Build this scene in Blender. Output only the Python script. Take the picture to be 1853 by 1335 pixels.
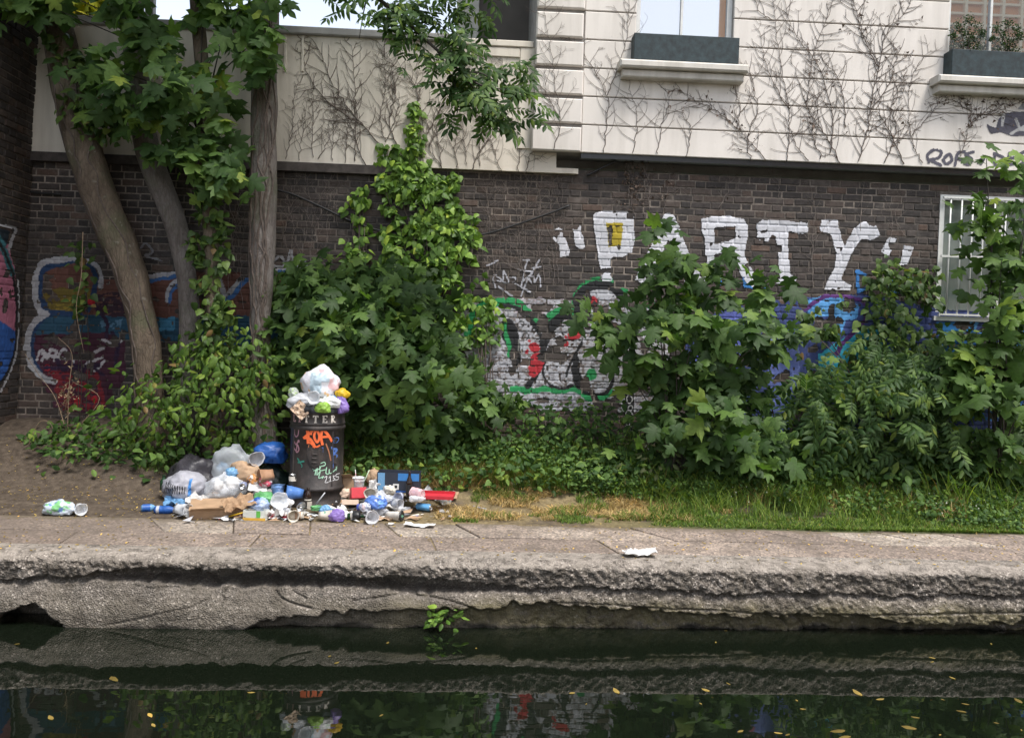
import bpy, bmesh, math, random
import numpy as np
from mathutils import Matrix, Vector, noise as mnoise
PI = math.pi
random.seed(7)
RG = np.random.default_rng(11)
scene = bpy.context.scene
for _o in list(bpy.data.objects):
    bpy.data.objects.remove(_o)

# ------------------------------------------------------------------ camera, light, exposure
CAM_H = 1.634
WATER_Z = -0.512
FPX, PW, PH = 1500.0, 1853.0, 1335.0
R_CAM = Matrix.Rotation(math.radians(-3.0), 3, 'Z') @ Matrix.Rotation(math.radians(90 - 1.76), 3, 'X') @ Matrix.Rotation(math.radians(1.75), 3, 'Z')
cam = bpy.data.objects.new('camera', bpy.data.cameras.new('camera'))
cam.data.sensor_width = 36.0
cam.data.lens = 36.0 * FPX / PW
cam.data.clip_start = 0.05
cam.data.clip_end = 3000
cam.matrix_world = Matrix.Translation((0, 0, CAM_H)) @ R_CAM.to_4x4()
scene.collection.objects.link(cam)
scene.camera = cam

SUN_ELEV, SUN_AZ = math.radians(63), math.radians(140)
world = bpy.data.worlds.new('World')
scene.world = world
world.use_nodes = True
wn = world.node_tree.nodes
sky = wn.new('ShaderNodeTexSky')
sky.sky_type = 'NISHITA'
sky.sun_disc = False
sky.sun_elevation = SUN_ELEV
sky.sun_rotation = SUN_AZ
sky.air_density = 1.0
sky.dust_density = 1.6
sky.ozone_density = 0.6
hs = wn.new('ShaderNodeHueSaturation')
hs.inputs['Saturation'].default_value = 0.45
world.node_tree.links.new(sky.outputs[0], hs.inputs['Color'])
world.node_tree.links.new(hs.outputs[0], wn['Background'].inputs[0])
wn['Background'].inputs[1].default_value = 0.12
sun = bpy.data.objects.new('sun', bpy.data.lights.new('sun', 'SUN'))
sun.data.energy = 1.5
sun.data.angle = math.radians(15)
sun.data.color = (1.0, 0.96, 0.90)
sd = Vector((math.sin(SUN_AZ) * math.cos(SUN_ELEV), math.cos(SUN_AZ) * math.cos(SUN_ELEV), math.sin(SUN_ELEV)))
sun.rotation_euler = sd.to_track_quat('Z', 'Y').to_euler()
sun.location = sd * 60
scene.collection.objects.link(sun)
scene.view_settings.view_transform = 'Standard'
scene.view_settings.look = 'None'
scene.view_settings.gamma = 1.0
scene.view_settings.use_curve_mapping = False
scene.view_settings.exposure = 1.48
scene.render.engine = 'CYCLES'
scene.cycles.use_denoising = True
scene.cycles.max_bounces = 6
scene.cycles.transparent_max_bounces = 12
scene.cycles.caustics_reflective = False
scene.cycles.caustics_refractive = False

# ------------------------------------------------------------------ geometry from the camera
RCN = np.array(R_CAM)
CN = np.array([0, 0, CAM_H])
def ray(u, v):
    u = np.asarray(u, float); v = np.asarray(v, float)
    d = np.stack([(u - PW / 2) / FPX, -(v - PH / 2) / FPX, -np.ones_like(u)], -1)
    return d @ RCN.T
def onY(u, v, Y):                       # the point at photo pixel (u, v) on the vertical plane y = Y
    d = ray(u, v)
    return CN + d * (np.asarray(Y) / d[..., 1])[..., None]
def onZ(u, v, Z):
    d = ray(u, v)
    return CN + d * ((Z - CAM_H) / d[..., 2])[..., None]
def proj(P):
    q = (np.asarray(P) - CN) @ RCN
    return np.stack([PW / 2 - FPX * q[..., 0] / q[..., 2], PH / 2 + FPX * q[..., 1] / q[..., 2]], -1), -q[..., 2]

WALL_Y, PANEL_Y, HOUSE_Y = 9.40, 9.34, 9.24
GRASS_Y, QUAY_Y = 7.42, 6.13
def hash2(ix, iy, seed=0):
    h = (ix.astype(np.int64) * 374761393 + iy.astype(np.int64) * 668265263 + seed * 2147483647) & 0x7fffffff
    h = ((h ^ (h >> 13)) * 1274126177) & 0x7fffffff
    h = (h ^ (h >> 16)) & 0xffff
    return h / 65535.0
def vnoise(x, y, seed=0):
    x = np.asarray(x, float); y = np.asarray(y, float)
    ix = np.floor(x); iy = np.floor(y)
    fx = x - ix; fy = y - iy
    fx = fx * fx * (3 - 2 * fx); fy = fy * fy * (3 - 2 * fy)
    a = hash2(ix, iy, seed); b = hash2(ix + 1, iy, seed); c = hash2(ix, iy + 1, seed); d = hash2(ix + 1, iy + 1, seed)
    return (a * (1 - fx) + b * fx) * (1 - fy) + (c * (1 - fx) + d * fx) * fy
def fbm(x, y, seed=0, octv=4, gain=0.5):
    s = 0; a = 1; t = 0
    for k in range(octv):
        s = s + a * vnoise(np.asarray(x) * 2 ** k, np.asarray(y) * 2 ** k, seed + k * 17); t += a; a *= gain
    return s / t
def gz(x, y):                           # height of the bank behind the path
    x = np.asarray(x, float); y = np.asarray(y, float)
    t = np.clip((y - 8.0) / 1.35, 0, 1)
    h = 0.50 * t * t * (3 - 2 * t) + 0.03 * np.clip((y - GRASS_Y) / 0.3, 0, 1)
    left = np.clip((-2.2 - x) / 1.2, 0, 1)
    h = h + left * 0.12 * np.clip((y - GRASS_Y) / 1.2, 0, 1)
    h = h + (fbm(x * 3, y * 3, 5) - 0.5) * 0.07 * np.clip((y - GRASS_Y) / 0.25, 0, 1)
    return h
def onG(u, v):                          # the point of the bank / path seen at photo pixel (u, v)
    d = ray(u, v)
    ts = np.linspace(5, 10.5, 600)
    P = CN + d * ts[:, None]
    g = np.where(P[:, 1] > GRASS_Y, gz(P[:, 0], P[:, 1]), 0.0)
    k = np.argmax(P[:, 2] <= g) if (P[:, 2] <= g).any() else len(ts) - 1
    return P[k]
def inpoly(x, y, poly):
    x = np.asarray(x); y = np.asarray(y)
    r = np.zeros(x.shape, bool)
    n = len(poly)
    for i in range(n):
        x0, y0 = poly[i]; x1, y1 = poly[(i + 1) % n]
        if y0 == y1: continue
        c = ((y0 > y) != (y1 > y)) & (x < (x1 - x0) * (y - y0) / (y1 - y0) + x0)
        r ^= c
    return r
def segdist(x, y, pts):
    d = np.full(np.shape(x), 1e9)
    for (x0, y0), (x1, y1) in zip(pts[:-1], pts[1:]):
        dx, dy = x1 - x0, y1 - y0
        t = np.clip(((x - x0) * dx + (y - y0) * dy) / max(dx * dx + dy * dy, 1e-9), 0, 1)
        d = np.minimum(d, np.hypot(x - x0 - t * dx, y - y0 - t * dy))
    return d
def edgedist(x, y, poly):
    return segdist(x, y, list(poly) + [poly[0]])
def smooth_line(pts, n=6):              # Catmull-Rom through the points
    P = [np.array(p, float) for p in pts]
    P = [2 * P[0] - P[1]] + P + [2 * P[-1] - P[-2]]
    out = []
    for i in range(1, len(P) - 2):
        for k in range(n):
            t = k / n
            a, b, c, d = P[i - 1], P[i], P[i + 1], P[i + 2]
            out.append(0.5 * (2 * b + (c - a) * t + (2 * a - 5 * b + 4 * c - d) * t * t + (3 * b - a - 3 * c + d) * t ** 3))
    out.append(P[-2])
    return np.array(out)

# ------------------------------------------------------------------ objects
COL = scene.collection
def tag(o, label=None, cat=None, group=None, kind=None):
    if label: o['label'] = label
    if cat: o['category'] = cat
    if group: o['group'] = group
    if kind: o['kind'] = kind
    return o
def empty(name, loc, label=None, cat=None, group=None, kind=None):
    o = bpy.data.objects.new(name, None)
    o.empty_display_size = 0.1
    o.location = tuple(loc)
    COL.objects.link(o)
    return tag(o, label, cat, group, kind)
def mesh_of(name, V, F, mats=None, smooth=False, midx=None, col=None):
    me = bpy.data.meshes.new(name)
    V = np.asarray(V, np.float32)
    if isinstance(F, np.ndarray):
        k = F.shape[1]
        me.vertices.add(len(V)); me.vertices.foreach_set('co', V.ravel())
        me.loops.add(F.size); me.loops.foreach_set('vertex_index', F.ravel().astype(np.int32))
        me.polygons.add(len(F))
        me.polygons.foreach_set('loop_start', np.arange(0, F.size, k, dtype=np.int32))
        me.polygons.foreach_set('loop_total', np.full(len(F), k, np.int32))
        me.update(calc_edges=True)
    else:
        me.from_pydata([tuple(map(float, p)) for p in V], [], F)
        me.update()
    if mats is not None:
        for m in (mats if isinstance(mats, (list, tuple)) else [mats]): me.materials.append(m)
    if midx is not None: me.polygons.foreach_set('material_index', np.asarray(midx, np.int32))
    if smooth: me.polygons.foreach_set('use_smooth', np.ones(len(me.polygons), bool))
    if col is not None:
        a = me.color_attributes.new('Col', 'FLOAT_COLOR', 'POINT')
        c = np.ones((len(V), 4), np.float32); c[:, :3] = col
        a.data.foreach_set('color', c.ravel())
    return me
def obj(name, me, parent=None, loc=None, rot=None, world_mesh=False):
    o = bpy.data.objects.new(name, me)
    COL.objects.link(o)
    if parent is not None: o.parent = parent
    if loc is not None: o.location = tuple(loc)
    if rot is not None: o.rotation_euler = rot
    return o
def wpart(root, name, V, F, mats, smooth=False, **kw):     # world-space vertices hung under an unrotated root
    V = np.asarray(V, float) - np.array(_wloc(root))
    return obj(name, mesh_of(name, V, F, mats, smooth, **kw), root)
def _wloc(root):
    p = Vector((0, 0, 0))
    while root is not None:
        p += root.location; root = root.parent
    return p
class MB:
    def __init__(s): s.V = []; s.F = []; s.M = []
    def add(s, V, F, m=0):
        o = len(s.V); s.V += [tuple(map(float, p)) for p in V]; s.F += [tuple(o + i for i in f) for f in F]; s.M += [m] * len(F); return s
    def box(s, x0, x1, y0, y1, z0, z1, m=0):
        V = [(x, y, z) for z in (z0, z1) for y in (y0, y1) for x in (x0, x1)]
        return s.add(V, [(0, 2, 3, 1), (4, 5, 7, 6), (0, 1, 5, 4), (2, 6, 7, 3), (0, 4, 6, 2), (1, 3, 7, 5)], m)
    def bbox(s, x0, x1, y0, y1, z0, z1, b=0.006, m=0):     # box whose front (-y) edges are chamfered
        V = [(x0, y1, z0), (x1, y1, z0), (x1, y1, z1), (x0, y1, z1), (x0, y0 + b, z0), (x1, y0 + b, z0), (x1, y0 + b, z1), (x0, y0 + b, z1),
             (x0 + b, y0, z0 + b), (x1 - b, y0, z0 + b), (x1 - b, y0, z1 - b), (x0 + b, y0, z1 - b)]
        return s.add(V, [(0, 3, 2, 1), (0, 1, 5, 4), (1, 2, 6, 5), (2, 3, 7, 6), (3, 0, 4, 7), (4, 5, 9, 8), (5, 6, 10, 9), (6, 7, 11, 10), (7, 4, 8, 11), (8, 9, 10, 11)], m)
    def tube(s, P, r, n=6, m=0, cap=True):
        P = np.asarray(P, float); N = len(P)
        r = np.full(N, r, float) if np.isscalar(r) else np.asarray(r, float)
        T = np.gradient(P, axis=0); T /= np.linalg.norm(T, axis=1)[:, None] + 1e-9
        ref = np.array([0.0, 1, 0]) if abs(T[0][1]) < 0.9 else np.array([1.0, 0, 0])
        A = np.cross(T, ref); A /= np.linalg.norm(A, axis=1)[:, None] + 1e-9
        B = np.cross(T, A)
        an = np.arange(n) * 2 * PI / n
        V = P[:, None] + r[:, None, None] * (np.cos(an)[None, :, None] * A[:, None] + np.sin(an)[None, :, None] * B[:, None])
        F = [(i * n + j, i * n + (j + 1) % n, (i + 1) * n + (j + 1) % n, (i + 1) * n + j) for i in range(N - 1) for j in range(n)]
        if cap: F += [tuple(range(n))[::-1], tuple((N - 1) * n + j for j in range(n))]
        return s.add(V.reshape(-1, 3), F, m)
    def lathe(s, prof, n=24, m=0, c=(0, 0, 0), cap=False):
        V = [(c[0] + r * math.cos(2 * PI * j / n), c[1] + r * math.sin(2 * PI * j / n), c[2] + z) for r, z in prof for j in range(n)]
        F = [(i * n + j, i * n + (j + 1) % n, (i + 1) * n + (j + 1) % n, (i + 1) * n + j) for i in range(len(prof) - 1) for j in range(n)]
        if cap: F += [tuple(range(n))[::-1], tuple((len(prof) - 1) * n + j for j in range(n))]
        return s.add(V, F, m)
    def build(s, name, mats, parent=None, smooth=False, loc=None, rot=None, world=False):
        V = np.array(s.V)
        if world and parent is not None: V = V - np.array(_wloc(parent))
        me = mesh_of(name, V, s.F, mats, smooth, s.M if isinstance(mats, (list, tuple)) else None)
        return obj(name, me, parent, loc, rot)

# ------------------------------------------------------------------ materials
class NT:
    def __init__(s, name):
        s.m = bpy.data.materials.new(name); s.m.use_nodes = True
        s.t = s.m.node_tree; s.p = s.t.nodes['Principled BSDF']; s.out = s.t.nodes['Material Output']
    def n(s, kind, **kw):
        x = s.t.nodes.new('ShaderNode' + kind)
        for k, v in kw.items():
            if k in x.inputs: s.set(x.inputs[k], v)
            else: setattr(x, k, v)
        return x
    def set(s, inp, v):
        if isinstance(v, bpy.types.NodeSocket): s.t.links.new(v, inp)
        else:
            if hasattr(inp, 'default_value'):
                try: inp.default_value = v
                except Exception: inp.default_value = (*v, 1.0)
    def pos(s):
        return s.n('NewGeometry').outputs['Position']
    def mapping(s, vec, scale):
        mp = s.n('Mapping'); s.set(mp.inputs['Vector'], vec); mp.inputs['Scale'].default_value = scale; return mp.outputs[0]
    def noise(s, scale, detail=4, rough=0.55, vec=None, out=0):
        x = s.n('TexNoise', Scale=scale, Detail=detail, Roughness=rough)
        s.set(x.inputs['Vector'], vec if vec is not None else s.pos()); return x.outputs[out]
    def ramp(s, fac, stops):
        r = s.n('ValToRGB'); s.set(r.inputs[0], fac)
        e = r.color_ramp.elements
        while len(e) < len(stops): e.new(0.5)
        for el, (p, c) in zip(e, stops):
            el.position = p; el.color = (*c, 1) if not np.isscalar(c) else (c, c, c, 1)
        return r.outputs[0]
    def mix(s, f, a, b, mode='MIX'):
        x = s.n('Mix', data_type='RGBA', blend_type=mode)
        s.set(x.inputs[0], f); s.set(x.inputs[6], a if not isinstance(a, tuple) else (*a, 1)); s.set(x.inputs[7], b if not isinstance(b, tuple) else (*b, 1))
        return x.outputs[2]
    def math(s, op, a, b=0.0, c=None, clamp=False):
        x = s.n('Math', operation=op, use_clamp=clamp); s.set(x.inputs[0], a); s.set(x.inputs[1], b)
        if c is not None: s.set(x.inputs[2], c)
        return x.outputs[0]
    def bump(s, h, strength=0.5, dist=0.01):
        b = s.n('Bump', Strength=strength, Distance=dist); s.set(b.inputs['Height'], h); s.set(s.p.inputs['Normal'], b.outputs[0]); return b.outputs[0]
    def base(s, c, rough=0.7, spec=0.5, metal=0.0):
        s.set(s.p.inputs['Base Color'], c if not isinstance(c, tuple) else (*c, 1)); s.set(s.p.inputs['Roughness'], rough)
        s.p.inputs['Specular IOR Level'].default_value = spec; s.p.inputs['Metallic'].default_value = metal
        return s.m
def island(t):                          # a random number per piece, whether the piece is an object or an island of a mesh
    a = t.n('NewGeometry').outputs['Random Per Island']; b = t.n('ObjectInfo').outputs['Random']
    return t.math('FRACT', t.math('ADD', a, b))
def simple(name, col, rough=0.6, var=0.15, scale=20, bump=0.0, bscale=60, metal=0.0, spec=0.5):
    t = NT(name); c = Vector(col)
    if var:
        f = t.ramp(t.noise(scale), [(0.3, tuple(c * (1 - var))), (0.7, tuple(c * (1 + var)))])
    else: f = tuple(col)
    if bump: t.bump(t.noise(bscale), bump, 0.004)
    return t.base(f, rough, spec, metal)
def leaf_mat(name, dark, light, rough=0.45, trans=0.42, back=None, dry=0.0):
    t = NT(name); r = island(t)
    d, l = (Vector((q[0] * 1.28, q[1] * 1.15, q[2] * .95)) for q in (dark, light))
    dark, light = tuple(d), tuple(l)
    st = [(0.0, tuple(d * .8)), (0.35, dark), (0.7, tuple((d + l) / 2)), (0.9, light), (0.965, tuple(Vector((l.x * 1.3, l.y * 1.18, l.z)))), (0.985 if dry else 0.999, (l.x * 1.6, l.y * 1.2, l.z * .8))]
    if dry: st[-1] = (1.0 - dry, (0.20, 0.13, 0.05))
    c = t.ramp(r, st)
    n = t.ramp(t.noise(30, 2), [(0.3, 0.8), (0.7, 1.15)])
    c = t.mix(1.0, c, n, 'MULTIPLY')
    t.base(c, rough + .1, 0.28)
    tr = t.n('BsdfTranslucent'); t.set(tr.inputs[0], t.mix(1.0, c, (1.3, 1.5, 0.6), 'MULTIPLY'))
    mx = t.n('MixShader'); mx.inputs[0].default_value = trans
    t.t.links.new(t.p.outputs[0], mx.inputs[1]); t.t.links.new(tr.outputs[0], mx.inputs[2]); t.t.links.new(mx.outputs[0], t.out.inputs[0])
    return t.m
# ------------------------------------------------------------------ shared materials
def concrete_mat():
    t = NT('quay_concrete'); p = t.pos()
    agg = t.n('TexVoronoi', Scale=85.0); t.set(agg.inputs['Vector'], p)
    big = t.noise(2.2, 6, 0.65)
    c = t.ramp(agg.outputs['Color'], [(0.25, (0.10, 0.085, 0.072)), (0.5, (0.20, 0.172, 0.146)), (0.78, (0.27, 0.235, 0.20)), (0.86, (0.52, 0.46, 0.40))])
    fine = t.n('TexVoronoi', Scale=28.0); t.set(fine.inputs['Vector'], p)
    c = t.mix(t.ramp(fine.outputs['Distance'], [(0.02, 0.55), (0.22, 0.0)]), c, (0.42, 0.35, 0.29))
    c = t.mix(t.ramp(big, [(0.46, 0.0), (0.68, 0.6)]), c, (0.11, 0.095, 0.08))
    c = t.mix(t.ramp(t.noise(7, 6, .7), [(0.5, 0.0), (0.66, 0.6)]), c, (0.055, 0.05, 0.042))
    sep = t.n('SeparateXYZ'); t.set(sep.inputs[0], p)
    zf = t.math('ADD', sep.outputs[2], t.math('MULTIPLY', t.math('SUBTRACT', t.noise(3.5, 5), 0.5), 0.22))
    pale = t.math('MULTIPLY', t.ramp(t.math('ADD', t.math('MULTIPLY', sep.outputs[0], -0.2), t.math('MULTIPLY', t.noise(2.5, 4), .4)), [(0.15, 0.0), (0.45, 0.55)]), t.ramp(t.math('ADD', zf, .6), [(.2, 1.0), (.47, 1.0), (.52, 0.0)]))
    c = t.mix(pale, c, t.mix(.45, (0.20, 0.178, 0.152), c))
    nz = t.n('SeparateXYZ'); t.set(nz.inputs[0], t.n('NewGeometry').outputs['Normal'])
    face = t.ramp(nz.outputs[2], [(0.3, 1.0), (0.85, 0.0)])
    c = t.mix(t.math('MULTIPLY', t.ramp(t.math('ADD', zf, 0.6), [(0.07, 0.0), (0.12, 0.75), (0.26, 0.7), (0.36, 0.0)]), t.math('MULTIPLY', face, t.ramp(t.math('MULTIPLY_ADD', sep.outputs[0], .25, .5), [(.2, .15), (.55, 1.0)]))), c, (0.17, 0.145, 0.065))
    c = t.mix(t.math('MULTIPLY', t.ramp(t.noise(5, 5, .6), [(0.42, 0.0), (0.66, 0.6)]), face), c, (0.085, 0.07, 0.053))
    c = t.mix(t.ramp(t.math('ADD', zf, 0.6), [(0.085, 1.0), (0.115, 0.0)]), c, (0.018, 0.016, 0.012))
    h = t.math('ADD', t.math('MULTIPLY', agg.outputs['Distance'], 0.9), t.math('ADD', t.noise(120, 3), t.math('MULTIPLY', fine.outputs['Distance'], -0.8)))
    c = t.mix(t.math('MULTIPLY', t.ramp(t.math('ADD', zf, .6), [(.53, 0.0), (.585, .75), (.60, .75), (.66, .1)]), t.ramp(t.noise(11, 5, .7), [(.38, 0), (.55, 1)])), c, (.40, .35, .30))
    rg = t.ramp(t.noise(3.5, 5, .6), [(.35, .3), (.65, 1.0)])
    c = t.mix(t.ramp(t.noise(1.6, 6, .6, t.mapping(p, (3, 3, .5))), [(.5, 0), (.7, .5)]), c, (.10, .085, .062))
    c = t.mix(t.math('MULTIPLY', t.ramp(t.noise(9, 6, .75), [(.55, 0), (.62, .7)]), face), c, (.06, .05, .038))
    t.bump(t.math('MULTIPLY', h, rg), .9, 0.016)
    return t.base(c, 0.85, 0.35)
def slab_mat():
    t = NT('path_slab'); r = island(t); p = t.pos()
    base = t.ramp(r, [(0.0, (0.225, 0.185, 0.162)), (0.4, (0.27, 0.225, 0.197)), (0.75, (0.31, 0.265, 0.23)), (1.0, (0.37, 0.33, 0.29))])
    v = t.n('TexVoronoi', Scale=62.0); t.set(v.inputs['Vector'], p)
    c = t.mix(0.7, base, t.ramp(v.outputs['Color'], [(0.12, (0.25, 0.23, 0.21)), (0.5, (0.95, 0.92, 0.88)), (0.88, (2.0, 1.85, 1.65))]), 'MULTIPLY')
    c = t.mix(t.ramp(t.noise(4, 7, 0.7), [(0.45, 0.0), (0.66, 0.7)]), c, (0.115, 0.092, 0.075))
    sep = t.n('SeparateXYZ'); t.set(sep.inputs[0], p)
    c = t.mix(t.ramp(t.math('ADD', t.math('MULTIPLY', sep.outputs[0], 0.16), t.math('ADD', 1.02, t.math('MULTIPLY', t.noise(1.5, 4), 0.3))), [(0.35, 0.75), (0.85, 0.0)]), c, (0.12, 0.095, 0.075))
    edge = t.math('ADD', sep.outputs[1], t.math('MULTIPLY', t.math('SUBTRACT', t.noise(4, 6, .7), .5), .5))
    c = t.mix(t.ramp(t.math('SUBTRACT', edge, 6.9), [(.36, 0), (.50, .85)]), c, (.13, .105, .07))
    c = t.mix(t.ramp(t.noise(.9, 5, .6), [(.45, 0), (.65, .45)]), c, (.14, .115, .095))
    t.bump(t.math('ADD', v.outputs['Distance'], t.noise(150, 3)), 0.5, 0.006)
    return t.base(c, 0.85, 0.3)
def bank_mat():
    t = NT('bank_soil'); p = t.pos()
    sep = t.n('SeparateXYZ'); t.set(sep.inputs[0], p)
    x = t.math('ADD', sep.outputs[0], t.math('MULTIPLY', t.math('SUBTRACT', t.noise(1.2, 5), 0.5), 1.6))
    dirt = t.ramp(t.noise(14, 8, 0.7), [(0.3, (0.05, 0.038, 0.029)), (0.55, (0.105, 0.082, 0.062)), (0.75, (0.18, 0.143, 0.106))])
    straw = t.ramp(t.noise(22, 8, 0.7), [(0.3, (0.10, 0.075, 0.04)), (0.7, (0.30, 0.235, 0.13))])
    green = t.ramp(t.noise(20, 6, 0.7), [(0.3, (0.03, 0.045, 0.015)), (0.7, (0.085, 0.10, 0.035))])
    c = t.mix(t.ramp(t.math('MULTIPLY_ADD', x, 0.2, 0.5), [(0.12, 0.0), (0.22, 1.0)]), dirt, straw)
    c = t.mix(t.ramp(t.math('MULTIPLY_ADD', x, 0.2, 0.3), [(0.55, 0.0), (0.75, 1.0)]), c, green)
    c = t.mix(t.ramp(t.noise(2.6, 6, 0.6), [(0.5, 0.0), (0.62, 0.9)]), c, dirt)
    v = t.n('TexVoronoi', Scale=45.0); t.set(v.inputs['Vector'], p)
    c = t.mix(t.ramp(v.outputs['Distance'], [(0.0, 0.5), (0.12, 0.0)]), c, (0.24, 0.20, 0.13))
    t.bump(t.noise(60, 6, 0.7), 0.8, 0.02)
    return t.base(c, 0.95, 0.2)
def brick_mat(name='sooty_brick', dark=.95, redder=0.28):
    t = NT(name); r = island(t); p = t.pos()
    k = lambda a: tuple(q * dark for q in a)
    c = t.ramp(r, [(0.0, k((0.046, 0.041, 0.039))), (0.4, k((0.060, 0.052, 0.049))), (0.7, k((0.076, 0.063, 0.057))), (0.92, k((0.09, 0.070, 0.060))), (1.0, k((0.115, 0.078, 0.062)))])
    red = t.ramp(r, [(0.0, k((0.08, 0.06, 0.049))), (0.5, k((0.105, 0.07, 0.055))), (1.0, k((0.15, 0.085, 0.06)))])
    sep = t.n('SeparateXYZ'); t.set(sep.inputs[0], p)
    low = t.math('ADD', t.math('MULTIPLY', sep.outputs[2], -0.5), t.math('MULTIPLY', t.noise(0.9, 4), 1.3))
    c = t.mix(t.math('MULTIPLY', t.ramp(low, [(-0.55 + 0.5, 0.0), (0.75 - 0.25, 1.0)]), redder), c, red)
    c = t.mix(1.0, c, t.ramp(t.noise(26, 6, 0.7), [(0.25, 0.55), (0.5, 1.0), (0.78, 1.45)]), 'MULTIPLY')
    c = t.mix(t.ramp(t.noise(3.2, 6, .65), [(0.56, 0.0), (0.72, 0.45)]), c, (0.20, 0.175, 0.155))
    t.bump(t.noise(70, 5, 0.7), 0.6, 0.006)
    return t.base(c, 0.9, 0.25)
def mortar_mat():
    t = NT('lime_mortar')
    c = t.ramp(t.noise(1.1, 6, 0.6), [(0.36, (0.075, 0.066, 0.06)), (0.52, (0.165, 0.142, 0.122)), (0.66, (0.34, 0.285, 0.24))])
    c = t.mix(1.0, c, t.ramp(t.noise(30, 5, .7), [(0.3, 0.5), (0.7, 1.3)]), 'MULTIPLY')
    t.bump(t.noise(90, 4), 0.6, 0.005)
    return t.base(c, 0.95, 0.2)
def stucco_mat(name, col, dirt=0.35):
    t = NT(name); p = t.pos()
    st = t.noise(1.0, 6, 0.6, t.mapping(p, (5.5, 5.5, 0.55)))
    c = t.mix(t.ramp(st, [(0.44, 0.0), (0.72, dirt * 1.35)]), col, tuple(q * 0.55 for q in (col[0], col[1] * 0.98, col[2] * 0.93)))
    c = t.mix(t.ramp(t.noise(1.3, 5), [(0.4, 0.0), (0.7, 0.3)]), c, tuple(q * 0.8 for q in col))
    c = t.mix(t.ramp(t.noise(40, 4, .7), [(0.62, 0.0), (0.75, 0.25)]), c, (0.3, 0.26, 0.22))
    t.bump(t.noise(110, 4), 0.25, 0.004)
    return t.base(c, 0.8, 0.3)
def paint_mat():
    t = NT('spray_paint'); a = t.n('VertexColor', layer_name='Col')
    c = t.mix(1.0, a.outputs[0], t.ramp(t.noise(24, 6, .7), [(0.25, 0.66), (0.5, 0.95), (0.8, 1.1)]), 'MULTIPLY')
    c = t.mix(1.0, c, t.ramp(t.noise(3, 5, .6, t.mapping(t.pos(), (1, 1, 5))), [(.3, .74), (.6, 1.04)]), 'MULTIPLY')
    t.bump(t.noise(70, 5, 0.7), 0.5, 0.005)
    return t.base(c, 0.75, 0.3)
M_CONC, M_SLAB, M_BANK = concrete_mat(), slab_mat(), bank_mat()
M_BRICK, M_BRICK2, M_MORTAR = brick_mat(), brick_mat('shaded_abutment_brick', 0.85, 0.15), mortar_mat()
M_STUC, M_PANEL, M_PAINT = stucco_mat('white_stucco', (0.72, 0.672, 0.62)), stucco_mat('cream_render', (0.72, 0.66, 0.57), 0.45), paint_mat()
M_DARKGAP = simple('dark_recess', (0.05, 0.045, 0.042), 0.9)
M_WHITEP = simple('white_gloss_paint', (0.66, 0.66, 0.64), 0.45, 0.1, 9)
M_SILL = stucco_mat('weathered_sill', (0.62, 0.585, 0.53), 0.5)
M_TWIG = simple('creeper_stem', (0.11, 0.085, 0.07), 0.85, 0.35, 30)
M_PALETWIG = simple('pale_dead_stem', (0.20, 0.165, 0.145), 0.85, 0.35, 30)
M_CABLE = simple('black_cable', (0.012, 0.012, 0.013), 0.5)
M_BLACKM = simple('shadow_black', (0.012, 0.012, 0.014), 0.35)

# ------------------------------------------------------------------ water, ground, near bank
def water():
    t = NT('canal_water')
    w = t.noise(1.6, 3, 0.5, t.mapping(t.pos(), (1.0, 2.2, 1.0)))
    t.bump(t.math('ADD', w, t.math('MULTIPLY', t.noise(9, 2), 0.12)), 0.035, 0.03)
    t.base((0.005, 0.0075, 0.0042), 0.012, 0.5); t.p.inputs['IOR'].default_value = 1.85
    V = [(-60, 0.3, WATER_Z), (60, 0.3, WATER_Z), (60, 6.6, WATER_Z), (-60, 6.6, WATER_Z)]
    tag(obj('water', mesh_of('water', V, [(0, 1, 2, 3)], t.m)), kind='structure')
water()
tag(MB().box(-60, 60, -4, 0.3, -1.2, 0.0).build('near_bank', M_CONC), kind='structure')
M_GROUND = simple('far_ground', (0.07, 0.075, 0.05), 0.95, 0.4, 0.4)
g = MB(); g.add([(-600, 9.6, 0.0), (600, 9.6, 0.0), (600, 900, 0.0), (-600, 900, 0.0)], [(0, 1, 2, 3)])
g.add([(-600, -900, -0.05), (600, -900, -0.05), (600, -4, -0.05), (-600, -4, -0.05)], [(0, 1, 2, 3)])
tag(g.build('ground', M_GROUND), kind='structure')

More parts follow.
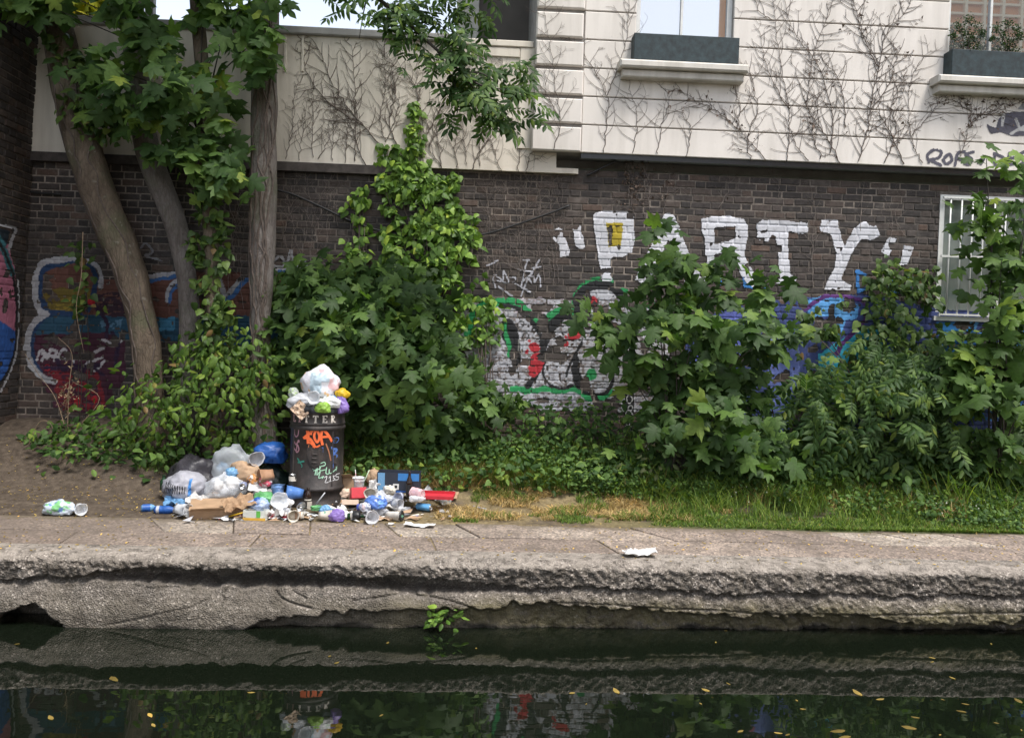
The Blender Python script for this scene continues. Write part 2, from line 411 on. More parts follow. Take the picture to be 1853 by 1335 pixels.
# ------------------------------------------------------------------ quay edge: a broken concrete coping over an undercut base
def quay():
    xs = np.concatenate([np.arange(-18, -5.4, 0.06), np.arange(-5.4, 5.9, 0.0115), np.arange(5.9, 18, 0.06)])
    top = [(y, 0.0) for y in np.linspace(6.47, QUAY_Y + 0.05, 26)]
    zf = np.linspace(-0.012, -0.60, 76)
    nt = len(top)
    X, J = np.meshgrid(xs, np.arange(nt + len(zf)))
    Y = np.zeros_like(X); Z = np.zeros_like(X)
    for j, (y, z) in enumerate(top):
        Y[j] = y; Z[j] = z
    for j, z in enumerate(zf): Z[nt + j] = z
    Z0 = Z.copy()
    u = proj(np.stack([xs, np.full_like(xs, QUAY_Y), np.full_like(xs, -0.2)], -1))[0][:, 0]   # photo x of each column
    prof = lambda pts: np.interp(u, [p[0] for p in pts], [p[1] for p in pts])
    # depth below the top of the broken lip, of the lower ledge and of the undercut (metres), along the photograph's x
    lip = prof([(0, .16), (140, .15), (230, .11), (330, .095), (520, .095), (600, .11), (650, .14), (700, .11), (760, .12), (850, .155), (930, .175), (1000, .17), (1200, .185), (1400, .20), (1600, .20), (1853, .185)])
    lip = lip + 0.06 * (fbm(xs * 3.2, xs * 0, 3) - .5) + 0.05 * (fbm(xs * 16, xs * 0, 9) - .5)
    gapd = prof([(0, .035), (150, .05), (220, .17), (320, .25), (560, .25), (640, .14), (700, .22), (800, .18), (900, .08), (1000, .03), (1400, .025), (1853, .03)])
    gaph = prof([(0, .02), (150, .03), (230, .08), (320, .11), (560, .105), (650, .05), (720, .11), (800, .09), (900, .035), (1000, .018), (1853, .022)])
    led = prof([(0, .60), (400, .60), (480, .46), (560, .38), (640, .37), (800, .33), (930, .30), (1000, .30), (1200, .33), (1450, .36), (1600, .38), (1853, .41)])
    led = led + 0.09 * (fbm(xs * 2.6, xs * 0, 31) - .5) + 0.06 * (fbm(xs * 16, xs * 0, 33) - .5)
    und = prof([(0, .05), (180, .01), (400, .02), (500, .07), (560, .10), (700, .05), (900, .07), (1100, .075), (1400, .08), (1600, .14), (1853, .17)])
    d = -Z0[nt:]
    sm = lambda a: np.clip(a, 0, 1) ** 2 * (3 - 2 * np.clip(a, 0, 1))
    off = 0.035 * (1 - sm(d / 0.05))                                   # rounded worn nose
    off += gapd * sm((d - lip) / 0.012) * (1 - sm((d - lip - gaph) / 0.03))
    off += 0.022 * sm((d - lip) / 0.02)
    off -= 0.03 * sm((d - lip - gaph) / 0.10) * (1 - sm((d - led) / 0.03))
    off += und * sm((d - led) / 0.05) * (.5 + 1.0 * fbm(X[nt:] * 7, Z0[nt:] * 9, 44, 3))
    Xr, Zr = X[nt:], Z0[nt:]
    leftish = prof([(0, 1), (820, 1), (1000, .25), (1853, .15)])
    below = sm((d - lip - .02) / .03)
    calm = 1 - .62 * below * leftish
    rough = (fbm(Xr * 3.2, Zr * 6, 2, 5) - .5) * 0.05 * calm + (fbm(Xr * 41 + Zr * 9, Zr * 37 - Xr * 11, 4, 3) - .5) * 0.05 * calm * (1 - .75 * leftish * below)
    rough += -np.abs(fbm(Xr * 2.4, Zr * 3.4, 12, 4) - .5) * .05 * (1 - .5 * leftish) + 0.01
    rough += .05 * below * leftish * sm((d - .22) / .2) * -1.0
    off += rough
    P2, _ = proj(np.stack([Xr, np.full_like(Xr, QUAY_Y), Zr], -1))
    U, W = P2[..., 0], P2[..., 1]
    for pts, w, dep in [([(435, 1046), (418, 1058), (405, 1074), (400, 1088)], 1.8, .016), ([(482, 1046), (492, 1064), (512, 1082), (540, 1092), (566, 1098)], 2.2, .025), ([(500, 1044), (514, 1058), (534, 1072), (556, 1082)], 2.0, .02),
                        ([(240, 1060), (270, 1064), (310, 1062), (350, 1067)], 1.5, .012), ([(200, 1126), (250, 1117), (300, 1104), (345, 1096), (380, 1082)], 1.6, .014), 
                        ([(640, 1085), (690, 1080), (740, 1072)], 1.8, .02), ([(745, 1078), (790, 1082), (830, 1090), (870, 1104), (885, 1128)], 2, .025), ([(1395, 1120), (1412, 1122), (1428, 1132), (1435, 1148)], 3, .03),
                        ([(1420, 1116), (1446, 1122), (1462, 1136), (1470, 1152)], 3, .03), ([(1387, 1122), (1384, 1134), (1392, 1150)], 2.5, .02), ([(1757, 1092), (1754, 1106), (1760, 1120)], 2, .03), ([(1330, 1128), (1326, 1138), (1340, 1150)], 2.5, .02),
                        ([(1000, 1090), (1100, 1093), (1200, 1101), (1300, 1104), (1400, 1112), (1600, 1111), (1853, 1108)], 2.2, .022)]:
        pts = smooth_line(pts, 4).tolist()
        off += dep * np.clip(1 - segdist(U, W, pts) / w, 0, 1)
    hole = [(10, 1106), (45, 1092), (68, 1088), (82, 1100), (95, 1112), (118, 1122), (125, 1140), (-20, 1150), (-20, 1112)]
    ins = inpoly(U + 14 * (fbm(Xr * 9, Zr * 9, 55) - .5), W + 14 * (fbm(Xr * 9, Zr * 9, 66) - .5), hole)
    off += 0.30 * ins
    Y[nt:] = QUAY_Y + off
    tz = (fbm(X[:nt] * 4, Y[:nt] * 4, 8, 4) - .5) * 0.018 + (fbm(X[:nt] * 25, Y[:nt] * 25, 21, 3) - .5) * 0.012
    fade = np.clip((6.47 - Y[:nt]) / 0.08, 0, 1)
    Z[:nt] = -0.004 + tz * fade - 0.03 * np.clip((QUAY_Y + 0.14 - Y[:nt]) / 0.1, 0, 1) ** 2
    Y[:nt] += 0.03 * (fbm(X[:nt] * 2.2, Y[:nt] * 0, 71) - .5) * np.clip((QUAY_Y + .12 - Y[:nt]) / .08, 0, 1)
    Z[nt:] += -0.03 * np.exp(-d / 0.02)
    V = np.stack([X, Y, Z], -1).reshape(-1, 3)
    nr, nc = X.shape
    i = np.arange(nr - 1)[:, None] * nc + np.arange(nc - 1)[None]
    F = np.stack([i, i + nc, i + nc + 1, i + 1], -1).reshape(-1, 4)
    q = obj('quay', mesh_of('quay', V, F, M_CONC, True))
    tag(q, kind='structure')
quay()

# ------------------------------------------------------------------ towpath of slabs
def path():
    root = empty('path', (0, 6.47, 0), kind='structure')
    wpart(root, 'bedding', [(-18, 6.45, -0.014), (18, 6.45, -0.014), (18, 7.5, -0.014), (-18, 7.5, -0.014)], [(0, 1, 2, 3)], M_BANK)
    Ym = 6.93
    # (front x, back x) of every joint of the two rows, from where the photograph shows them
    def jx(u, v, Y): return float(onZ(u, v, 0.0)[0])
    back = [(-1e3, 0), (276, 296), (425, 420), (562, 558), (695, 722), (823, 868), (935, 990), (1040, 1125), (1140, 1230), (1250, 1380), (1370, 1500), (1480, 1610), (1600, 1730), (1720, 1850), (1840, 1980)]
    rowA = [(-9.0, -9.0), (-7.4, -7.5), (-5.9, -6.0), (-4.5, -4.55)]
    for a, b in back[1:]:
        rowA.append((jx(b, 968 + (b - 560) * .026, Ym), jx(a, 942 + (a - 560) * .026, GRASS_Y)))
    x = max(rowA[-1]) + 0.7
    while x < 12: rowA.append((x + .45, x)); x += 0.75
    rowB = [(-9, -9), (-7.2, -7.2), (-5.7, -5.7), (jx(120, 975, 6.9), jx(140, 960, 6.9)), (jx(448, 990, 6.5), jx(470, 966, 6.9)), (jx(790, 995, 6.5), jx(778, 972, 6.9)), (jx(1120, 1000, 6.5), jx(1085, 985, 6.9)), (jx(1500, 1010, 6.5), jx(1420, 990, 6.9)), (6.2, 5.9), (8, 8), (10, 10), (12, 12)]
    # straight world joints, sawn or oblique
    def row(J, y0, y1, seed, h=0.0):
        r = random.Random(seed)
        for (a0, b0), (a1, b1) in zip(J[:-1], J[1:]):
            gp = 0.003 + r.random() * 0.004
            dz = h + r.uniform(-.006, .004)
            e = 0.006
            fr = [(a0 + gp, y0 + gp), (a1 - gp, y0 + gp), (b1 - gp, y1 - gp), (b0 + gp, y1 - gp)]
            inn = [(a0 + gp + e, y0 + gp + e), (a1 - gp - e, y0 + gp + e), (b1 - gp - e, y1 - gp - e), (b0 + gp + e, y1 - gp - e)]
            tl = [r.uniform(-.003, .003) for _ in range(4)]
            V = [(p[0], p[1], -.05) for p in fr] + [(p[0], p[1], dz - .006 + t) for p, t in zip(fr, tl)] + [(p[0], p[1], dz + t) for p, t in zip(inn, tl)]
            F = [(8, 9, 10, 11)] + [(i, (i + 1) % 4, 4 + (i + 1) % 4, 4 + i) for i in range(4)] + [(4 + i, 4 + (i + 1) % 4, 8 + (i + 1) % 4, 8 + i) for i in range(4)]
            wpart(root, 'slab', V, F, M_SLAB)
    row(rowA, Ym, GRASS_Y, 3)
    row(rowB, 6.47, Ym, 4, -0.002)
path()

# ------------------------------------------------------------------ the bank under the plants
def bank():
    xs = np.arange(-9, 10, 0.06); ys = np.concatenate([[7.40], np.arange(GRASS_Y + .01, 9.5, 0.045)])
    X, Y = np.meshgrid(xs, ys)
    Z = gz(X, Y); Z[0] = -0.04
    Y[1] += (fbm(X[1] * 3, X[1] * 0, 15) - .5) * 0.10
    V = np.stack([X, Y, Z], -1).reshape(-1, 3); nr, nc = X.shape
    i = np.arange(nr - 1)[:, None] * nc + np.arange(nc - 1)[None]
    tag(obj('bank', mesh_of('bank', V, np.stack([i, i + 1, i + nc + 1, i + nc], -1).reshape(-1, 4), M_BANK, True)), kind='structure')
bank()

# ------------------------------------------------------------------ brickwork
COURSE, BL, BH, GAP = 0.0772, 0.222, 0.066, 0.012
def brick_layout(x0, x1, z0, z1):       # Flemish bond: stretcher, header, stretcher, header ...
    out = []
    per = 0.222 + 0.107 + 2 * GAP
    k = int(math.floor(z0 / COURSE))
    while k * COURSE < z1:
        off = (0.5 * per if k % 2 else 0.0) + 0.02 * math.sin(k * 2.3)
        n = int(math.floor((x0 - off) / per)) - 1
        while n * per + off < x1:
            a = n * per + off
            for s, w in ((a, 0.222), (a + 0.222 + GAP, 0.107)):
                if s + w > x0 and s < x1: out.append((max(s, x0), min(s + w, x1), k * COURSE, k * COURSE + BH, k))
            n += 1
        k += 1
    return out
def brick_verts(w, h, dep=0.03, b=0.007, seed=0):
    r = random.Random(seed)
    m = MB(); m.bbox(0, w, 0, dep, 0, h, b)
    V = np.array(m.V)
    for i in range(8, 12): V[i] += (r.uniform(-.003, .003), r.uniform(-.002, .003), r.uniform(-.003, .003))
    return V, m.F[1:]
def bricks(root, lay, Y, mat, pick, hole=None):
    meshes = {}
    for w in (0.222, 0.107):
        meshes[w] = [mesh_of('brick', *brick_verts(w, BH, seed=s), mat) for s in range(6)]
    rest = MB(); n = 0; L = np.array(_wloc(root))
    cand = []
    for i, (a, b, c, d, k) in enumerate(lay):
        if hole and hole(a, b, c, d): continue
        cand.append((a, b, c, d, i))
    ctr = np.array([((a + b) / 2, Y, (c + d) / 2) for a, b, c, d, i in cand])
    pp, _ = proj(ctr)
    score = pick(pp)
    order = np.argsort(-score)[:300]
    chosen = set(int(q) for q in order if score[q] > 0)
    for q, (a, b, c, d, i) in enumerate(cand):
        r = random.Random(i * 31 + 5)
        y = Y + r.uniform(-.003, .004)
        w = b - a
        key = 0.222 if abs(w - .222) < 1e-6 else 0.107 if abs(w - .107) < 1e-6 else None
        if q in chosen and key:
            o = obj('brick', meshes[key][i % 6], root, Vector((a, y, c)) - Vector(L))
            o.rotation_euler = (r.uniform(-.02, .02), r.uniform(-.012, .012), r.uniform(-.012, .012))
        else:
            V, F = brick_verts(w, d - c, seed=i)
            rest.add(V + np.array([a, y, c]), F)
    o = rest.build('brickwork', mat, root, world=True); tag(o, kind='stuff')
WX0, WX1, WZ1 = -6.6, 8.6, 3.62
def pxX(u, v, Y): return float(onY(u, v, Y)[0])
def pxZ(u, v, Y): return float(onY(u, v, Y)[2])
WIN = (pxX(1697, 460, WALL_Y), pxX(1697, 460, WALL_Y) + 1.52, pxZ(1697, 572, WALL_Y), pxZ(1700, 352, WALL_Y))
def brick_wall():
    root = empty('brick_wall', (0, WALL_Y, 0), 'long sooty old brick wall with graffiti along its foot, below the white house', 'brick wall')
    x0, x1, z0, z1 = WIN
    m = MB()
    for a, b, c, d in ((WX0, x0, 0, WZ1), (x1, WX1, 0, WZ1), (x0, x1, 0, z0), (x0, x1, z1, WZ1)): m.box(a, b, WALL_Y + .0075, WALL_Y + .28, c, d)
    m.build('mortar', M_MORTAR, root, world=True)
    hole = lambda a, b, c, d: b > x0 and a < x1 and d > z0 and c < z1
    lay = []
    for (a, b, c, d, k) in brick_layout(WX0, WX1, 0.3, WZ1):
        if d > z0 and c < z1 and a < x0 < b: b = x0 - .004
        if d > z0 and c < z1 and a < x1 < b: a = x1 + .004
        if d > z0 and c < z1 and a >= x0 - 1e-6 and b <= x1 + 1e-6 and b > x0: continue
        lay.append((a, b, c, d, k))
    def pick(p):
        u, v = p[:, 0], p[:, 1]
        ok = (u > 880) & (u < 1690) & (v > 285) & (v < 500) | (u > 505) & (u < 640) & (v > 300) & (v < 480)
        return np.where(ok, 1000 - v + (u > 1040) * 60, 0)
    bricks(root, lay, WALL_Y, M_BRICK, pick)
    # barred window low in the wall
    fr = obj('window', None, root); bpy.data.objects.remove(fr)
    f = MB()
    t, yf = 0.055, WALL_Y - .004
    f.box(x0, x0 + t, yf, yf + .09, z0, z1); f.box(x1 - t, x1, yf, yf + .09, z0, z1); f.box(x0 + t, x1 - t, yf, yf + .09, z1 - t, z1)
    f.box(x0 - .03, x1 + .03, yf - .03, yf + .12, z0 - .05, z0); f.box(x0 + t, x1 - t, yf + .02, yf + .08, z0, z0 + .05)
    xm = (x0 + x1) / 2; f.box(xm - .022, xm + .022, yf + .03, yf + .08, z0 + .05, z1 - t)
    w = f.build('window', M_WHITEP, root, world=True)
    gm = NT('dim_glass'); gm.base(gm.ramp(gm.noise(3, 4), [(0.35, (0.10, 0.125, 0.115)), (0.7, (0.20, 0.23, 0.215))]), 0.12, 0.6)
    for a, b in ((x0 + t, xm - .022), (xm + .022, x1 - t)):
        MB().box(a, b, yf + .05, yf + .056, z0 + .05, z1 - t).build('pane', gm.m, w, world=True)
    nb = 11
    zc = pxZ(1697, 464, WALL_Y)
    for i in range(nb):
        x = x0 + .10 + i * (x1 - x0 - .2) / (nb - 1)
        b = MB(); b.tube([(x, yf - .045, z0 - .0), (x, yf - .045, (z0 + z1) / 2), (x, yf - .045, z1 - .04)], 0.0095, 8)
        b.build('bar', M_WHITEP, w, True, world=True)
    b = MB(); b.box(x0 + .01, x1 - .01, yf - .06, yf - .035, zc - .012, zc + .012)
    b.box(x0 + .01, x1 - .01, yf - .06, yf - .033, z1 - .05, z1 - .03); b.box(x0 + .01, x1 - .01, yf - .06, yf - .033, z0 + .01, z0 + .03)
    b.build('cross_bar', M_WHITEP, w, world=True)
brick_wall()

AB_B = AB_A = 0.0
def abutment():
    # the side of the bridge abutment that faces along the wall: a plane x = AB_A + AB_B * z that recedes to the brick wall
    global AB_A, AB_B
    et = onY(76, 60, WALL_Y); eb = onY(33, 745, WALL_Y)
    AB_B = (et[0] - eb[0]) / (et[2] - eb[2]); AB_A = eb[0] - AB_B * eb[2]
    zt, zb, Yf = 7.4, 0.0, 7.55
    root = empty('bridge_abutment', (AB_A - 1, 8.5, 0), 'dark leaning brick bridge abutment with pink and blue graffiti at the left edge', 'bridge abutment')
    X = lambda z: AB_A + AB_B * z
    m = MB()
    V = [(X(zb) - .013, Yf, zb), (X(zb) - .013, WALL_Y + .2, zb), (X(zt) - .013, WALL_Y + .2, zt), (X(zt) - .013, Yf, zt)]
    V += [(-14, p[1], p[2]) for p in V]
    m.add(V, [(0, 1, 2, 3), (1, 5, 6, 2), (4, 0, 3, 7), (3, 2, 6, 7), (4, 7, 6, 5)])
    m.build('mortar', M_MORTAR, root, world=True)
    lay = brick_layout(Yf, WALL_Y - .015, zb, zt)
    rest = MB(); cand = []
    for i, (a, b, c, d, k) in enumerate(lay):
        p, dep = proj(np.array([X(c), (a + b) / 2, (c + d) / 2]))
        cand.append((-(abs(p[1] - 350) + abs(p[0] - 40) * 2) if -5 < p[0] < 90 and 0 < p[1] < 760 else -1e9, i))
    chosen = set(i for s, i in sorted(cand, reverse=True)[:300] if s > -1e8)
    R = Matrix.Rotation(PI / 2, 4, 'Z')
    cache = {}
    for i, (a, b, c, d, k) in enumerate(lay):
        w = round(b - a, 3)
        dx = random.Random(i).uniform(-.004, .003)
        if i in chosen:
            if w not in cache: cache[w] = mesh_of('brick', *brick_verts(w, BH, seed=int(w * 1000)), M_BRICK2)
            o = obj('brick', cache[w], root); o.matrix_basis = Matrix.Translation(Vector((X(c) + dx, a, c)) - Vector(_wloc(root))) @ Matrix.Rotation(math.atan(AB_B), 4, 'Y') @ R
        else:
            V, F = brick_verts(w, d - c, seed=i)
            Q = np.stack([X(c) + dx - V[:, 1], a + V[:, 0], c + V[:, 2]], -1); Q[:, 0] += AB_B * V[:, 2]
            rest.add(Q, F)
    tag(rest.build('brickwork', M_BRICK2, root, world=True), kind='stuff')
    # the unseen span out of frame to the left, added to darken that side
    b = MB(); n = 14
    for i in range(n):
        t0, t1 = i / n, (i + 1) / n
        f = lambda t: (7.5 - 8.3 * t, 2.9 + 1.5 * math.sin(PI * t))
        (ya, za), (yb, zc) = f(t0), f(t1)
        b.add([(-14, ya, za), (-7.2, ya, za), (-7.2, yb, zc), (-14, yb, zc), (-14, ya, 6.4), (-7.2, ya, 6.4), (-7.2, yb, 6.4), (-14, yb, 6.4)],
              [(0, 1, 2, 3), (4, 7, 6, 5), (1, 5, 6, 2), (0, 3, 7, 4)])
    b.box(-14, -7.2, -3.5, -0.85, -.04, 6.4)
    b.build('unseen_arch_span', M_BRICK2, root, world=True)
abutment()

# ------------------------------------------------------------------ rendered parapet wall, left of the house
def parapet():
    Y = PANEL_Y
    zb, zt = pxZ(500, 292, Y), pxZ(500, 62, Y)
    xr = pxX(1046, 318, Y)
    root = empty('parapet_wall', (-2, Y, zb), 'cream rendered parapet wall above the bricks, bare creeper stems all over it', 'wall')
    m = MB()
    m.box(WX0, xr, Y, WALL_Y + .012, zb, WZ1 - .001)
    m.box(WX0, xr - .25, Y + .001, WALL_Y + .25, WZ1, zt)
    m.build('rendering', M_PANEL, root, world=True)
    MB().bbox(WX0, pxX(830, 62, Y), Y - .05, WALL_Y + .29, zt, zt + .085, .012).build('coping', stucco_mat('grey_coping', (0.36, 0.35, 0.34)), root, world=True)
    xj = pxX(944, 90, Y)
    f = MB()
    x8 = pxX(826, 75, Y)
    f.bbox(x8, xj + .13, Y - .03, WALL_Y + .27, zt - .02, zt + .05, .008)
    f.bbox(x8, xj - .02, Y - .018, Y + .002, zt - .13, zt - .03, .006)
    f.bbox(xj - .015, pxX(966, 200, Y), Y - .018, Y + .002, zb + .25, zt - .022, .006)
    f.build('frame_moulding', M_PANEL, root, world=True)
    for u in (516, 548):
        x = pxX(u, 90, Y)
        MB().bbox(x - .014, x + .014, Y - .014, Y + .003, pxZ(u, 130, Y), zt - .003, .004).build('batten', M_PANEL, root, world=True)
    p = MB(); p.box(WX0, -0.9, Y - .02, WALL_Y, zb - .10, zb - .003); p.build('ledger', simple('dark_ledger', (0.06, 0.05, 0.045), .9, .4, 12), root, world=True)
parapet()

# ------------------------------------------------------------------ white house
HX0 = pxX(968, 150, HOUSE_Y)
HZB = pxZ(1060, 276, HOUSE_Y)
def win_glass():
    t = NT('reflecting_glass'); t.base((0.16, 0.17, 0.18), 0.015, 0.5); t.p.inputs['IOR'].default_value = 5.0; return t.m
M_GLASS = win_glass()
def house():
    Y = HOUSE_Y; pitch = 0.312; top = 11.0
    root = empty('house', (HX0, Y, HZB), 'white stucco house with grooved courses, sash windows and dark creeper stems', 'house')
    w1 = (pxX(1151, 60, Y), pxX(1327, 60, Y)); w2x0 = pxX(1717, 60, Y); w2 = (w2x0, w2x0 + (w1[1] - w1[0]) * 1.02)
    wz = pxZ(1235, 76, Y)                          # foot of the glass
    sill_z = pxZ(1232, 122, Y)
    wt = wz + 1.9
    core = MB(); xe = 9.6
    cuts = [HX0 + .012, w1[0], w1[1], w2[0], w2[1], xe]
    core.box(HX0 + .012, xe, Y + .022, WALL_Y + .3, HZB + .004, sill_z - .1)
    for a, b in ((cuts[0], cuts[1]), (cuts[2], cuts[3]), (cuts[4], cuts[5])): core.box(a, b, Y + .022, WALL_Y + .3, sill_z - .1, wt)
    core.box(HX0 + .012, xe, Y + .022, WALL_Y + .3, wt, top)
    for a, b in (w1, w2): core.box(a, b, Y + .2, WALL_Y + .3, sill_z - .1, wz - .05)
    core.box(HX0 + .012, xe, WALL_Y + .3, WALL_Y + 5, 3.7, top)
    core.build('wall', simple('groove_render', (0.30, 0.28, 0.265), .9, .2, 6), root, world=True)
    MB().box(pxX(1050, 290, Y) + .01, xe, Y + .03, Y + .1, HZB - .055, HZB - .002).build('shadow_strip', M_BLACKM, root, world=True)  # black strip standing in for the shadow line under the house
    n = int((top - HZB) / pitch)
    xq = pxX(1052, 200, Y)
    for k in range(n):
        z0, z1 = HZB + k * pitch, HZB + (k + 1) * pitch - (.013)
        mid = (z0 + z1) / 2
        r = random.Random(k)
        MB().bbox(HX0 - (.02 if k == 0 else .0) + r.uniform(-.004, .004), xq + r.uniform(-.01, .01), Y - .028, Y + .03, z0, z1 - .032, .014).build('quoin', M_STUC, root, world=True)
        spans = [(xq + .012, xe)]
        if mid > sill_z - .1 and mid < wt:
            spans = [(xq + .012, w1[0] - .001), (w1[1] + .001, w2[0] - .001), (w2[1] + .001, xe)]
        for a, b in spans: MB().bbox(a, b, Y, Y + .03, z0, z1, .007).build('stone_course', M_STUC, root, world=True)
    curtain = simple('pale_blind', (0.62, 0.6, 0.56), .8, .08, 3)
    for wi, (a, b) in enumerate((w1, w2)):
        f = MB(); t = .055; yf = Y + .075
        for q in ((a, a + t), (b - t, b)): f.box(q[0], q[1], yf, yf + .08, wz, wt)
        f.box(a + t, b - t, yf, yf + .08, wz - .05, wz + .012); f.box(a + t, b - t, yf, yf + .08, wt - .05, wt)
        xm = (a + b) / 2 - .02; f.box(xm - .013, xm + .013, yf + .005, yf + .07, wz + .012, wt - .05)
        w = f.build('window', M_WHITEP, root, world=True)
        for p0, p1 in ((a + t, xm - .013), (xm + .013, b - t)):
            MB().box(p0, p1, yf + .03, yf + .036, wz + .012, wt - .05).build('pane', M_GLASS, w, world=True)
        rm = MB(); rm.box(a - .2, b + .2, yf + 1.2, yf + 1.25, wz - .5, wt + .3)
        rm.build('inner_wall', curtain, w, world=True)
        s = MB(); e0, e1 = a - .20, b + .13
        s.bbox(e0, e1, Y - .20, Y + .05, sill_z - .085, sill_z, .018); s.bbox(e0 + .04, e1 - .03, Y - .13, Y + .03, sill_z - .17, sill_z - .088, .012)
        s.build('window_sill', M_SILL, root, world=True)
    return w1, w2, wz, sill_z
W1, W2, WZ, SILLZ = house()

M_BOXP = simple('peeling_dark_paint', (0.018, 0.032, 0.037), 0.7, 0.5, 14, 0.4, 40)
def window_box(a, b, label):
    Y = HOUSE_Y
    root = empty('window_box', ((a + b) / 2, Y - .08, SILLZ + .002), label, 'window box', 'window boxes')
    x0, x1 = a - .05, b + .02
    z0, z1 = SILLZ + .002, SILLZ + .29
    MB().bbox(x0, x1, Y - .175, Y - .155, z0, z1, .005).build('front_board', M_BOXP, root, world=True)
    for q in (x0, x1 - .02): MB().box(q, q + .02, Y - .154, Y - .004, z0, z1 - .004).build('end_board', M_BOXP, root, world=True)
    MB().box(x0 + .021, x1 - .021, Y - .153, Y - .004, z0 + .02, z1 - .05).build('soil', M_BANK, root, world=True)
window_box(*W1, 'long peeling dark window box without plants on the left house sill')
window_box(*W2, 'dark window box holding small clipped shrubs on the right house sill')

# building across the canal that the right-hand window mirrors
def mirrored_block():
    root = empty('apartment_block', (22, -26, 0), 'sunlit orange brick apartment block with cream grid, mirrored in the right house window', 'apartment block')
    MB().box(17, 52, -40, -26, -0.04, 34).build('wall', simple('orange_brick_wall', (0.72, 0.33, 0.13), .85, .12, .5), root, world=True)  # orange and cream brightened in place of sunlight on this face
    cr = simple('cream_grid', (0.85, 0.72, 0.52), .8, .05)
    m = MB()
    for k in range(56): m.box(17, 52, -25.93, -25.8, .5 + k * .6, .62 + k * .6)
    m.build('horizontal_band', cr, root, world=True)
    m = MB()
    for k in range(33): m.box(17 + k * 1.05, 17.15 + k * 1.05, -25.99, -25.75, -.03, 34)
    m.build('vertical_band', cr, root, world=True)
mirrored_block()
def rear_building():
    Y = 10.6
    root = empty('rear_extension', (pxX(900, 60, Y), Y, 3), 'grey rear building with a dark opening, seen over the cream parapet', 'building')
    a, b, c, d = pxX(826, 40, Y), pxX(866, 40, Y), pxX(958, 40, Y), pxX(985, 40, Y)
    z0 = pxZ(900, 72, Y) - .15
    MB().box(a, b, Y, Y + 2, z0 - 1, 7.8).build('pale_pier', simple('pale_grey_render', (.42, .42, .41), .85), root, world=True)
    m = MB(); m.box(b, c, Y + .12, Y + 2, z0 - 1, 7.8); m.build('dark_panel', simple('brown_grey_board', (.085, .075, .07), .8, .15, 3), root, world=True)
    m = MB(); m.box(c, d, Y - .02, Y + 2, z0 - 1, 7.8); m.box(b, c, Y - .01, Y + .12, z0 - .9, z0 + .05); m.build('frame', simple('grey_frame', (.24, .235, .23), .8), root, world=True)
    p = MB(); x = pxX(273, 20, 9.5); zt = pxZ(273, 40, 9.5)
    p.box(x - .045, x + .045, 9.45, 9.53, zt - .02, 6.9)
    p.build('metal_post', simple('grey_metal', (.3, .3, .3), .5), None)
    tag(bpy.data.objects['metal_post'], 'slim grey metal post standing on the parapet coping against the sky', 'post')
rear_building()
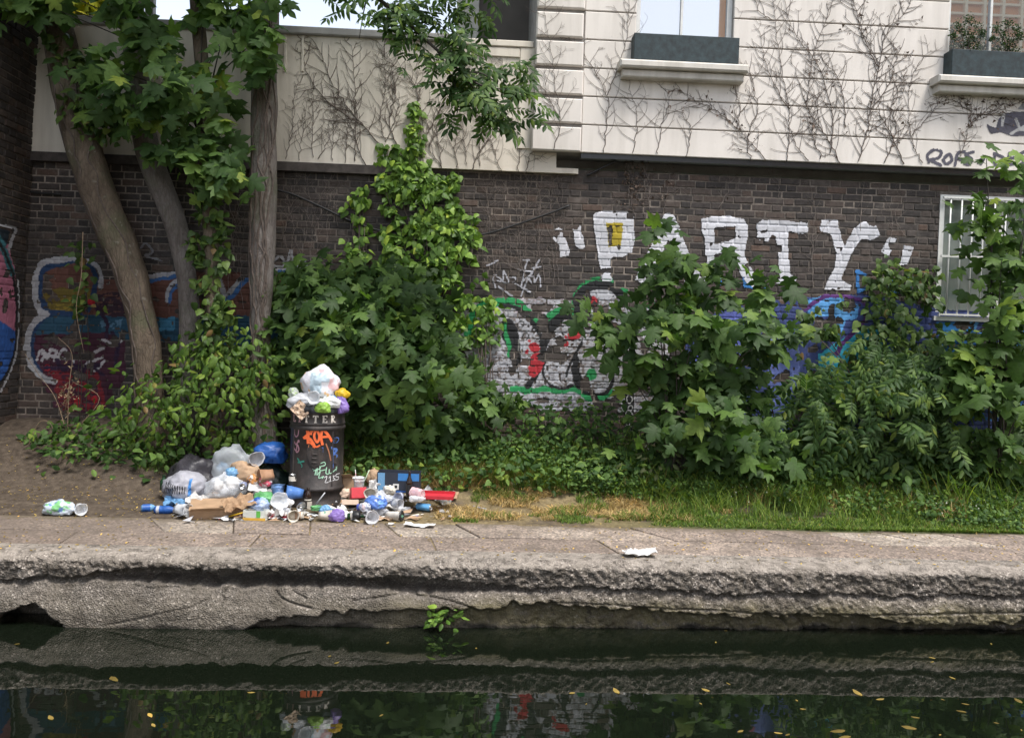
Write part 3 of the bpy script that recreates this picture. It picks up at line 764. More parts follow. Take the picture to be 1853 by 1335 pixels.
# ------------------------------------------------------------------ graffiti: films of paint that follow bricks and joints
def wall_relief(x, z):                  # how far the bare wall stands back from the paint film: brick face or joint
    k = np.floor(z / COURSE); per = 0.222 + 0.107 + 2 * GAP
    off = np.where(np.mod(k, 2) == 1, 0.5 * per, 0.0) + 0.02 * np.sin(k * 2.3)
    a = np.mod(x - off, per)
    dz = np.minimum(z - k * COURSE, 0) + np.clip(z - k * COURSE - BH, 0, 1)
    joint = (dz > 0.0015) | ((a > .222) & (a < .222 + GAP)) | (a > per - GAP)
    bid = hash2(np.floor((x - off) / per) * 2 + (a > .228), k, 5)
    return joint, bid
def graffiti(name, label, cat, layers, Y, bbox, cell=0.009, rough=4.0, wear=0.10, joint_loss=0.35, relief=True, seed=0, film=0.0, side=False):
    (u0, v0, u1, v1) = bbox
    cu, cv = np.array([u0, u1, u0, u1]), np.array([v0, v0, v1, v1])
    if side:                             # the abutment's plane x = AB_A + AB_B z instead of y = Y
        d = ray(cu, cv); t = (AB_A + AB_B * CAM_H) / (d[:, 0] - AB_B * d[:, 2]); c = (CN + d * t[:, None])[:, [1, 0, 2]]
    else: c = onY(cu, cv, Y)
    x0, x1, z0, z1 = c[:, 0].min(), c[:, 0].max(), c[:, 2].min(), c[:, 2].max()
    nx, nz = int((x1 - x0) / cell) + 1, int((z1 - z0) / cell) + 1
    gx, gzz = np.meshgrid(x0 + np.arange(nx + 1) * cell, z0 + np.arange(nz + 1) * cell)
    if side: x0 = x0; gx = np.minimum(gx, WALL_Y - .02)
    place = (lambda f: np.stack([AB_A + AB_B * gzz + f, gx, gzz], -1)) if side else (lambda f: np.stack([gx, Y - f, gzz], -1))
    pp, _ = proj(place(np.zeros_like(gx)))
    U = pp[..., 0] + rough * (fbm(gx * 14, gzz * 14, seed + 1, 3) - .5) * 2
    W = pp[..., 1] + rough * (fbm(gx * 14, gzz * 14, seed + 2, 3) - .5) * 2
    color = np.zeros(U.shape + (3,)); alpha = np.zeros(U.shape)
    for kind, geo, col, *w in layers:
        if kind == 'poly': m = inpoly(U, W, geo)
        elif kind == 'line': m = segdist(U, W, smooth_line(geo, 5).tolist()) < w[0] / 2
        elif kind == 'bar': m = segdist(U, W, geo) < w[0] / 2
        elif kind == 'ell':
            cx, cy, rx, ry, an = geo
            dx, dy = U - cx, W - cy
            m = ((dx * math.cos(an) + dy * math.sin(an)) / rx) ** 2 + ((-dx * math.sin(an) + dy * math.cos(an)) / ry) ** 2 < 1
        elif kind == 'spray':            # soft cloud of paint: keep cells by noise
            m = inpoly(U, W, geo) & (fbm(gx * 26, gzz * 40, seed + 9 + int(w[0] * 1000), 3) > w[0])
        if kind == 'erase': m = inpoly(U, W, geo); alpha[m] = 0; continue
        color[m] = col; alpha[m] = 1
    joint, bid = wall_relief(gx, gzz)
    wn_ = fbm(gx * 6, gzz * 6, seed + 4, 5)
    alpha[wn_ < np.quantile(wn_, wear)] = 0
    if relief:
        jl = fbm(gx * 20, gzz * 20, seed + 6, 2)
        alpha[joint & (jl < joint_loss)] = 0
        alpha[(bid < 0.06) & (fbm(gx * 9, gzz * 9, seed + 3) > .5)] = 0
        color = color * (0.88 + 0.2 * bid[..., None])
    yy = np.full_like(gx, (0.006 if relief else 0.004) + film)
    if relief: yy = yy - np.where(joint, 0.009, 0.0)
    keep = (alpha[:-1, :-1] + alpha[1:, :-1] + alpha[:-1, 1:] + alpha[1:, 1:]) >= 3
    i = np.arange(nz)[:, None] * (nx + 1) + np.arange(nx)[None]
    F = np.stack([i, i + 1, i + nx + 2, i + nx + 1], -1)[keep]
    # vertices that have no colour take the colour of a neighbour that has
    for ax, sh in ((0, 1), (0, -1), (1, 1), (1, -1)):
        b = (color.sum(-1) == 0); color[b] = np.roll(color, sh, ax)[b]
    V = place(yy).reshape(-1, 3); C = color.reshape(-1, 3)
    used = np.unique(F); re = np.zeros(len(V), np.int64); re[used] = np.arange(len(used))
    V, C, F = V[used], C[used], re[F]
    base = V.mean(0)
    o = obj(name, mesh_of(name, V - base, F, M_PAINT, False, col=C), None, base)
    return tag(o, label, cat)
WHT, BLK, BLU, NAVY = (.62, .62, .66), (.02, .02, .022), (.05, .14, .34), (.02, .05, .12)
z7 = lambda pts: [(960 + x / 2.075, 340 + y / 2.075) for x, y in pts]
def party():
    L = []
    A = lambda k, pts, *w: L.append((k, z7(pts), WHT, *[q / 2.075 for q in w]))
    A('poly', [(80, 158), (112, 145), (128, 178), (150, 235), (145, 260), (110, 262), (108, 215), (85, 190)])
    A('poly', [(153, 143), (185, 133), (208, 222), (190, 232), (165, 218)])
    A('poly', [(235, 105), (250, 90), (300, 83), (360, 88), (388, 105), (392, 210), (378, 245), (345, 260), (302, 264), (300, 330), (312, 348), (268, 354), (262, 300), (250, 240), (240, 180)])
    L.append(('poly', z7([(285, 130), (348, 130), (340, 215), (295, 222)]), (.42, .32, .03)))
    L.append(('erase', z7([(288, 150), (304, 140), (306, 214), (298, 220)]), None))
    A('bar', [(520, 120), (470, 240), (420, 335)], 52); A('bar', [(520, 120), (565, 240), (615, 345)], 52); A('bar', [(455, 255), (580, 255)], 34); A('bar', [(395, 338), (450, 335)], 26); A('bar', [(590, 350), (650, 348)], 26)
    A('poly', [(640, 118), (662, 108), (740, 103), (800, 118), (818, 148), (818, 180), (806, 235), (690, 250), (688, 330), (708, 352), (640, 362), (650, 330), (655, 200), (642, 160)])
    L.append(('erase', z7([(690, 150), (770, 145), (768, 190), (690, 212)]), None))
    A('bar', [(775, 225), (800, 300), (835, 352)], 42)
    A('poly', [(848, 135), (870, 120), (930, 118), (1040, 132), (1045, 165), (1020, 175), (970, 165), (965, 180), (975, 325), (1000, 340), (995, 365), (920, 360), (935, 340), (920, 180), (905, 178), (890, 205), (850, 195)])
    A('poly', [(1085, 155), (1090, 120), (1155, 118), (1165, 180), (1180, 215), (1215, 150), (1250, 125), (1295, 125), (1312, 180), (1275, 198), (1240, 190), (1200, 260), (1165, 345), (1205, 365), (1200, 388), (1105, 382), (1110, 360), (1140, 300), (1145, 240), (1125, 175), (1090, 165)])
    A('poly', [(1345, 183), (1375, 190), (1345, 258), (1315, 240)]); A('poly', [(1400, 212), (1440, 222), (1415, 288), (1385, 292), (1393, 250)])
    graffiti('lettering', 'big white block letters reading "PARTY" in quote marks on the dark bricks', 'graffiti', L, WALL_Y, (985, 370, 1665, 535), .0085, 2.2, .035, .20, seed=3, film=.0015)
party()
z8 = lambda pts: [(800 + x / 3.926, 460 + y / 3.926) for x, y in pts]
def bubbles():
    GRN, RED, W = (.03, .27, .09), (.40, .03, .04), (.46, .46, .49)
    L = [('poly', z8([(100, 420), (190, 345), (420, 310), (560, 318), (700, 312), (930, 318), (960, 240), (1080, 200), (1220, 210), (1300, 300), (1500, 350), (1600, 500), (1640, 900), (1560, 1060), (1400, 1120), (1150, 1120), (830, 1110), (700, 1100), (500, 1040), (300, 900), (160, 700), (90, 560)]), W),
         ('spray', z8([(100, 420), (190, 330), (760, 300), (930, 310), (960, 500), (700, 520), (400, 360), (200, 450)]), (.40, .33, .36), .52),
         ('spray', z8([(450, 960), (700, 980), (900, 1000), (1500, 900), (1550, 1080), (1150, 1120), (700, 1110)]), (.30, .29, .34), .50)]
    for k, th in enumerate((.53, .56, .61)): L.append(('spray', z8([(100, 330), (1600, 300), (1640, 1060), (300, 1100)]), ((.27, .26, .28), (.46, .46, .5), (.20, .17, .16))[k], th))
    A = lambda pts, col, w: L.append(('line', z8(pts), col, w / 3.926))
    P = lambda pts, col: L.append(('poly', z8(pts), col))
    A([(200, 620), (190, 540), (215, 440), (300, 360), (420, 335), (520, 340), (620, 420), (700, 520), (760, 450), (850, 405), (940, 420), (960, 300), (1040, 205), (1180, 195), (1290, 280)], GRN, 62)
    A([(1390, 320), (1450, 330), (1520, 400)], GRN, 60)
    A([(500, 955), (600, 965), (740, 960), (860, 975), (930, 950), (1020, 1010), (1110, 1020), (1200, 985)], GRN, 42)
    A([(420, 368), (520, 380), (620, 450), (690, 560), (712, 660), (700, 760), (680, 850), (600, 940)], BLK, 34)
    P([(420, 480), (440, 455), (480, 455), (530, 520), (555, 640), (555, 780), (520, 800), (490, 760), (470, 700), (430, 600)], BLK)
    P([(430, 500), (460, 490), (500, 690), (495, 730), (470, 730)], GRN)
    P([(715, 770), (712, 640), (725, 560), (760, 470), (830, 415), (900, 420), (970, 450), (1020, 560), (1020, 585), (985, 510), (930, 460), (870, 465), (800, 540), (750, 640), (730, 760)], BLK)
    A([(728, 700), (725, 860), (770, 930), (850, 955), (930, 930)], BLK, 20)
    P([(1005, 590), (1000, 640), (965, 690), (975, 800), (1000, 930), (1050, 985), (1010, 990), (940, 930), (915, 850), (940, 700)], BLK)
    A([(950, 700), (905, 800), (875, 870)], BLK, 18)
    A([(1010, 970), (1090, 1000), (1170, 980), (1210, 900), (1195, 780), (1150, 680)], BLK, 24)
    A([(970, 440), (960, 320), (1040, 235), (1180, 225), (1260, 290)], BLK, 60)
    A([(975, 440), (1020, 475), (1150, 470)], BLK, 16)
    A([(530, 520), (545, 480), (585, 490), (570, 520), (540, 525)], (.06, .06, .06), 9); A([(560, 590), (590, 560), (615, 580), (600, 610), (560, 612)], (.06, .06, .06), 9)
    A([(740, 700), (830, 715), (920, 680)], (.15, .15, .14), 9); A([(545, 600), (545, 700), (600, 715), (700, 690)], (.2, .2, .18), 9)
    A([(990, 920), (1190, 925)], (.06, .06, .06), 8)
    E = lambda x, y, rx, ry, a, c: L.append(('ell', (800 + x / 3.926, 460 + y / 3.926, rx / 3.926, ry / 3.926, a), c))
    E(655, 660, 38, 38, 0, RED); E(667, 785, 52, 90, .25, RED); E(622, 617, 12, 12, 0, RED); E(600, 692, 14, 14, 0, RED)
    E(942, 572, 48, 40, -.5, RED); E(880, 633, 24, 22, 0, RED); E(878, 590, 12, 10, 0, RED); E(1075, 335, 36, 40, .3, RED); E(1125, 382, 18, 16, 0, RED)
    E(1060, 850, 36, 42, .2, GRN)
    graffiti('mural', 'white bubble letters with black outlines, green glow and red blobs, mid wall', 'graffiti', L, WALL_Y, (815, 500, 1235, 755), .009, 3.0, .15, .36, seed=13)
    # black strip with a vertical scrawl
    L = [('poly', z8([(1296, 930), (1366, 925), (1362, 1100), (1350, 1290), (1300, 1290), (1298, 1100)]), BLK)]
    for s in ([(1320, 930), (1335, 965), (1350, 970)], [(1318, 1000), (1340, 1005), (1352, 1030), (1335, 1058), (1315, 1050), (1312, 1015), (1330, 1000)], [(1318, 1120), (1325, 1080), (1345, 1075), (1352, 1095), (1335, 1110), (1325, 1105)], [(1335, 1110), (1355, 1140)],
              [(1345, 1130), (1310, 1120), (1302, 1150), (1315, 1178), (1328, 1165), (1325, 1150)], [(1305, 1200), (1335, 1245)], [(1335, 1200), (1310, 1245)], [(1300, 1222), (1342, 1222)]):
        L.append(('line', z8(s), (.5, .5, .5), 7 / 3.926))
    graffiti('mural', 'narrow black strip with thin white vertical handwriting behind the maple', 'graffiti', L, WALL_Y, (1125, 690, 1155, 795), .005, .4, .0, .0, seed=17, film=.004)
    # thin white tag above
    L = []
    for s in ([(380, 240), (365, 190), (375, 150), (430, 185), (435, 120), (470, 200), (390, 190)], [(400, 230), (500, 300)], [(560, 240), (600, 60), (615, 45), (575, 40)], [(540, 110), (640, 130), (570, 190), (630, 160)], [(690, 40), (600, 200), (560, 300)],
              [(500, 200), (690, 300)], [(640, 100), (700, 90)], [(640, 210), (620, 170), (650, 160), (660, 200), (690, 140), (700, 250), (680, 300)], [(320, 80), (400, 45)], [(480, 160), (520, 170), (500, 230), (540, 240)]):
        L.append(('line', z8(s), (.42, .42, .46), 13 / 3.926))
    graffiti('mural', 'thin pale spray tag scrawled above the white bubble letters', 'graffiti', L, WALL_Y, (870, 462, 995, 548), .006, 1.5, .12, .4, seed=19)
bubbles()
z9 = lambda pts: [(x / 2.902, 340 + y / 2.902) for x, y in pts]
def left_mural():
    DW = (.40, .40, .42)  # left paints mixed darker, so their shade sits in the colour
    L = []
    P = lambda pts, col, *s: L.append(('spray' if s else 'poly', z9(pts), col, *s))
    A = lambda pts, col, w: L.append(('line', z9(pts), col, w / 2.902))
    P([(200, 470), (240, 400), (340, 375), (460, 390), (520, 470), (700, 500), (900, 440), (1300, 440), (1450, 430), (1640, 470), (1660, 620), (1640, 760), (1300, 760), (700, 780), (260, 660), (205, 600)], (.135, .06, .045))
    P([(210, 550), (300, 530), (480, 520), (480, 600), (420, 650), (260, 655), (215, 620)], (.16, .12, .025))
    P([(270, 590), (420, 570), (470, 620), (300, 650)], (.30, .22, .03), .5)
    P([(180, 720), (240, 665), (560, 670), (900, 680), (1640, 660), (1640, 850), (560, 790), (200, 780)], (.025, .08, .13))
    P([(160, 770), (560, 760), (660, 800), (660, 1000), (540, 1180), (300, 1180), (190, 960), (150, 860)], (.065, .02, .036))
    P([(240, 960), (520, 960), (560, 1160), (330, 1180)], (.19, .02, .028), .50)
    P([(500, 560), (640, 540), (660, 680), (520, 670)], (.04, .02, .03), .4)
    P([(840, 680), (920, 680), (915, 750), (840, 750)], (.06, .22, .36)); P([(530, 700), (640, 690), (630, 740), (540, 740)], (.10, .20, .30), .45)
    A([(310, 400), (240, 425), (215, 470), (212, 560), (235, 620), (275, 655), (420, 665)], NAVY, 30); A([(275, 665), (215, 700), (175, 770), (165, 850), (185, 920), (215, 970)], NAVY, 22)
    A([(310, 400), (420, 385), (490, 430), (500, 520), (470, 640)], NAVY, 26)
    A([(350, 372), (290, 380), (235, 390), (200, 425), (185, 480), (183, 580), (210, 640), (245, 665), (195, 690), (155, 750), (140, 820), (150, 890), (180, 950), (230, 1000), (285, 1018)], DW, 34)
    A([(350, 372), (430, 378), (520, 420), (530, 520)], DW, 26)
    A([(740, 480), (850, 455), (960, 450)], DW, 26); A([(760, 500), (860, 475), (930, 465)], BLU, 18)
    A([(880, 590), (880, 540), (920, 490), (990, 475)], DW, 22); A([(895, 600), (900, 550), (930, 510)], BLU, 18)
    A([(1150, 480), (1190, 570), (1250, 500), (1310, 455), (1440, 420)], DW, 34); A([(1180, 590), (1230, 560), (1300, 480), (1440, 445), (1600, 470)], BLU, 24)
    A([(1440, 425), (1560, 420), (1640, 470), (1650, 600), (1640, 720)], DW, 36); A([(1470, 440), (1560, 440), (1610, 500)], BLU, 20)
    A([(1440, 380), (1470, 360), (1500, 400), (1530, 330), (1540, 400), (1590, 380), (1620, 420)], (.34, .34, .36), 16)
    A([(740, 320), (770, 290), (800, 340), (760, 360), (850, 380)], (.22, .22, .23), 14)
    for s in ([(195, 900), (215, 850), (240, 880), (225, 905)], [(250, 890), (270, 850), (300, 860), (290, 900)], [(310, 900), (330, 845), (350, 860)], [(380, 920), (400, 880), (420, 900)], [(440, 950), (480, 880), (520, 850), (545, 840)], [(460, 920), (540, 890)], [(500, 960), (550, 910)], [(230, 870), (350, 900)], [(540, 800), (600, 820), (640, 800)]):
        L.append(('line', z9(s), (.5, .48, .5), 16 / 2.902))
    for x, y in ((440, 990), (460, 1040), (410, 1120), (500, 1110), (250, 945), (480, 600)): L.append(('ell', (x / 2.902, 340 + y / 2.902, 6, 6, 0), (.40, .02, .03)))
    for s in ([(240, 945), (520, 930)], [(300, 900), (330, 960), (380, 920), (420, 980), (470, 930), (540, 980)], [(500, 620), (560, 700), (560, 780)], [(590, 760), (620, 830), (600, 960)]): L.append(('line', z9(s), (.03, .015, .04), 20 / 2.902))
    graffiti('mural', 'big round bubble letters in brick red, blue and maroon behind the leaning trunk', 'graffiti', L, WALL_Y, (36, 440, 585, 760), .010, 3.0, .10, .30, seed=23)
    # abutment piece
    L = []
    P([(-60, 190), (40, 300), (75, 420), (85, 560), (85, 740), (70, 880), (30, 1000), (-60, 1060)], (.42, .15, .22))
    P([(-60, 700), (0, 700), (50, 730), (85, 760), (80, 880), (30, 1000), (-60, 1060)], (.03, .10, .34))
    A([(-60, 260), (20, 330), (60, 450)], (.05, .17, .20), 34)
    A([(-60, 230), (0, 300), (40, 380), (68, 470), (84, 600), (84, 760), (72, 870), (30, 985), (-20, 1040)], BLK, 14)
    A([(92, 480), (98, 600), (92, 780), (78, 890), (36, 1000), (0, 1070)], DW, 10)
    A([(-20, 190), (40, 205), (80, 215), (60, 270), (45, 320)], DW, 18)
    P([(-30, 205), (55, 225), (30, 310), (-30, 260)], (.02, .03, .04)); A([(-20, 235), (20, 300)], (.05, .17, .20), 20)
    graffiti('mural', 'pink and blue oval graffiti with white edge on the dark abutment', 'graffiti', L, 0, (-20, 395, 40, 720), .011, 1.5, .05, .15, seed=29, side=True)
left_mural()
def right_mural():
    LB, PB, PUR, DB, TQ = (.11, .33, .66), (.13, .17, .43), (.10, .03, .16), (.03, .12, .36), (.05, .40, .55)
    L = [('poly', [(1240, 620), (1300, 560), (1420, 540), (1560, 530), (1700, 560), (1860, 565), (1920, 600), (1920, 800), (1240, 800)], (.05, .07, .20)),
         ('poly', [(1455, 545), (1480, 535), (1530, 538), (1556, 555), (1550, 575), (1530, 580), (1520, 610), (1505, 615), (1500, 570), (1465, 575)], LB),
         ('poly', [(1260, 580), (1340, 560), (1350, 640), (1290, 700), (1250, 660)], (.13, .16, .50)), ('poly', [(1390, 600), (1440, 590), (1450, 700), (1460, 800), (1390, 800)], PB),
         ('poly', [(1480, 640), (1560, 590), (1600, 600), (1590, 700), (1490, 720)], TQ), ('poly', [(1485, 675), (1512, 672), (1510, 700), (1485, 695)], LB),
         ('poly', [(1693, 582), (1765, 584), (1765, 600), (1735, 602), (1725, 650), (1705, 660), (1700, 610)], (.04, .22, .55)), ('poly', [(1740, 580), (1770, 582), (1765, 595), (1740, 594)], LB),
         ('poly', [(1600, 620), (1700, 640), (1700, 720), (1600, 720)], (.03, .09, .28)), ('spray', [(1700, 600), (1900, 590), (1900, 760), (1700, 760)], (.04, .16, .42), .45),
         ('ell', (1555, 690, 12, 12, 0), PUR), ('line', [(1455, 560), (1500, 535), (1560, 545), (1565, 580), (1525, 620), (1515, 640)], PUR, 8), ('ell', (1385, 618, 8, 8, 0), (.40, .12, .20)), ('ell', (1225, 600, 9, 8, 0), (.40, .12, .20)), ('ell', (1235, 590, 20, 16, 0), PB),
         ('line', [(1690, 690), (1700, 665), (1712, 668)], (.5, .5, .5), 4), ('line', [(1570, 600), (1590, 620), (1570, 645)], TQ, 6)]
    graffiti('mural', 'blue and purple bubble letters mostly hidden behind ivy below the barred window', 'graffiti', L, WALL_Y, (1225, 528, 1900, 790), .011, 3.0, .12, .3, seed=37)
    B = (.05, .20, .50); L = []
    for s in ([(1228, 312), (1230, 385)], [(1225, 315), (1280, 335), (1285, 365), (1232, 388)], [(1345, 330), (1350, 390), (1395, 385)], [(1345, 345), (1390, 340)], [(1420, 330), (1425, 395)], [(870, 345), (880, 390)], [(705, 325), (715, 360)], [(800, 330), (805, 370), (850, 372)]):
        L.append(('bar', z7(s), B, 14 / 2.075))
    graffiti('mural', 'loose blue capital letters sprayed under the word PARTY', 'graffiti', L, WALL_Y, (1290, 485, 1660, 540), .009, 1.6, .08, .3, seed=41)
    G = (.10, .095, .12); L = []
    q = lambda pts: [(1640 + x / 3.709, y / 3.709) for x, y in pts]
    for s in ([(150, 1090), (140, 1040), (190, 1005), (235, 1020), (215, 1060), (165, 1075), (230, 1110)], [(255, 1060), (290, 1035), (305, 1075), (270, 1100), (245, 1075)], [(325, 1110), (345, 1030), (390, 1020)], [(340, 1065), (420, 1095)],
              [(450, 1020), (400, 1040), (440, 1070), (420, 1105), (390, 1100)], [(480, 1090), (520, 1060), (500, 1100)], [(590, 1030), (600, 1110), (660, 1070), (590, 1030)], [(690, 1030), (685, 1100), (740, 1095)], [(690, 1065), (735, 1060)], [(790, 1020), (750, 1050), (790, 1080), (760, 1110)]):
        L.append(('line', q(s), G, 22 / 3.709))
    graffiti('mural', 'dark grey handwritten tag along the lowest white course, right end', 'graffiti', L, HOUSE_Y, (1672, 262, 1860, 305), .007, .8, .02, .0, False, 43)
    L = [('poly', q([(550, 840), (600, 860), (620, 800), (660, 760), (740, 750), (900, 745), (900, 915), (700, 915), (640, 890), (570, 900)]), G), ('poly', q([(640, 770), (665, 760), (650, 850), (635, 850)]), (.5, .49, .48)),
         ('line', q([(700, 900), (760, 870), (830, 880)]), (.5, .49, .48), 5), ('line', q([(735, 800), (760, 860), (790, 850)]), (.5, .49, .48), 5), ('poly', q([(740, 740), (780, 690), (900, 660), (900, 740)]), (.25, .245, .25)), ('line', q([(545, 840), (570, 890), (590, 870)]), G, 4)]
    graffiti('mural', 'filled dark grey bubble tag under the right window sill', 'graffiti', L, HOUSE_Y, (1783, 172, 1880, 252), .007, .8, .02, .0, False, 47)
right_mural()
# black cable slung along the bricks
def cable(px, label):
    P = smooth_line([onY(u, v, WALL_Y - .03) for u, v in px], 6)
    m = MB(); m.tube(P, .011, 6); c = P[len(P) // 2]
    m.V = [tuple(np.array(p) - c) for p in m.V]
    tag(m.build('cable', M_CABLE, None, True, c), label, 'cable', 'cables along the brick wall')
cable([(497, 343), (530, 352), (580, 374), (640, 402), (700, 420), (780, 428), (868, 425), (930, 408), (1000, 384), (1030, 372)], 'black cable sagging across the bricks behind the ivy')
cable([(1062, 318), (1085, 306), (1115, 292), (1140, 286)], 'short black cable end below the corner of the white house')
cable([(-10, 322), (20, 336), (60, 348), (110, 352)], 'thin black cable across the dark abutment bricks')
# ------------------------------------------------------------------ leaves
def fan(half, c, fold=0.18, droop=0.16, seed=0):
    r = random.Random(seed)
    pts = [(0.0, 0.0)] + half + [(0.0, 1.0)] + [(-x, y) for x, y in reversed(half)]
    V = [(x + r.uniform(-.02, .02), y + r.uniform(-.02, .02), -fold * abs(x) - droop * y * y + r.uniform(-.025, .025)) for x, y in pts] + [(0, c, 0.02)]
    n = len(pts)
    return np.array(V), np.array([(i, (i + 1) % n, n) for i in range(n)])[:, [1, 0, 2]]
MAPLE = [fan([(.10, -.06), (.30, -.10), (.54, .04), (.40, .14), (.30, .22), (.46, .32), (.56, .42), (.74, .62), (.54, .57), (.40, .60), (.21, .54), (.26, .70), (.19, .80)], .34, f, d, s) for f, d, s in ((.25, .18, 1), (.10, .30, 2), (.35, .10, 3), (.18, .25, 4))]
IVY = [fan([(.16, -.06), (.34, .02), (.44, .22), (.36, .40), (.30, .52), (.18, .72)], .32, f, d, s) for f, d, s in ((.22, .15, 1), (.10, .25, 2), (.30, .10, 3))]
OVATE = [fan([(.16, .12), (.27, .36), (.26, .58), (.14, .84)], .45, f, d, s) for f, d, s in ((.40, .22, 1), (.25, .40, 2), (.5, .15, 3))]
def pinnate(nl, seed, width=.16, length=.36):
    r = random.Random(seed); V = []; F = []
    def leaflet(x, y, ang, L):
        o = len(V); ca, sa = math.cos(ang), math.sin(ang)
        for a, b, z in ((0, 0, 0), (width * L / length, .35 * L, -.04), (width * .7 * L / length, .7 * L, -.06), (0, L, -.10), (-width * .7 * L / length, .7 * L, -.06), (-width * L / length, .35 * L, -.04), (0, .45 * L, .015)):
            V.append((x + a * ca + b * sa, y - a * sa + b * ca, z - .18 * (y + b * ca) ** 2 - .12 * abs(b * sa) + r.uniform(-.01, .01)))
        F.extend([(o + (i + 1) % 6, o + i, o + 6) for i in range(6)])
    for i in range(nl):
        y = .18 + .62 * i / max(nl - 1, 1); L = length * (1 - .25 * abs(i / nl - .45))
        for s in (-1, 1): leaflet(0, y, s * (1.15 - .25 * i / nl + r.uniform(-.1, .1)), L)
    leaflet(0, .85, 0, length * .9)
    o = len(V); V.extend([(-.008, 0, 0), (.008, 0, 0), (.006, .85, -.13), (-.006, .85, -.13)]); F.extend([(o, o + 1, o + 2), (o, o + 2, o + 3)])
    return np.array(V), np.array(F)
ASH = [pinnate(4, s, .085, .40) for s in (1, 2, 3)]
def frames(n, tip):
    n = n / np.linalg.norm(n, axis=1)[:, None]
    y = tip - n * (tip * n).sum(1)[:, None]; y /= np.linalg.norm(y, axis=1)[:, None] + 1e-9
    return np.stack([np.cross(y, n), y, n], -1)
def leaves(root, tpl, P, R, S, mat, nparts=300, part='leaf', rest='foliage', seed=0):
    """the leaves that show largest become parts of the plant, the others one mass"""
    N = len(P); rg = np.random.default_rng(seed)
    which = rg.integers(0, len(tpl), N)
    chosen = np.zeros(N, bool)
    if nparts:
        pp, dep = proj(P + R[:, :, 1] * (S * .5)[:, None]); spx = S * FPX / dep
        ok = (pp[:, 0] > 5) & (pp[:, 0] < PW - 5) & (pp[:, 1] > 5) & (pp[:, 1] < PH - 5)
        cell = max(spx.mean() * .55, 4)
        key = np.floor(pp[:, 0] / cell).astype(np.int64) * 10000 + np.floor(pp[:, 1] / cell).astype(np.int64)
        o = np.lexsort((dep, key)); first = np.ones(N, bool); first[1:] = key[o][1:] != key[o][:-1]
        front = o[first]; front = front[ok[front]]
        front = front[np.argsort(-spx[front] * (np.abs(R[front, 1, 2]) + .3))][:nparts]
        chosen[front] = True
        base = np.array(_wloc(root))
        ms = [mesh_of(part, V, F, mat) for V, F in tpl]
        for i in np.nonzero(chosen)[0]:
            q = obj(part, ms[which[i]], root)
            M = np.eye(4); M[:3, :3] = R[i] * S[i]; M[:3, 3] = P[i] - base
            q.matrix_basis = Matrix(M.tolist())
    VV, FF, off = [], [], 0
    for k, (V, F) in enumerate(tpl):
        ix = np.nonzero((which == k) & ~chosen)[0]
        if not len(ix): continue
        W = np.einsum('nij,vj->nvi', R[ix] * S[ix][:, None, None], V) + P[ix][:, None]
        VV.append(W.reshape(-1, 3)); FF.append((F[None] + (np.arange(len(ix)) * len(V))[:, None, None]).reshape(-1, 3) + off); off += W.shape[0] * W.shape[1]
    if VV:
        o = wpart(root, rest, np.concatenate(VV), np.concatenate(FF), mat); tag(o, kind='stuff')
        return o
def sample(poly, n, rg):
    xs = [p[0] for p in poly]; ys = [p[1] for p in poly]
    out = np.zeros((0, 2))
    while len(out) < n:
        q = rg.uniform((min(xs), min(ys)), (max(xs), max(ys)), (n * 3 + 20, 2))
        out = np.concatenate([out, q[inpoly(q[:, 0], q[:, 1], poly)]])
    return out[:n]
def cloud(poly, n, size, Yf, Yb, seed, k=6, spread=.11, up=.55, jit=.45, flat=False, var=.35):
    """leaf positions in sprays through the plant's volume: outline from where the plant stands, thickness Yf..Yb"""
    rg = np.random.default_rng(seed)
    nc = max(n // k, 1)
    c = sample(poly, nc, rg)
    e = np.clip(edgedist(c[:, 0], c[:, 1], poly) / 70, 0.08, 1) ** .5
    Y = Yb - (Yb - Yf) * e * rg.random(nc) ** .55
    C = onY(c[:, 0], c[:, 1], Y)
    idx = np.repeat(np.arange(nc), k)
    d = rg.normal(0, 1, (nc * k, 3)) * np.array([spread, spread * (.25 if flat else .7), spread * .62])
    P = C[idx] + d
    if flat: P[:, 1] = np.minimum(P[:, 1], Yb)
    tilt = rg.normal(0, .25, (nc, 3))[idx]
    n_ = np.array([0, -.8, up]) + tilt + rg.normal(0, jit, (nc * k, 3)) + d * 1.5 * np.array([1, .2, .3])
    n_[:, 1] = np.minimum(n_[:, 1], -.12)
    t = np.stack([d[:, 0] * 4 + rg.normal(0, .5, nc * k), np.full(nc * k, -.35), np.full(nc * k, -.75)], -1) + rg.normal(0, .25, (nc * k, 3))
    S = size * (1 + var * rg.normal(0, .6, nc * k)).clip(.45, 1.7)
    g = gz(P[:, 0], P[:, 1]) + .01
    P[:, 2] = np.maximum(P[:, 2], g)
    P[:, 1] = np.minimum(P[:, 1], WALL_Y - .02)
    return P, frames(n_, t), S, C
def cat(*cl): return tuple(np.concatenate([c[i] for c in cl]) for i in range(4))
def ground(u, Y): p = onY(u, 800, Y); return np.array([p[0], Y, float(gz(p[0], Y))])
M_MAPLE = leaf_mat('maple_leaf', (0.033, 0.075, 0.024), (0.095, 0.18, 0.05))
M_MAPLE2 = leaf_mat('bright_maple_leaf', (0.04, 0.088, 0.024), (0.11, 0.205, 0.05))
M_CANOPY = leaf_mat('canopy_maple_leaf', (0.048, 0.105, 0.036), (0.13, 0.235, 0.07))  # lighter green than the bush maple
M_IVY = leaf_mat('ivy_leaf', (0.06, 0.135, 0.024), (0.18, 0.32, 0.065), .38, .25)
M_IVY2 = leaf_mat('dark_ivy_leaf', (0.035, 0.075, 0.02), (0.10, 0.17, 0.045), .38, .25, dry=.02)
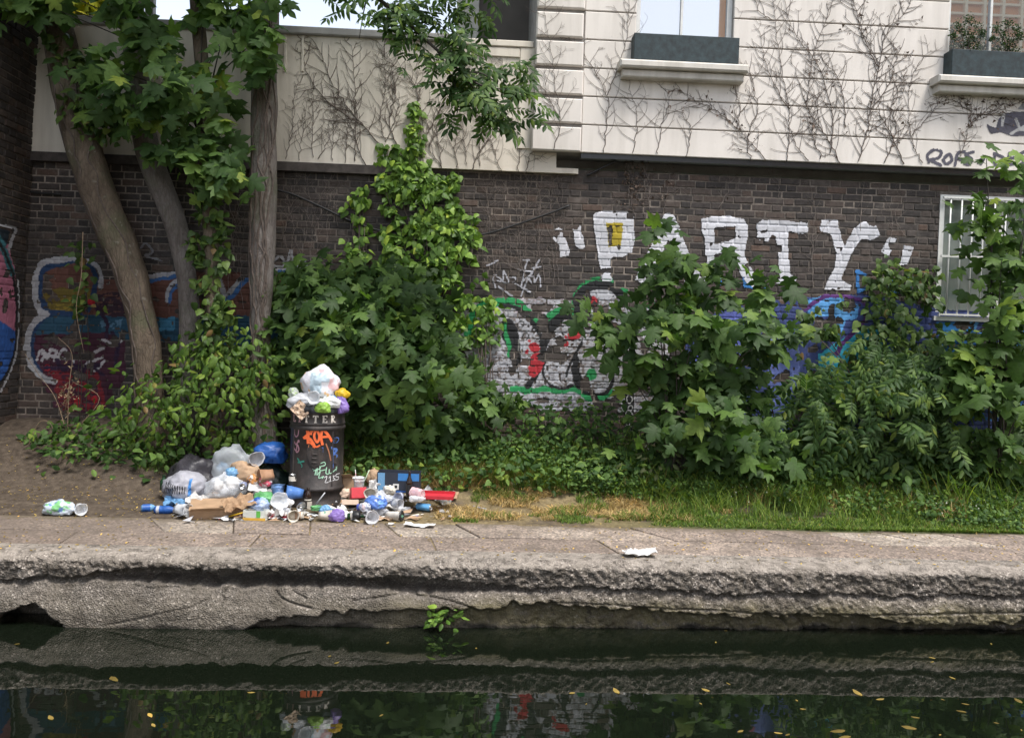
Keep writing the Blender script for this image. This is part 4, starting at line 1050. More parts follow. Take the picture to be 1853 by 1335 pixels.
M_SHRUB = leaf_mat('shrub_leaf', (0.05, 0.11, 0.022), (0.14, 0.235, 0.05), .42, .35, dry=.015)
M_ASH = leaf_mat('ash_leaf', (0.034, 0.078, 0.028), (0.095, 0.17, 0.052))
M_WEED = leaf_mat('weed_leaf', (0.03, 0.075, 0.02), (0.10, 0.19, 0.05), .5, .3)
M_GRASS = leaf_mat('grass_blade', (0.06, 0.125, 0.022), (0.18, 0.265, 0.065), .5, .35, dry=.06)
M_STRAW = leaf_mat('straw_blade', (0.24, 0.185, 0.09), (0.52, 0.43, 0.25), .7, .2)
M_DRYL = simple('dry_leaf', (0.11, 0.075, 0.055), .85, .4, 20)
def bark(name, a, b):
    t = NT(name); p = t.pos()
    st = t.noise(9, 8, .7, t.mapping(p, (1, 1, .4)))
    v = t.n('TexVoronoi', feature='DISTANCE_TO_EDGE', Scale=1.0); t.set(v.inputs['Vector'], t.mix(.09, t.mapping(p, (34, 34, 8)), t.mapping(t.n('TexNoise', Scale=5.0).outputs[1], (60, 60, 60))))
    crack = t.ramp(v.outputs[0], [(.0, 0.0), (.14, 1.0)])
    c = t.ramp(st, [(.3, a), (.55, tuple((Vector(a) + Vector(b)) / 2)), (.72, b)])
    c = t.mix(t.math('MULTIPLY', t.math('SUBTRACT', 1.0, crack), .28), c, tuple(Vector(a) * .45))
    c = t.mix(t.ramp(t.noise(2.6, 6, .7), [(.5, 0), (.66, .6)]), c, (.10, .11, .06))
    c = t.mix(t.ramp(t.noise(12, 4), [(.64, 0), (.7, .5)]), c, (.30, .29, .25))
    t.bump(t.math('ADD', t.math('MULTIPLY', crack, .22), t.math('ADD', st, t.math('MULTIPLY', t.noise(60, 4), .4))), .9, .02)
    return t.base(c, .9, .25)
M_BARK1, M_BARK2 = bark('brown_bark', (.09, .068, .05), (.25, .195, .145)), bark('grey_bark', (.13, .11, .098), (.31, .275, .25))
M_STEM = simple('sapling_stem', (0.035, 0.028, 0.022), .8, .3, 30)
def stems(root, base, tops, r0, r1, mat=None, name='stem', wob=.05, seed=0):
    rg = random.Random(seed)
    m = MB()
    for tp in tops:
        a, b = np.array(base, float) + np.array([rg.uniform(-.05, .05), rg.uniform(-.03, .03), -.03]), np.array(tp, float)
        mid = a + (b - a) * .5 + np.array([(a[0] - b[0]) * .22 + rg.uniform(-wob, wob), rg.uniform(-wob, wob), abs(b[0] - a[0]) * .12])
        P = smooth_line([a, mid, b], 5); m.tube(P, np.linspace(r0, r1, len(P)), 5)
    return m.build(name, mat or M_STEM, root, True, world=True)
def plant(name, label, catg, u0, Y0, parts, mat, tpl, nparts=300, group=None, nst=9, r0=.012, seed=0, stem=True):
    b = ground(u0, Y0)
    root = empty(name, b, label, catg, group)
    P, R, S, C = cat(*parts)
    leaves(root, tpl, P, R, S, mat, nparts, seed=seed)
    if stem:
        ix = np.random.default_rng(seed).permutation(len(C))[:nst]
        stems(root, b, C[ix], r0, .004, seed=seed)
    return root

# ------------------------------------------------------------------ trees at the left
def trunk(root, px, Y, mat, name='trunk', n=22):
    pts = smooth_line([(u, v, r) for u, v, r in px], 10)
    P = onY(pts[:, 0], pts[:, 1], Y)
    g = float(gz(P[-1][0], Y)); P[-1][2] = min(P[-1][2], g - .05)
    r = pts[:, 2] / FPX * Y
    m = MB(); m.tube(P, r, n)
    V = np.array(m.V)
    nn = np.array([mnoise.noise(Vector((p[0] * 5, p[1] * 5, p[2] * 2.5))) for p in V])
    c = np.repeat(P, n, 0)
    n2 = np.array([mnoise.noise(Vector((p[0] * 14, p[1] * 14, p[2] * 5 + 9))) for p in V])
    V = c + (V - c) * (1 + .12 * nn + .06 * n2)[:, None]
    m.V = [tuple(p) for p in V]
    return m.build(name, mat, root, True, world=True), P, r
def on_trunk_vines(root, P, r, n, seed, mat, name='creeper'):
    rg = random.Random(seed); m = MB()
    for k in range(n):
        ph = rg.uniform(-2.6, -.5); tw = rg.uniform(-.5, .5); i0 = rg.randrange(0, len(P) // 4); pts = []
        for i in range(i0, len(P)):
            a = ph + tw * math.sin(i * .13 + k * 2.1) + .55 * mnoise.noise(Vector((i * .21, k * 7.3, seed)))
            pts.append(P[i] + r[i] * 1.02 * np.array([math.cos(a), math.sin(a), 0]))
        if len(pts) > 3: m.tube(smooth_line(pts, 3), rg.uniform(.005, .011), 5)
    m.build(name, mat, root, True, world=True)
def trees():
    b = ground(262, 8.9)
    t1 = empty('tree', b, 'thick brown trunk leaning left, tallest near the abutment, sparse ivy on it', 'tree', 'trees in front of the brick wall')
    _, P, r = trunk(t1, [(60, -110, 26), (88, -20, 26), (102, 40, 26), (124, 162, 27), (153, 270, 29), (180, 355, 29), (230, 478, 27), (257, 581, 25), (268, 690, 24), (272, 760, 26), (274, 830, 38)], 8.9, M_BARK1)
    on_trunk_vines(t1, P, r, 3, 4, M_TWIG)
    cl = cat(cloud([(60, 70), (100, 60), (165, 110), (160, 130), (110, 125)], 60, .085, 8.62, 8.72, 3, 4, .06), cloud([(95, 170), (140, 165), (200, 215), (205, 260), (180, 260), (120, 235)], 80, .085, 8.6, 8.72, 4, 4, .06),
             cloud([(120, 60), (160, 90), (190, 230), (180, 270), (150, 150)], 70, .08, 8.7, 8.85, 5, 4, .06))
    leaves(t1, IVY, cl[0], cl[1], cl[2], M_IVY2, 150, seed=5)
    b = ground(345, 9.05)
    t2 = empty('tree', b, 'smooth greyish trunk curving right behind the leafy thin tree', 'tree', 'trees in front of the brick wall')
    trunk(t2, [(232, -110, 20), (238, 0, 20), (246, 110, 20), (257, 225, 20), (280, 310, 21), (316, 400, 20), (334, 480, 17), (342, 560, 17), (346, 820, 22)], 9.05, M_BARK2)
    b = ground(381, 8.72)
    t3 = empty('tree', b, 'thin ivy-wrapped tree with broad dark maple leaves between the trunks', 'tree', 'trees in front of the brick wall')
    trunk(t3, [(350, -110, 11), (356, 0, 12), (366, 130, 12), (372, 250, 13), (380, 400, 13), (385, 520, 13), (383, 640, 13), (380, 830, 15)], 8.72, M_BARK1, n=9)
    cl = cat(cloud([(-20, -60), (105, -60), (100, 15), (80, 50), (0, 35)], 80, .17, 8.0, 8.7, 21, 5, .10, .5), cloud([(195, -40), (275, -40), (272, 60), (210, 60)], 50, .17, 8.0, 8.6, 25, 4, .08, .5), cloud([(340, -60), (400, -60), (385, 70), (340, 70)], 30, .17, 8.0, 8.6, 26, 4, .07, .5),
             cloud([(180, 95), (240, 40), (300, 60), (340, 90), (420, 130), (440, 120), (425, 190), (400, 240), (420, 290), (380, 260), (330, 255), (270, 235), (225, 225), (150, 165)], 225, .165, 8.05, 8.75, 22, 5, .13, .5),
             cloud([(290, 210), (420, 260), (445, 310), (420, 350), (370, 350), (300, 290)], 120, .155, 8.15, 8.7, 23, 5, .10, .5),
             cloud([(400, 0), (500, -20), (490, 90), (470, 170), (430, 150), (425, 60)], 100, .16, 8.05, 8.6, 24, 5, .11, .5))
    leaves(t3, MAPLE, cl[0], cl[1], cl[2], M_CANOPY, 300, seed=6)
    stems(t3, onY(372, 250, 8.72), cl[3][::7][:22], .011, .004, seed=8, name='branch')
    cl = cat(cloud([(345, 350), (395, 340), (410, 420), (395, 520), (420, 560), (425, 650), (370, 680), (352, 600), (362, 480)], 360, .09, 8.5, 8.72, 31, 5, .045, .4), cloud([(350, 400), (362, 380), (362, 500), (350, 470)], 20, .085, 8.5, 8.7, 32, 4, .05, .4))
    o = leaves(t3, IVY, cl[0], cl[1], cl[2], M_IVY2, 0, rest='ivy', seed=7)
    b = ground(474, 8.85)
    t4 = empty('tree', b, 'straight grey trunk laced with creeper strands, ash branch hanging to its right', 'tree', 'trees in front of the brick wall')
    _, P, r = trunk(t4, [(488, -110, 19), (484, 0, 20), (479, 150, 21), (478, 240, 22), (477, 337, 23), (475, 440, 23), (473, 520, 20), (471, 580, 17), (472, 650, 18), (476, 820, 26)], 8.85, M_BARK2)
    on_trunk_vines(t4, P, r, 9, 9, M_TWIG)
    bb = smooth_line([onY(505, -130, 8.8), onY(600, -60, 8.3), onY(700, 10, 8.0), onY(790, 90, 7.9), onY(860, 150, 7.85), onY(930, 165, 7.85)], 6)
    m = MB(); m.tube(bb, np.linspace(.028, .005, len(bb)), 6)
    for a, e in ((12, (700, 60)), (16, (880, 110)), (18, (840, 200)), (20, (890, 215)), (14, (820, 60)), (10, (650, 70)), (22, (900, 150))):
        q = smooth_line([bb[a], (bb[a] + onY(*e, 7.9)) / 2 + np.array([0, 0, .05]), onY(*e, 7.85)], 4); m.tube(q, np.linspace(.010, .003, len(q)), 5)
    m.build('branch', M_STEM, t4, True, world=True)
    cl = cat(cloud([(520, -90), (900, -90), (850, 10), (800, 40), (760, 20), (700, 25), (640, -10), (560, -30)], 120, .24, 7.7, 8.2, 41, 4, .14, .35), cloud([(640, 10), (760, 10), (830, 40), (850, 120), (800, 130), (745, 110), (690, 60)], 95, .24, 7.7, 8.1, 42, 4, .12, .35),
             cloud([(790, 90), (860, 110), (950, 135), (940, 170), (920, 195), (890, 230), (850, 215), (800, 200), (810, 150)], 95, .24, 7.7, 8.05, 43, 4, .10, .35))
    rg = np.random.default_rng(5); n = len(cl[0])
    R = frames(np.stack([rg.normal(0, .4, n), rg.normal(-.5, .3, n), rg.normal(.7, .3, n)], -1), np.stack([rg.normal(.35, .6, n), rg.normal(-.1, .4, n), rg.normal(-.45, .25, n)], -1))
    leaves(t4, ASH, cl[0], R, cl[2], M_ASH, 200, seed=8)
    # unseen crown leaves above the frame, added to darken the left
    rg = np.random.default_rng(77)
    n = 1500
    P = np.stack([rg.normal(-3.4, 1.5, n), rg.normal(8.2, .8, n), rg.uniform(5.9, 8.6, n)], -1)
    P = P[proj(P)[0][:, 1] < -60]
    n = len(P)
    leaves(t1, MAPLE, P, frames(rg.normal(0, .6, (n, 3)) + np.array([0, -.3, .8]), rg.normal(0, .6, (n, 3)) + np.array([0, 0, -.5])), np.full(n, .24), M_CANOPY, 0, rest='crown', seed=9)
    # sunlit tree far behind the parapet
    t5 = empty('tree', onY(170, 300, 17.0) * np.array([1, 1, 0]), 'distant sunlit yellow-green tree showing over the parapet by the leaning trunk', 'tree')
    trunk(t5, [(150, -60, 10), (165, 100, 12), (172, 700, 16)], 17.0, M_BARK1, n=8)
    rg = np.random.default_rng(3); c = sample([(90, -120), (260, -120), (235, 20), (215, 60), (130, 60), (100, 20)], 900, rg)
    P = onY(c[:, 0], c[:, 1], rg.uniform(16.2, 17.8, 900)); n = 900
    leaves(t5, MAPLE, P, frames(rg.normal(0, .6, (n, 3)) + np.array([0, -.5, .4]), rg.normal(0, .6, (n, 3)) + np.array([0, 0, -.5])), rg.uniform(.14, .26, n), leaf_mat('sunlit_leaf', (.16, .2, .02), (.4, .36, .05), .5, .55), 150, rest='crown', seed=4)
trees()

# ------------------------------------------------------------------ bushes, saplings and ivy
plant('sycamore_bush', 'dense dark sycamore bush spreading behind the litter bin', 'bush', 700, 8.95,
      [cloud([(505, 570), (540, 500), (600, 478), (680, 485), (760, 490), (790, 540), (815, 600), (850, 660), (925, 735), (890, 775), (800, 800), (700, 800), (620, 770), (540, 730), (500, 690), (485, 640)], 1750, .135, 8.25, 9.2, 51, 6, .11, .55, .5, False, .5),
       cloud([(500, 500), (560, 470), (620, 480), (620, 560), (540, 600), (490, 600)], 200, .12, 8.5, 9.2, 52, 5, .10)], M_MAPLE, MAPLE, 300, nst=16, r0=.018, seed=51)
plant('maple_sapling', 'young maple with large dark leaves in front of the letters A and R of PARTY', 'young tree', 1210, 8.6,
      [cloud([(1190, 480), (1195, 410), (1215, 395), (1235, 400), (1255, 450), (1245, 520), (1190, 520)], 66, .165, 8.3, 8.7, 61, 4, .10, .6), cloud([(1290, 440), (1330, 420), (1370, 470), (1440, 520), (1400, 560), (1300, 540)], 34, .16, 8.3, 8.7, 62, 4, .10, .6),
       cloud([(1110, 620), (1130, 570), (1170, 530), (1250, 510), (1400, 540), (1460, 580), (1440, 630), (1380, 650), (1340, 700), (1200, 700), (1140, 690), (1075, 640), (1070, 580), (1090, 540)], 430, .15, 8.15, 8.8, 63, 5, .12, .65, .5, False, .5),
       cloud([(1170, 700), (1330, 680), (1370, 760), (1470, 800), (1500, 850), (1400, 870), (1260, 850), (1200, 790)], 480, .145, 8.0, 8.7, 64, 5, .12, .65, .5, False, .5)], M_MAPLE, MAPLE, 300, nst=26, r0=.014, seed=61)
plant('maple_sapling', 'tall bright maple at the right edge, its tip reaching the house wall', 'young tree', 1800, 8.5,
      [cloud([(1760, 300), (1785, 265), (1800, 300), (1853, 290), (1900, 260), (1900, 420), (1800, 440), (1740, 410), (1715, 375)], 100, .14, 8.1, 8.6, 71, 4, .11, .6),
       cloud([(1770, 440), (1900, 420), (1900, 700), (1800, 690), (1755, 620), (1780, 540)], 270, .145, 8.0, 8.7, 72, 5, .12, .6),
       cloud([(1735, 640), (1800, 620), (1900, 640), (1900, 870), (1800, 850), (1740, 780), (1720, 700)], 320, .155, 7.95, 8.6, 73, 5, .12, .65)], M_MAPLE2, MAPLE, 300, nst=22, r0=.014, seed=71)
plant('maple_sapling', 'low maple growth joining the young maple to the ash shrub', 'bush', 1420, 8.8, [cloud([(1330, 640), (1385, 640), (1395, 790), (1480, 800), (1470, 660), (1520, 650), (1540, 860), (1330, 860)], 330, .125, 8.2, 9.2, 66, 5, .10, .6, .5, False, .5)], M_MAPLE, MAPLE, 200, nst=10, seed=66)
plant('ash_shrub', 'feathery ash shrub under the ivy, left of the right-edge maple', 'bush', 1590, 8.7,
      [cloud([(1420, 780), (1480, 650), (1560, 610), (1640, 620), (1720, 650), (1760, 760), (1740, 850), (1560, 865), (1440, 860)], 480, .26, 8.2, 9.0, 81, 5, .14, .6)], M_ASH, ASH, 200, nst=12, seed=81)
def wall_ivy(label, u0, parts, mat, nparts, seed, zb=None):
    b = ground(u0, 9.3)
    root = empty('ivy', b, label, 'ivy')
    P, R, S, C = cat(*parts)
    leaves(root, IVY, P, R, S, mat, nparts, seed=seed)
    stems(root, b, C[np.random.default_rng(seed).permutation(len(C))[:10]], .01, .004, M_TWIG, seed=seed)
wall_ivy('bright ivy climbing the bricks in a tall pointed sheet onto the cream parapet', 780,
         [cloud([(744, 172), (756, 200), (765, 250), (760, 280), (725, 290), (735, 250)], 120, .07, 9.24, 9.33, 91, 4, .03, .3, .35, True), cloud([(690, 262), (715, 262), (735, 285), (765, 270), (775, 310), (800, 325), (800, 302), (824, 305), (830, 380), (820, 430), (690, 430), (700, 380), (683, 330)], 820, .086, 9.2, 9.36, 92, 5, .035, .3, .35, True),
          cloud([(690, 420), (830, 380), (862, 385), (866, 440), (850, 500), (845, 620), (815, 640), (760, 560), (690, 500)], 820, .086, 9.15, 9.36, 93, 5, .04, .3, .35, True)], M_IVY, 300, 91)
wall_ivy('narrow strip of yellowish ivy on bare bricks left of the big ivy', 640, [cloud([(640, 340), (658, 345), (664, 440), (658, 480), (618, 480), (616, 440), (636, 410)], 120, .085, 9.22, 9.36, 94, 4, .045, .3, .35, True)], M_IVY, 100, 94)
wall_ivy('small ivy patch creeping over the left of the white bubble letters', 880, [cloud([(862, 500), (898, 505), (908, 560), (900, 620), (862, 640), (850, 570)], 130, .075, 9.2, 9.36, 95, 4, .05, .3, .35, True)], M_IVY, 120, 95)
wall_ivy('mixed dark ivy mound covering the blue graffiti below the closing quote mark', 1580,
         [cloud([(1585, 470), (1620, 465), (1690, 500), (1700, 580), (1690, 650), (1680, 740), (1560, 730), (1530, 650), (1570, 560)], 900, .085, 9.0, 9.34, 96, 5, .07, .35, .4, True), cloud([(1440, 540), (1480, 500), (1490, 560), (1530, 540), (1480, 700), (1450, 760), (1440, 640)], 110, .085, 9.1, 9.35, 97, 5, .06, .35, .4, True),
          cloud([(1690, 600), (1860, 600), (1860, 800), (1690, 760)], 600, .085, 9.1, 9.35, 98, 5, .08, .35, .4, True)], M_IVY2, 300, 96)
plant('leafy_shrub', 'bright small-leaved shrub around the foot of the leaning trunk', 'bush', 350, 8.6,
      [cloud([(212, 690), (240, 680), (285, 705), (308, 640), (350, 590), (400, 590), (470, 620), (512, 665), (500, 760), (460, 815), (300, 815), (220, 800), (185, 760), (200, 710)], 1250, .08, 8.15, 8.9, 99, 5, .17, .55, .55, False, .5), cloud([(300, 640), (340, 600), (400, 600), (420, 680), (330, 700)], 130, .07, 8.4, 8.9, 98, 4, .10, .55)], M_SHRUB, OVATE, 300, nst=24, r0=.008, seed=99)
plant('creeper', 'thin leafy creeper stem hanging over the left round bubble letter', 'creeper', 150, 9.1, [cloud([(135, 430), (160, 430), (165, 560), (150, 640), (130, 600)], 70, .075, 8.9, 9.1, 100, 3, .06)], M_IVY2, IVY, 70, nst=3, r0=.006, seed=100)

# ------------------------------------------------------------------ undergrowth, grass, flowers (nobody could count these)
def undergrowth():
    rg = np.random.default_rng(202)
    Ps, hs = [], []
    def band(poly, n, hmax, y0=7.75, y1=9.3):
        c = sample(poly, n, rg)
        for u, v in c:
            Y = rg.uniform(y0, y1); p = onY(u, v, Y); g = float(gz(p[0], Y))
            if p[2] < g:
                q = onG(u, v); p = q + np.array([0, 0, rg.uniform(0, .06)])
            elif p[2] > g + hmax: p[2] = g + rg.uniform(0, hmax)
            Ps.append(p)
    band([(30, 790), (120, 755), (250, 770), (520, 780), (520, 830), (400, 830), (310, 845), (240, 845), (60, 815)], 950, .35, 8.3, 9.3)
    band([(620, 745), (950, 745), (1100, 780), (1300, 800), (1500, 830), (1853, 850), (1853, 930), (1400, 880), (1200, 850), (1000, 830), (900, 825), (640, 830)], 3600, .28, 8.3, 9.2)
    band([(930, 690), (1120, 720), (1200, 800), (950, 800)], 500, .5, 8.9, 9.3)
    band([(1480, 760), (1853, 780), (1853, 870), (1480, 860)], 1200, .4, 8.2, 9.2)
    P = np.array(Ps); n = len(P)
    R = frames(rg.normal(0, .45, (n, 3)) + np.array([0, -.5, .8]), rg.normal(0, .6, (n, 3)) + np.array([0, -.3, -.3]))
    S = rg.uniform(.035, .10, n)
    root = empty('undergrowth', (0, 8.5, .1), kind='stuff')
    leaves(root, OVATE + IVY, P, R, S, M_WEED, 0, rest='weed_leaves')
undergrowth()
def blades(name, P, H, mat, bend=.5, w=.006, seed=0, lean=None):
    rg = np.random.default_rng(seed); n = len(P)
    az = rg.uniform(0, 2 * PI, n); d = np.stack([np.cos(az), np.sin(az), np.zeros(n)], -1)
    side = np.stack([-np.sin(az), np.cos(az), np.zeros(n)], -1)
    side = np.where((np.abs(side[:, 0]) < .3)[:, None], np.array([1.0, 0, 0]), side)
    b = bend * rg.uniform(.3, 1.5, n)
    V = []
    for t, ww in ((0, 1), (.4, .9), (.75, .6), (1, 0.05)):
        c = P + d * (H * b * t * t)[:, None] + np.array([0, 0, 1]) * (H * (t - .35 * b * t * t))[:, None]
        V += [c - side * (w * ww * rg.uniform(.7, 1.3, n))[:, None], c + side * (w * ww)]
    V = np.stack(V, 1)
    F = np.array([(0, 1, 3, 2), (2, 3, 5, 4), (4, 5, 7, 6)])
    F = (F[None] + (np.arange(n) * 8)[:, None, None]).reshape(-1, 4)
    return tag(obj(name, mesh_of(name, V.reshape(-1, 3), F, mat)), kind='stuff')
def gpoints(poly, n, seed):
    rg = np.random.default_rng(seed); c = sample(poly, n, rg)
    d = ray(c[:, 0], c[:, 1]); t = np.linspace(6.5, 10, 160)
    out = np.zeros((n, 3)); done = np.zeros(n, bool)
    for s in t:
        P = CN + d * s; g = gz(P[:, 0], P[:, 1])
        hit = (~done) & (P[:, 2] <= g) & (P[:, 1] > GRASS_Y + .015); out[hit] = P[hit]; out[hit, 2] = g[hit]; done |= hit
    return out[done & (out[:, 1] < 9.35)]
def grass():
    rg = np.random.default_rng(9)
    patch = lambda P, f, t, sd: P[fbm(P[:, 0] * f, P[:, 1] * f * 1.4, sd, 3) > t]
    P = gpoints([(1180, 946), (1853, 974), (1853, 890), (1300, 880), (1150, 880)], 12000, 1); P = patch(P, 2.4, .40, 3)
    tall = np.clip((P[:, 1] - 7.55) / .6, 0, 1)
    blades('grass', P, rg.uniform(.025, .06, len(P)) + tall * rg.uniform(.04, .34, len(P)), M_GRASS, .9, .0035, 1)
    P = gpoints([(640, 846), (900, 852), (1200, 878), (1200, 905), (900, 885), (780, 880), (640, 868)], 6000, 12); P = patch(P, 3, .42, 5)
    blades('long_grass', P, rg.uniform(.05, .26, len(P)), M_GRASS, .9, .0035, 12)
    P = gpoints([(1180, 952), (1853, 978), (1853, 950), (1180, 930)], 7000, 2); blades('short_grass', P, rg.uniform(.02, .05, len(P)), M_GRASS, .9, .0035, 2)
    P = gpoints([(820, 946), (1200, 950), (1200, 938), (820, 930)], 2600, 22); blades('edge_grass', patch(P, 3, .48, 8), .04, M_GRASS, .9, .0035, 2)
    P = gpoints([(770, 915), (840, 880), (1000, 882), (1180, 895), (1330, 925), (1280, 945), (900, 942), (790, 940)], 17000, 3); P = patch(P, 2.6, .46, 11)
    blades('straw', P, rg.uniform(.015, .085, len(P)), M_STRAW, 1.7, .003, 3)
    P = gpoints([(620, 870), (640, 840), (850, 850), (1000, 880), (780, 890)], 4200, 4); blades('dry_grass', P, rg.uniform(.06, .2, len(P)), M_STRAW, .9, .003, 4)
    P = patch(gpoints([(1200, 905), (1750, 945), (1750, 880), (1250, 855)], 4200, 5), 2.5, .46, 7); blades('seed_heads', P, rg.uniform(.06, .26, len(P)), M_STRAW, .7, .0028, 5)
    P = gpoints([(1560, 925), (1853, 945), (1853, 840), (1420, 850), (1420, 890)], 2300, 6); P = patch(P, 1.6, .42, 4); blades('tall_grass', P, rg.uniform(.15, .58, len(P)), M_GRASS, .9, .0055, 6)
    P = gpoints([(240, 850), (300, 820), (520, 830), (420, 870), (300, 860)], 1300, 7); blades('sparse_grass', P, rg.uniform(.03, .11, len(P)), M_GRASS, .8, .003, 7)
    P = patch(gpoints([(620, 850), (1200, 880), (1200, 830), (640, 800)], 5000, 8), 2.5, .45, 9); blades('rough_grass', P, rg.uniform(.08, .26, len(P)), M_GRASS, .7, .004, 8)
    # clover and low leaves between the blades
    P = np.concatenate([patch(gpoints([(1030, 900), (1853, 962), (1853, 850), (1300, 850), (1000, 840)], 19000, 31), 2.2, .42, 13), patch(gpoints([(620, 850), (1000, 880), (1000, 830), (620, 820)], 2200, 32), 2.4, .5, 14)])
    n = len(P); P = P + np.stack([np.zeros(n), np.zeros(n), rg.uniform(.015, .22, n) * np.clip((P[:, 1] - 7.45) / .35, .15, 1)], -1)
    r0 = empty('clover', (1, 8, 0), kind='stuff')
    leaves(r0, [(V * np.array([1.5, 1, .8]), F) for V, F in OVATE] + IVY, P, frames(rg.normal(0, .4, (n, 3)) + np.array([0, -.35, .9]), rg.normal(0, 1, (n, 3))), rg.uniform(.018, .05, n), M_WEED, 0, rest='clover_leaves', seed=2)
    P = patch(gpoints([(640, 850), (1853, 905), (1853, 850), (1300, 830), (900, 815), (640, 815)], 5200, 41), 1.8, .45, 21); blades('wild_grass', P, rg.uniform(.12, .5, len(P)), M_GRASS, .8, .0045, 41)
    P = patch(gpoints([(840, 940), (1240, 945), (1240, 900), (860, 885)], 5000, 42), 3.2, .53, 22); blades('tufts', P, rg.uniform(.03, .11, len(P)), M_GRASS, 1.0, .0035, 42)
    P = patch(gpoints([(1080, 905), (1853, 950), (1853, 885), (1080, 865)], 4200, 43), 2.0, .45, 23); blades('seeding_grass', P, rg.uniform(.07, .30, len(P)), M_GRASS, .8, .0035, 43)
    # white clover heads
    P = np.concatenate([gpoints([(1050, 880), (1300, 890), (1280, 830), (1060, 830)], 230, 9), gpoints([(1660, 940), (1853, 945), (1853, 880), (1700, 890)], 190, 10), gpoints([(1300, 920), (1660, 940), (1660, 900), (1300, 890)], 60, 11)])
    P[:, 2] += rg.uniform(.05, .17, len(P))
    O = np.array([(1, 0, 0), (-1, 0, 0), (0, 1, 0), (0, -1, 0), (0, 0, 1), (0, 0, -1)]); Fo = np.array([(0, 2, 4), (2, 1, 4), (1, 3, 4), (3, 0, 4), (2, 0, 5), (1, 2, 5), (3, 1, 5), (0, 3, 5)])
    V = (P[:, None] + O[None] * rg.uniform(.006, .011, len(P))[:, None, None]).reshape(-1, 3)
    tag(obj('clover_flowers', mesh_of('clover_flowers', V, (Fo[None] + (np.arange(len(P)) * 6)[:, None, None]).reshape(-1, 3), simple('clover_white', (.6, .6, .52), .7))), kind='stuff')
grass()
def clump(label, u, v, n, hmax, size, mat, tpl, seed, name='weed'):
    b = onG(u, v); rg = np.random.default_rng(seed)
    root = empty(name, b, label, 'weed')
    P = b + np.stack([rg.normal(0, hmax * .33, n), rg.normal(0, hmax * .25, n), np.abs(rg.normal(hmax * .5, hmax * .28, n))], -1)
    d = P - b
    leaves(root, tpl, P, frames(d * np.array([.5, .5, .2]) + np.array([0, -.4, .9]) * hmax + rg.normal(0, .12 * hmax, (n, 3)), d * np.array([1, 1, .3]) + np.array([0, -.05, -.1]) * hmax), rg.uniform(.7, 1.2, n) * size, mat, n, seed=seed)
    stems(root, b, P[:n // 2], .004, .002, M_STEM, seed=seed)
clump('broad pale weed leaves low at the right, before the dark hollow', 1630, 905, 26, .34, .15, M_WEED, OVATE, 301)
clump('leafy weed at the path bank between the maple and the bubble letters', 1095, 850, 30, .30, .12, M_WEED, MAPLE, 302)
clump('grey-green thistle-like weed with pale heads right of centre', 1190, 880, 40, .38, .08, leaf_mat('grey_weed', (.09, .12, .06), (.2, .24, .14)), OVATE, 303)
def quay_weed():
    b = onY(800, 1118, QUAY_Y + .02); rg = np.random.default_rng(8); n = 34
    root = empty('weed', b, 'small fresh green weed sprouting from the broken canal edge', 'weed')
    d = rg.normal(0, 1, (n, 3)) * np.array([.055, .02, .035]) + np.array([0, -.05, .03])
    P = b + d
    leaves(root, OVATE, P, frames(np.array([0, -.7, .7]) + rg.normal(0, .35, (n, 3)), d + rg.normal(0, .03, (n, 3))), rg.uniform(.04, .085, n), M_IVY, n, seed=1)
    stems(root, b + np.array([0, .04, 0]), P[:10], .003, .0015, M_STEM, wob=.01)
quay_weed()
def dead_stalks():
    root = empty('dead_stalk', ground(125, 8.9), 'dry straw-coloured seed stalk bent over before the maroon letter', 'weed')
    m = MB(); Y = 8.75
    for pts in ([(120, 780), (100, 720), (72, 680), (45, 640)], [(122, 780), (125, 700), (130, 640), (105, 610)], [(140, 775), (180, 720), (130, 690)], [(50, 810), (70, 765), (90, 765), (100, 790)], [(125, 700), (118, 740)], [(150, 420), (147, 500), (138, 560), (152, 640)]):
        P = smooth_line([onY(u, v, Y) for u, v in pts], 5); m.tube(P, np.linspace(.005, .002, len(P)), 5)
    m.build('stalk', simple('dry_stalk', (.24, .17, .11), .8, .3), root, True, world=True)
    rg = np.random.default_rng(4); n = 130
    P = onY(rg.normal(121, 9, n), rg.normal(715, 20, n), Y) + rg.normal(0, .015, (n, 3))
    tag(wpart(root, 'seed_head', *_tri(P, .012, rg), simple('dry_seed', (.26, .19, .11), .8, .3)), kind='stuff')
def _tri(P, s, rg):
    n = len(P); V = (P[:, None] + rg.normal(0, s, (n, 3, 3))).reshape(-1, 3)
    return V, np.arange(n * 3).reshape(-1, 3)
dead_stalks()

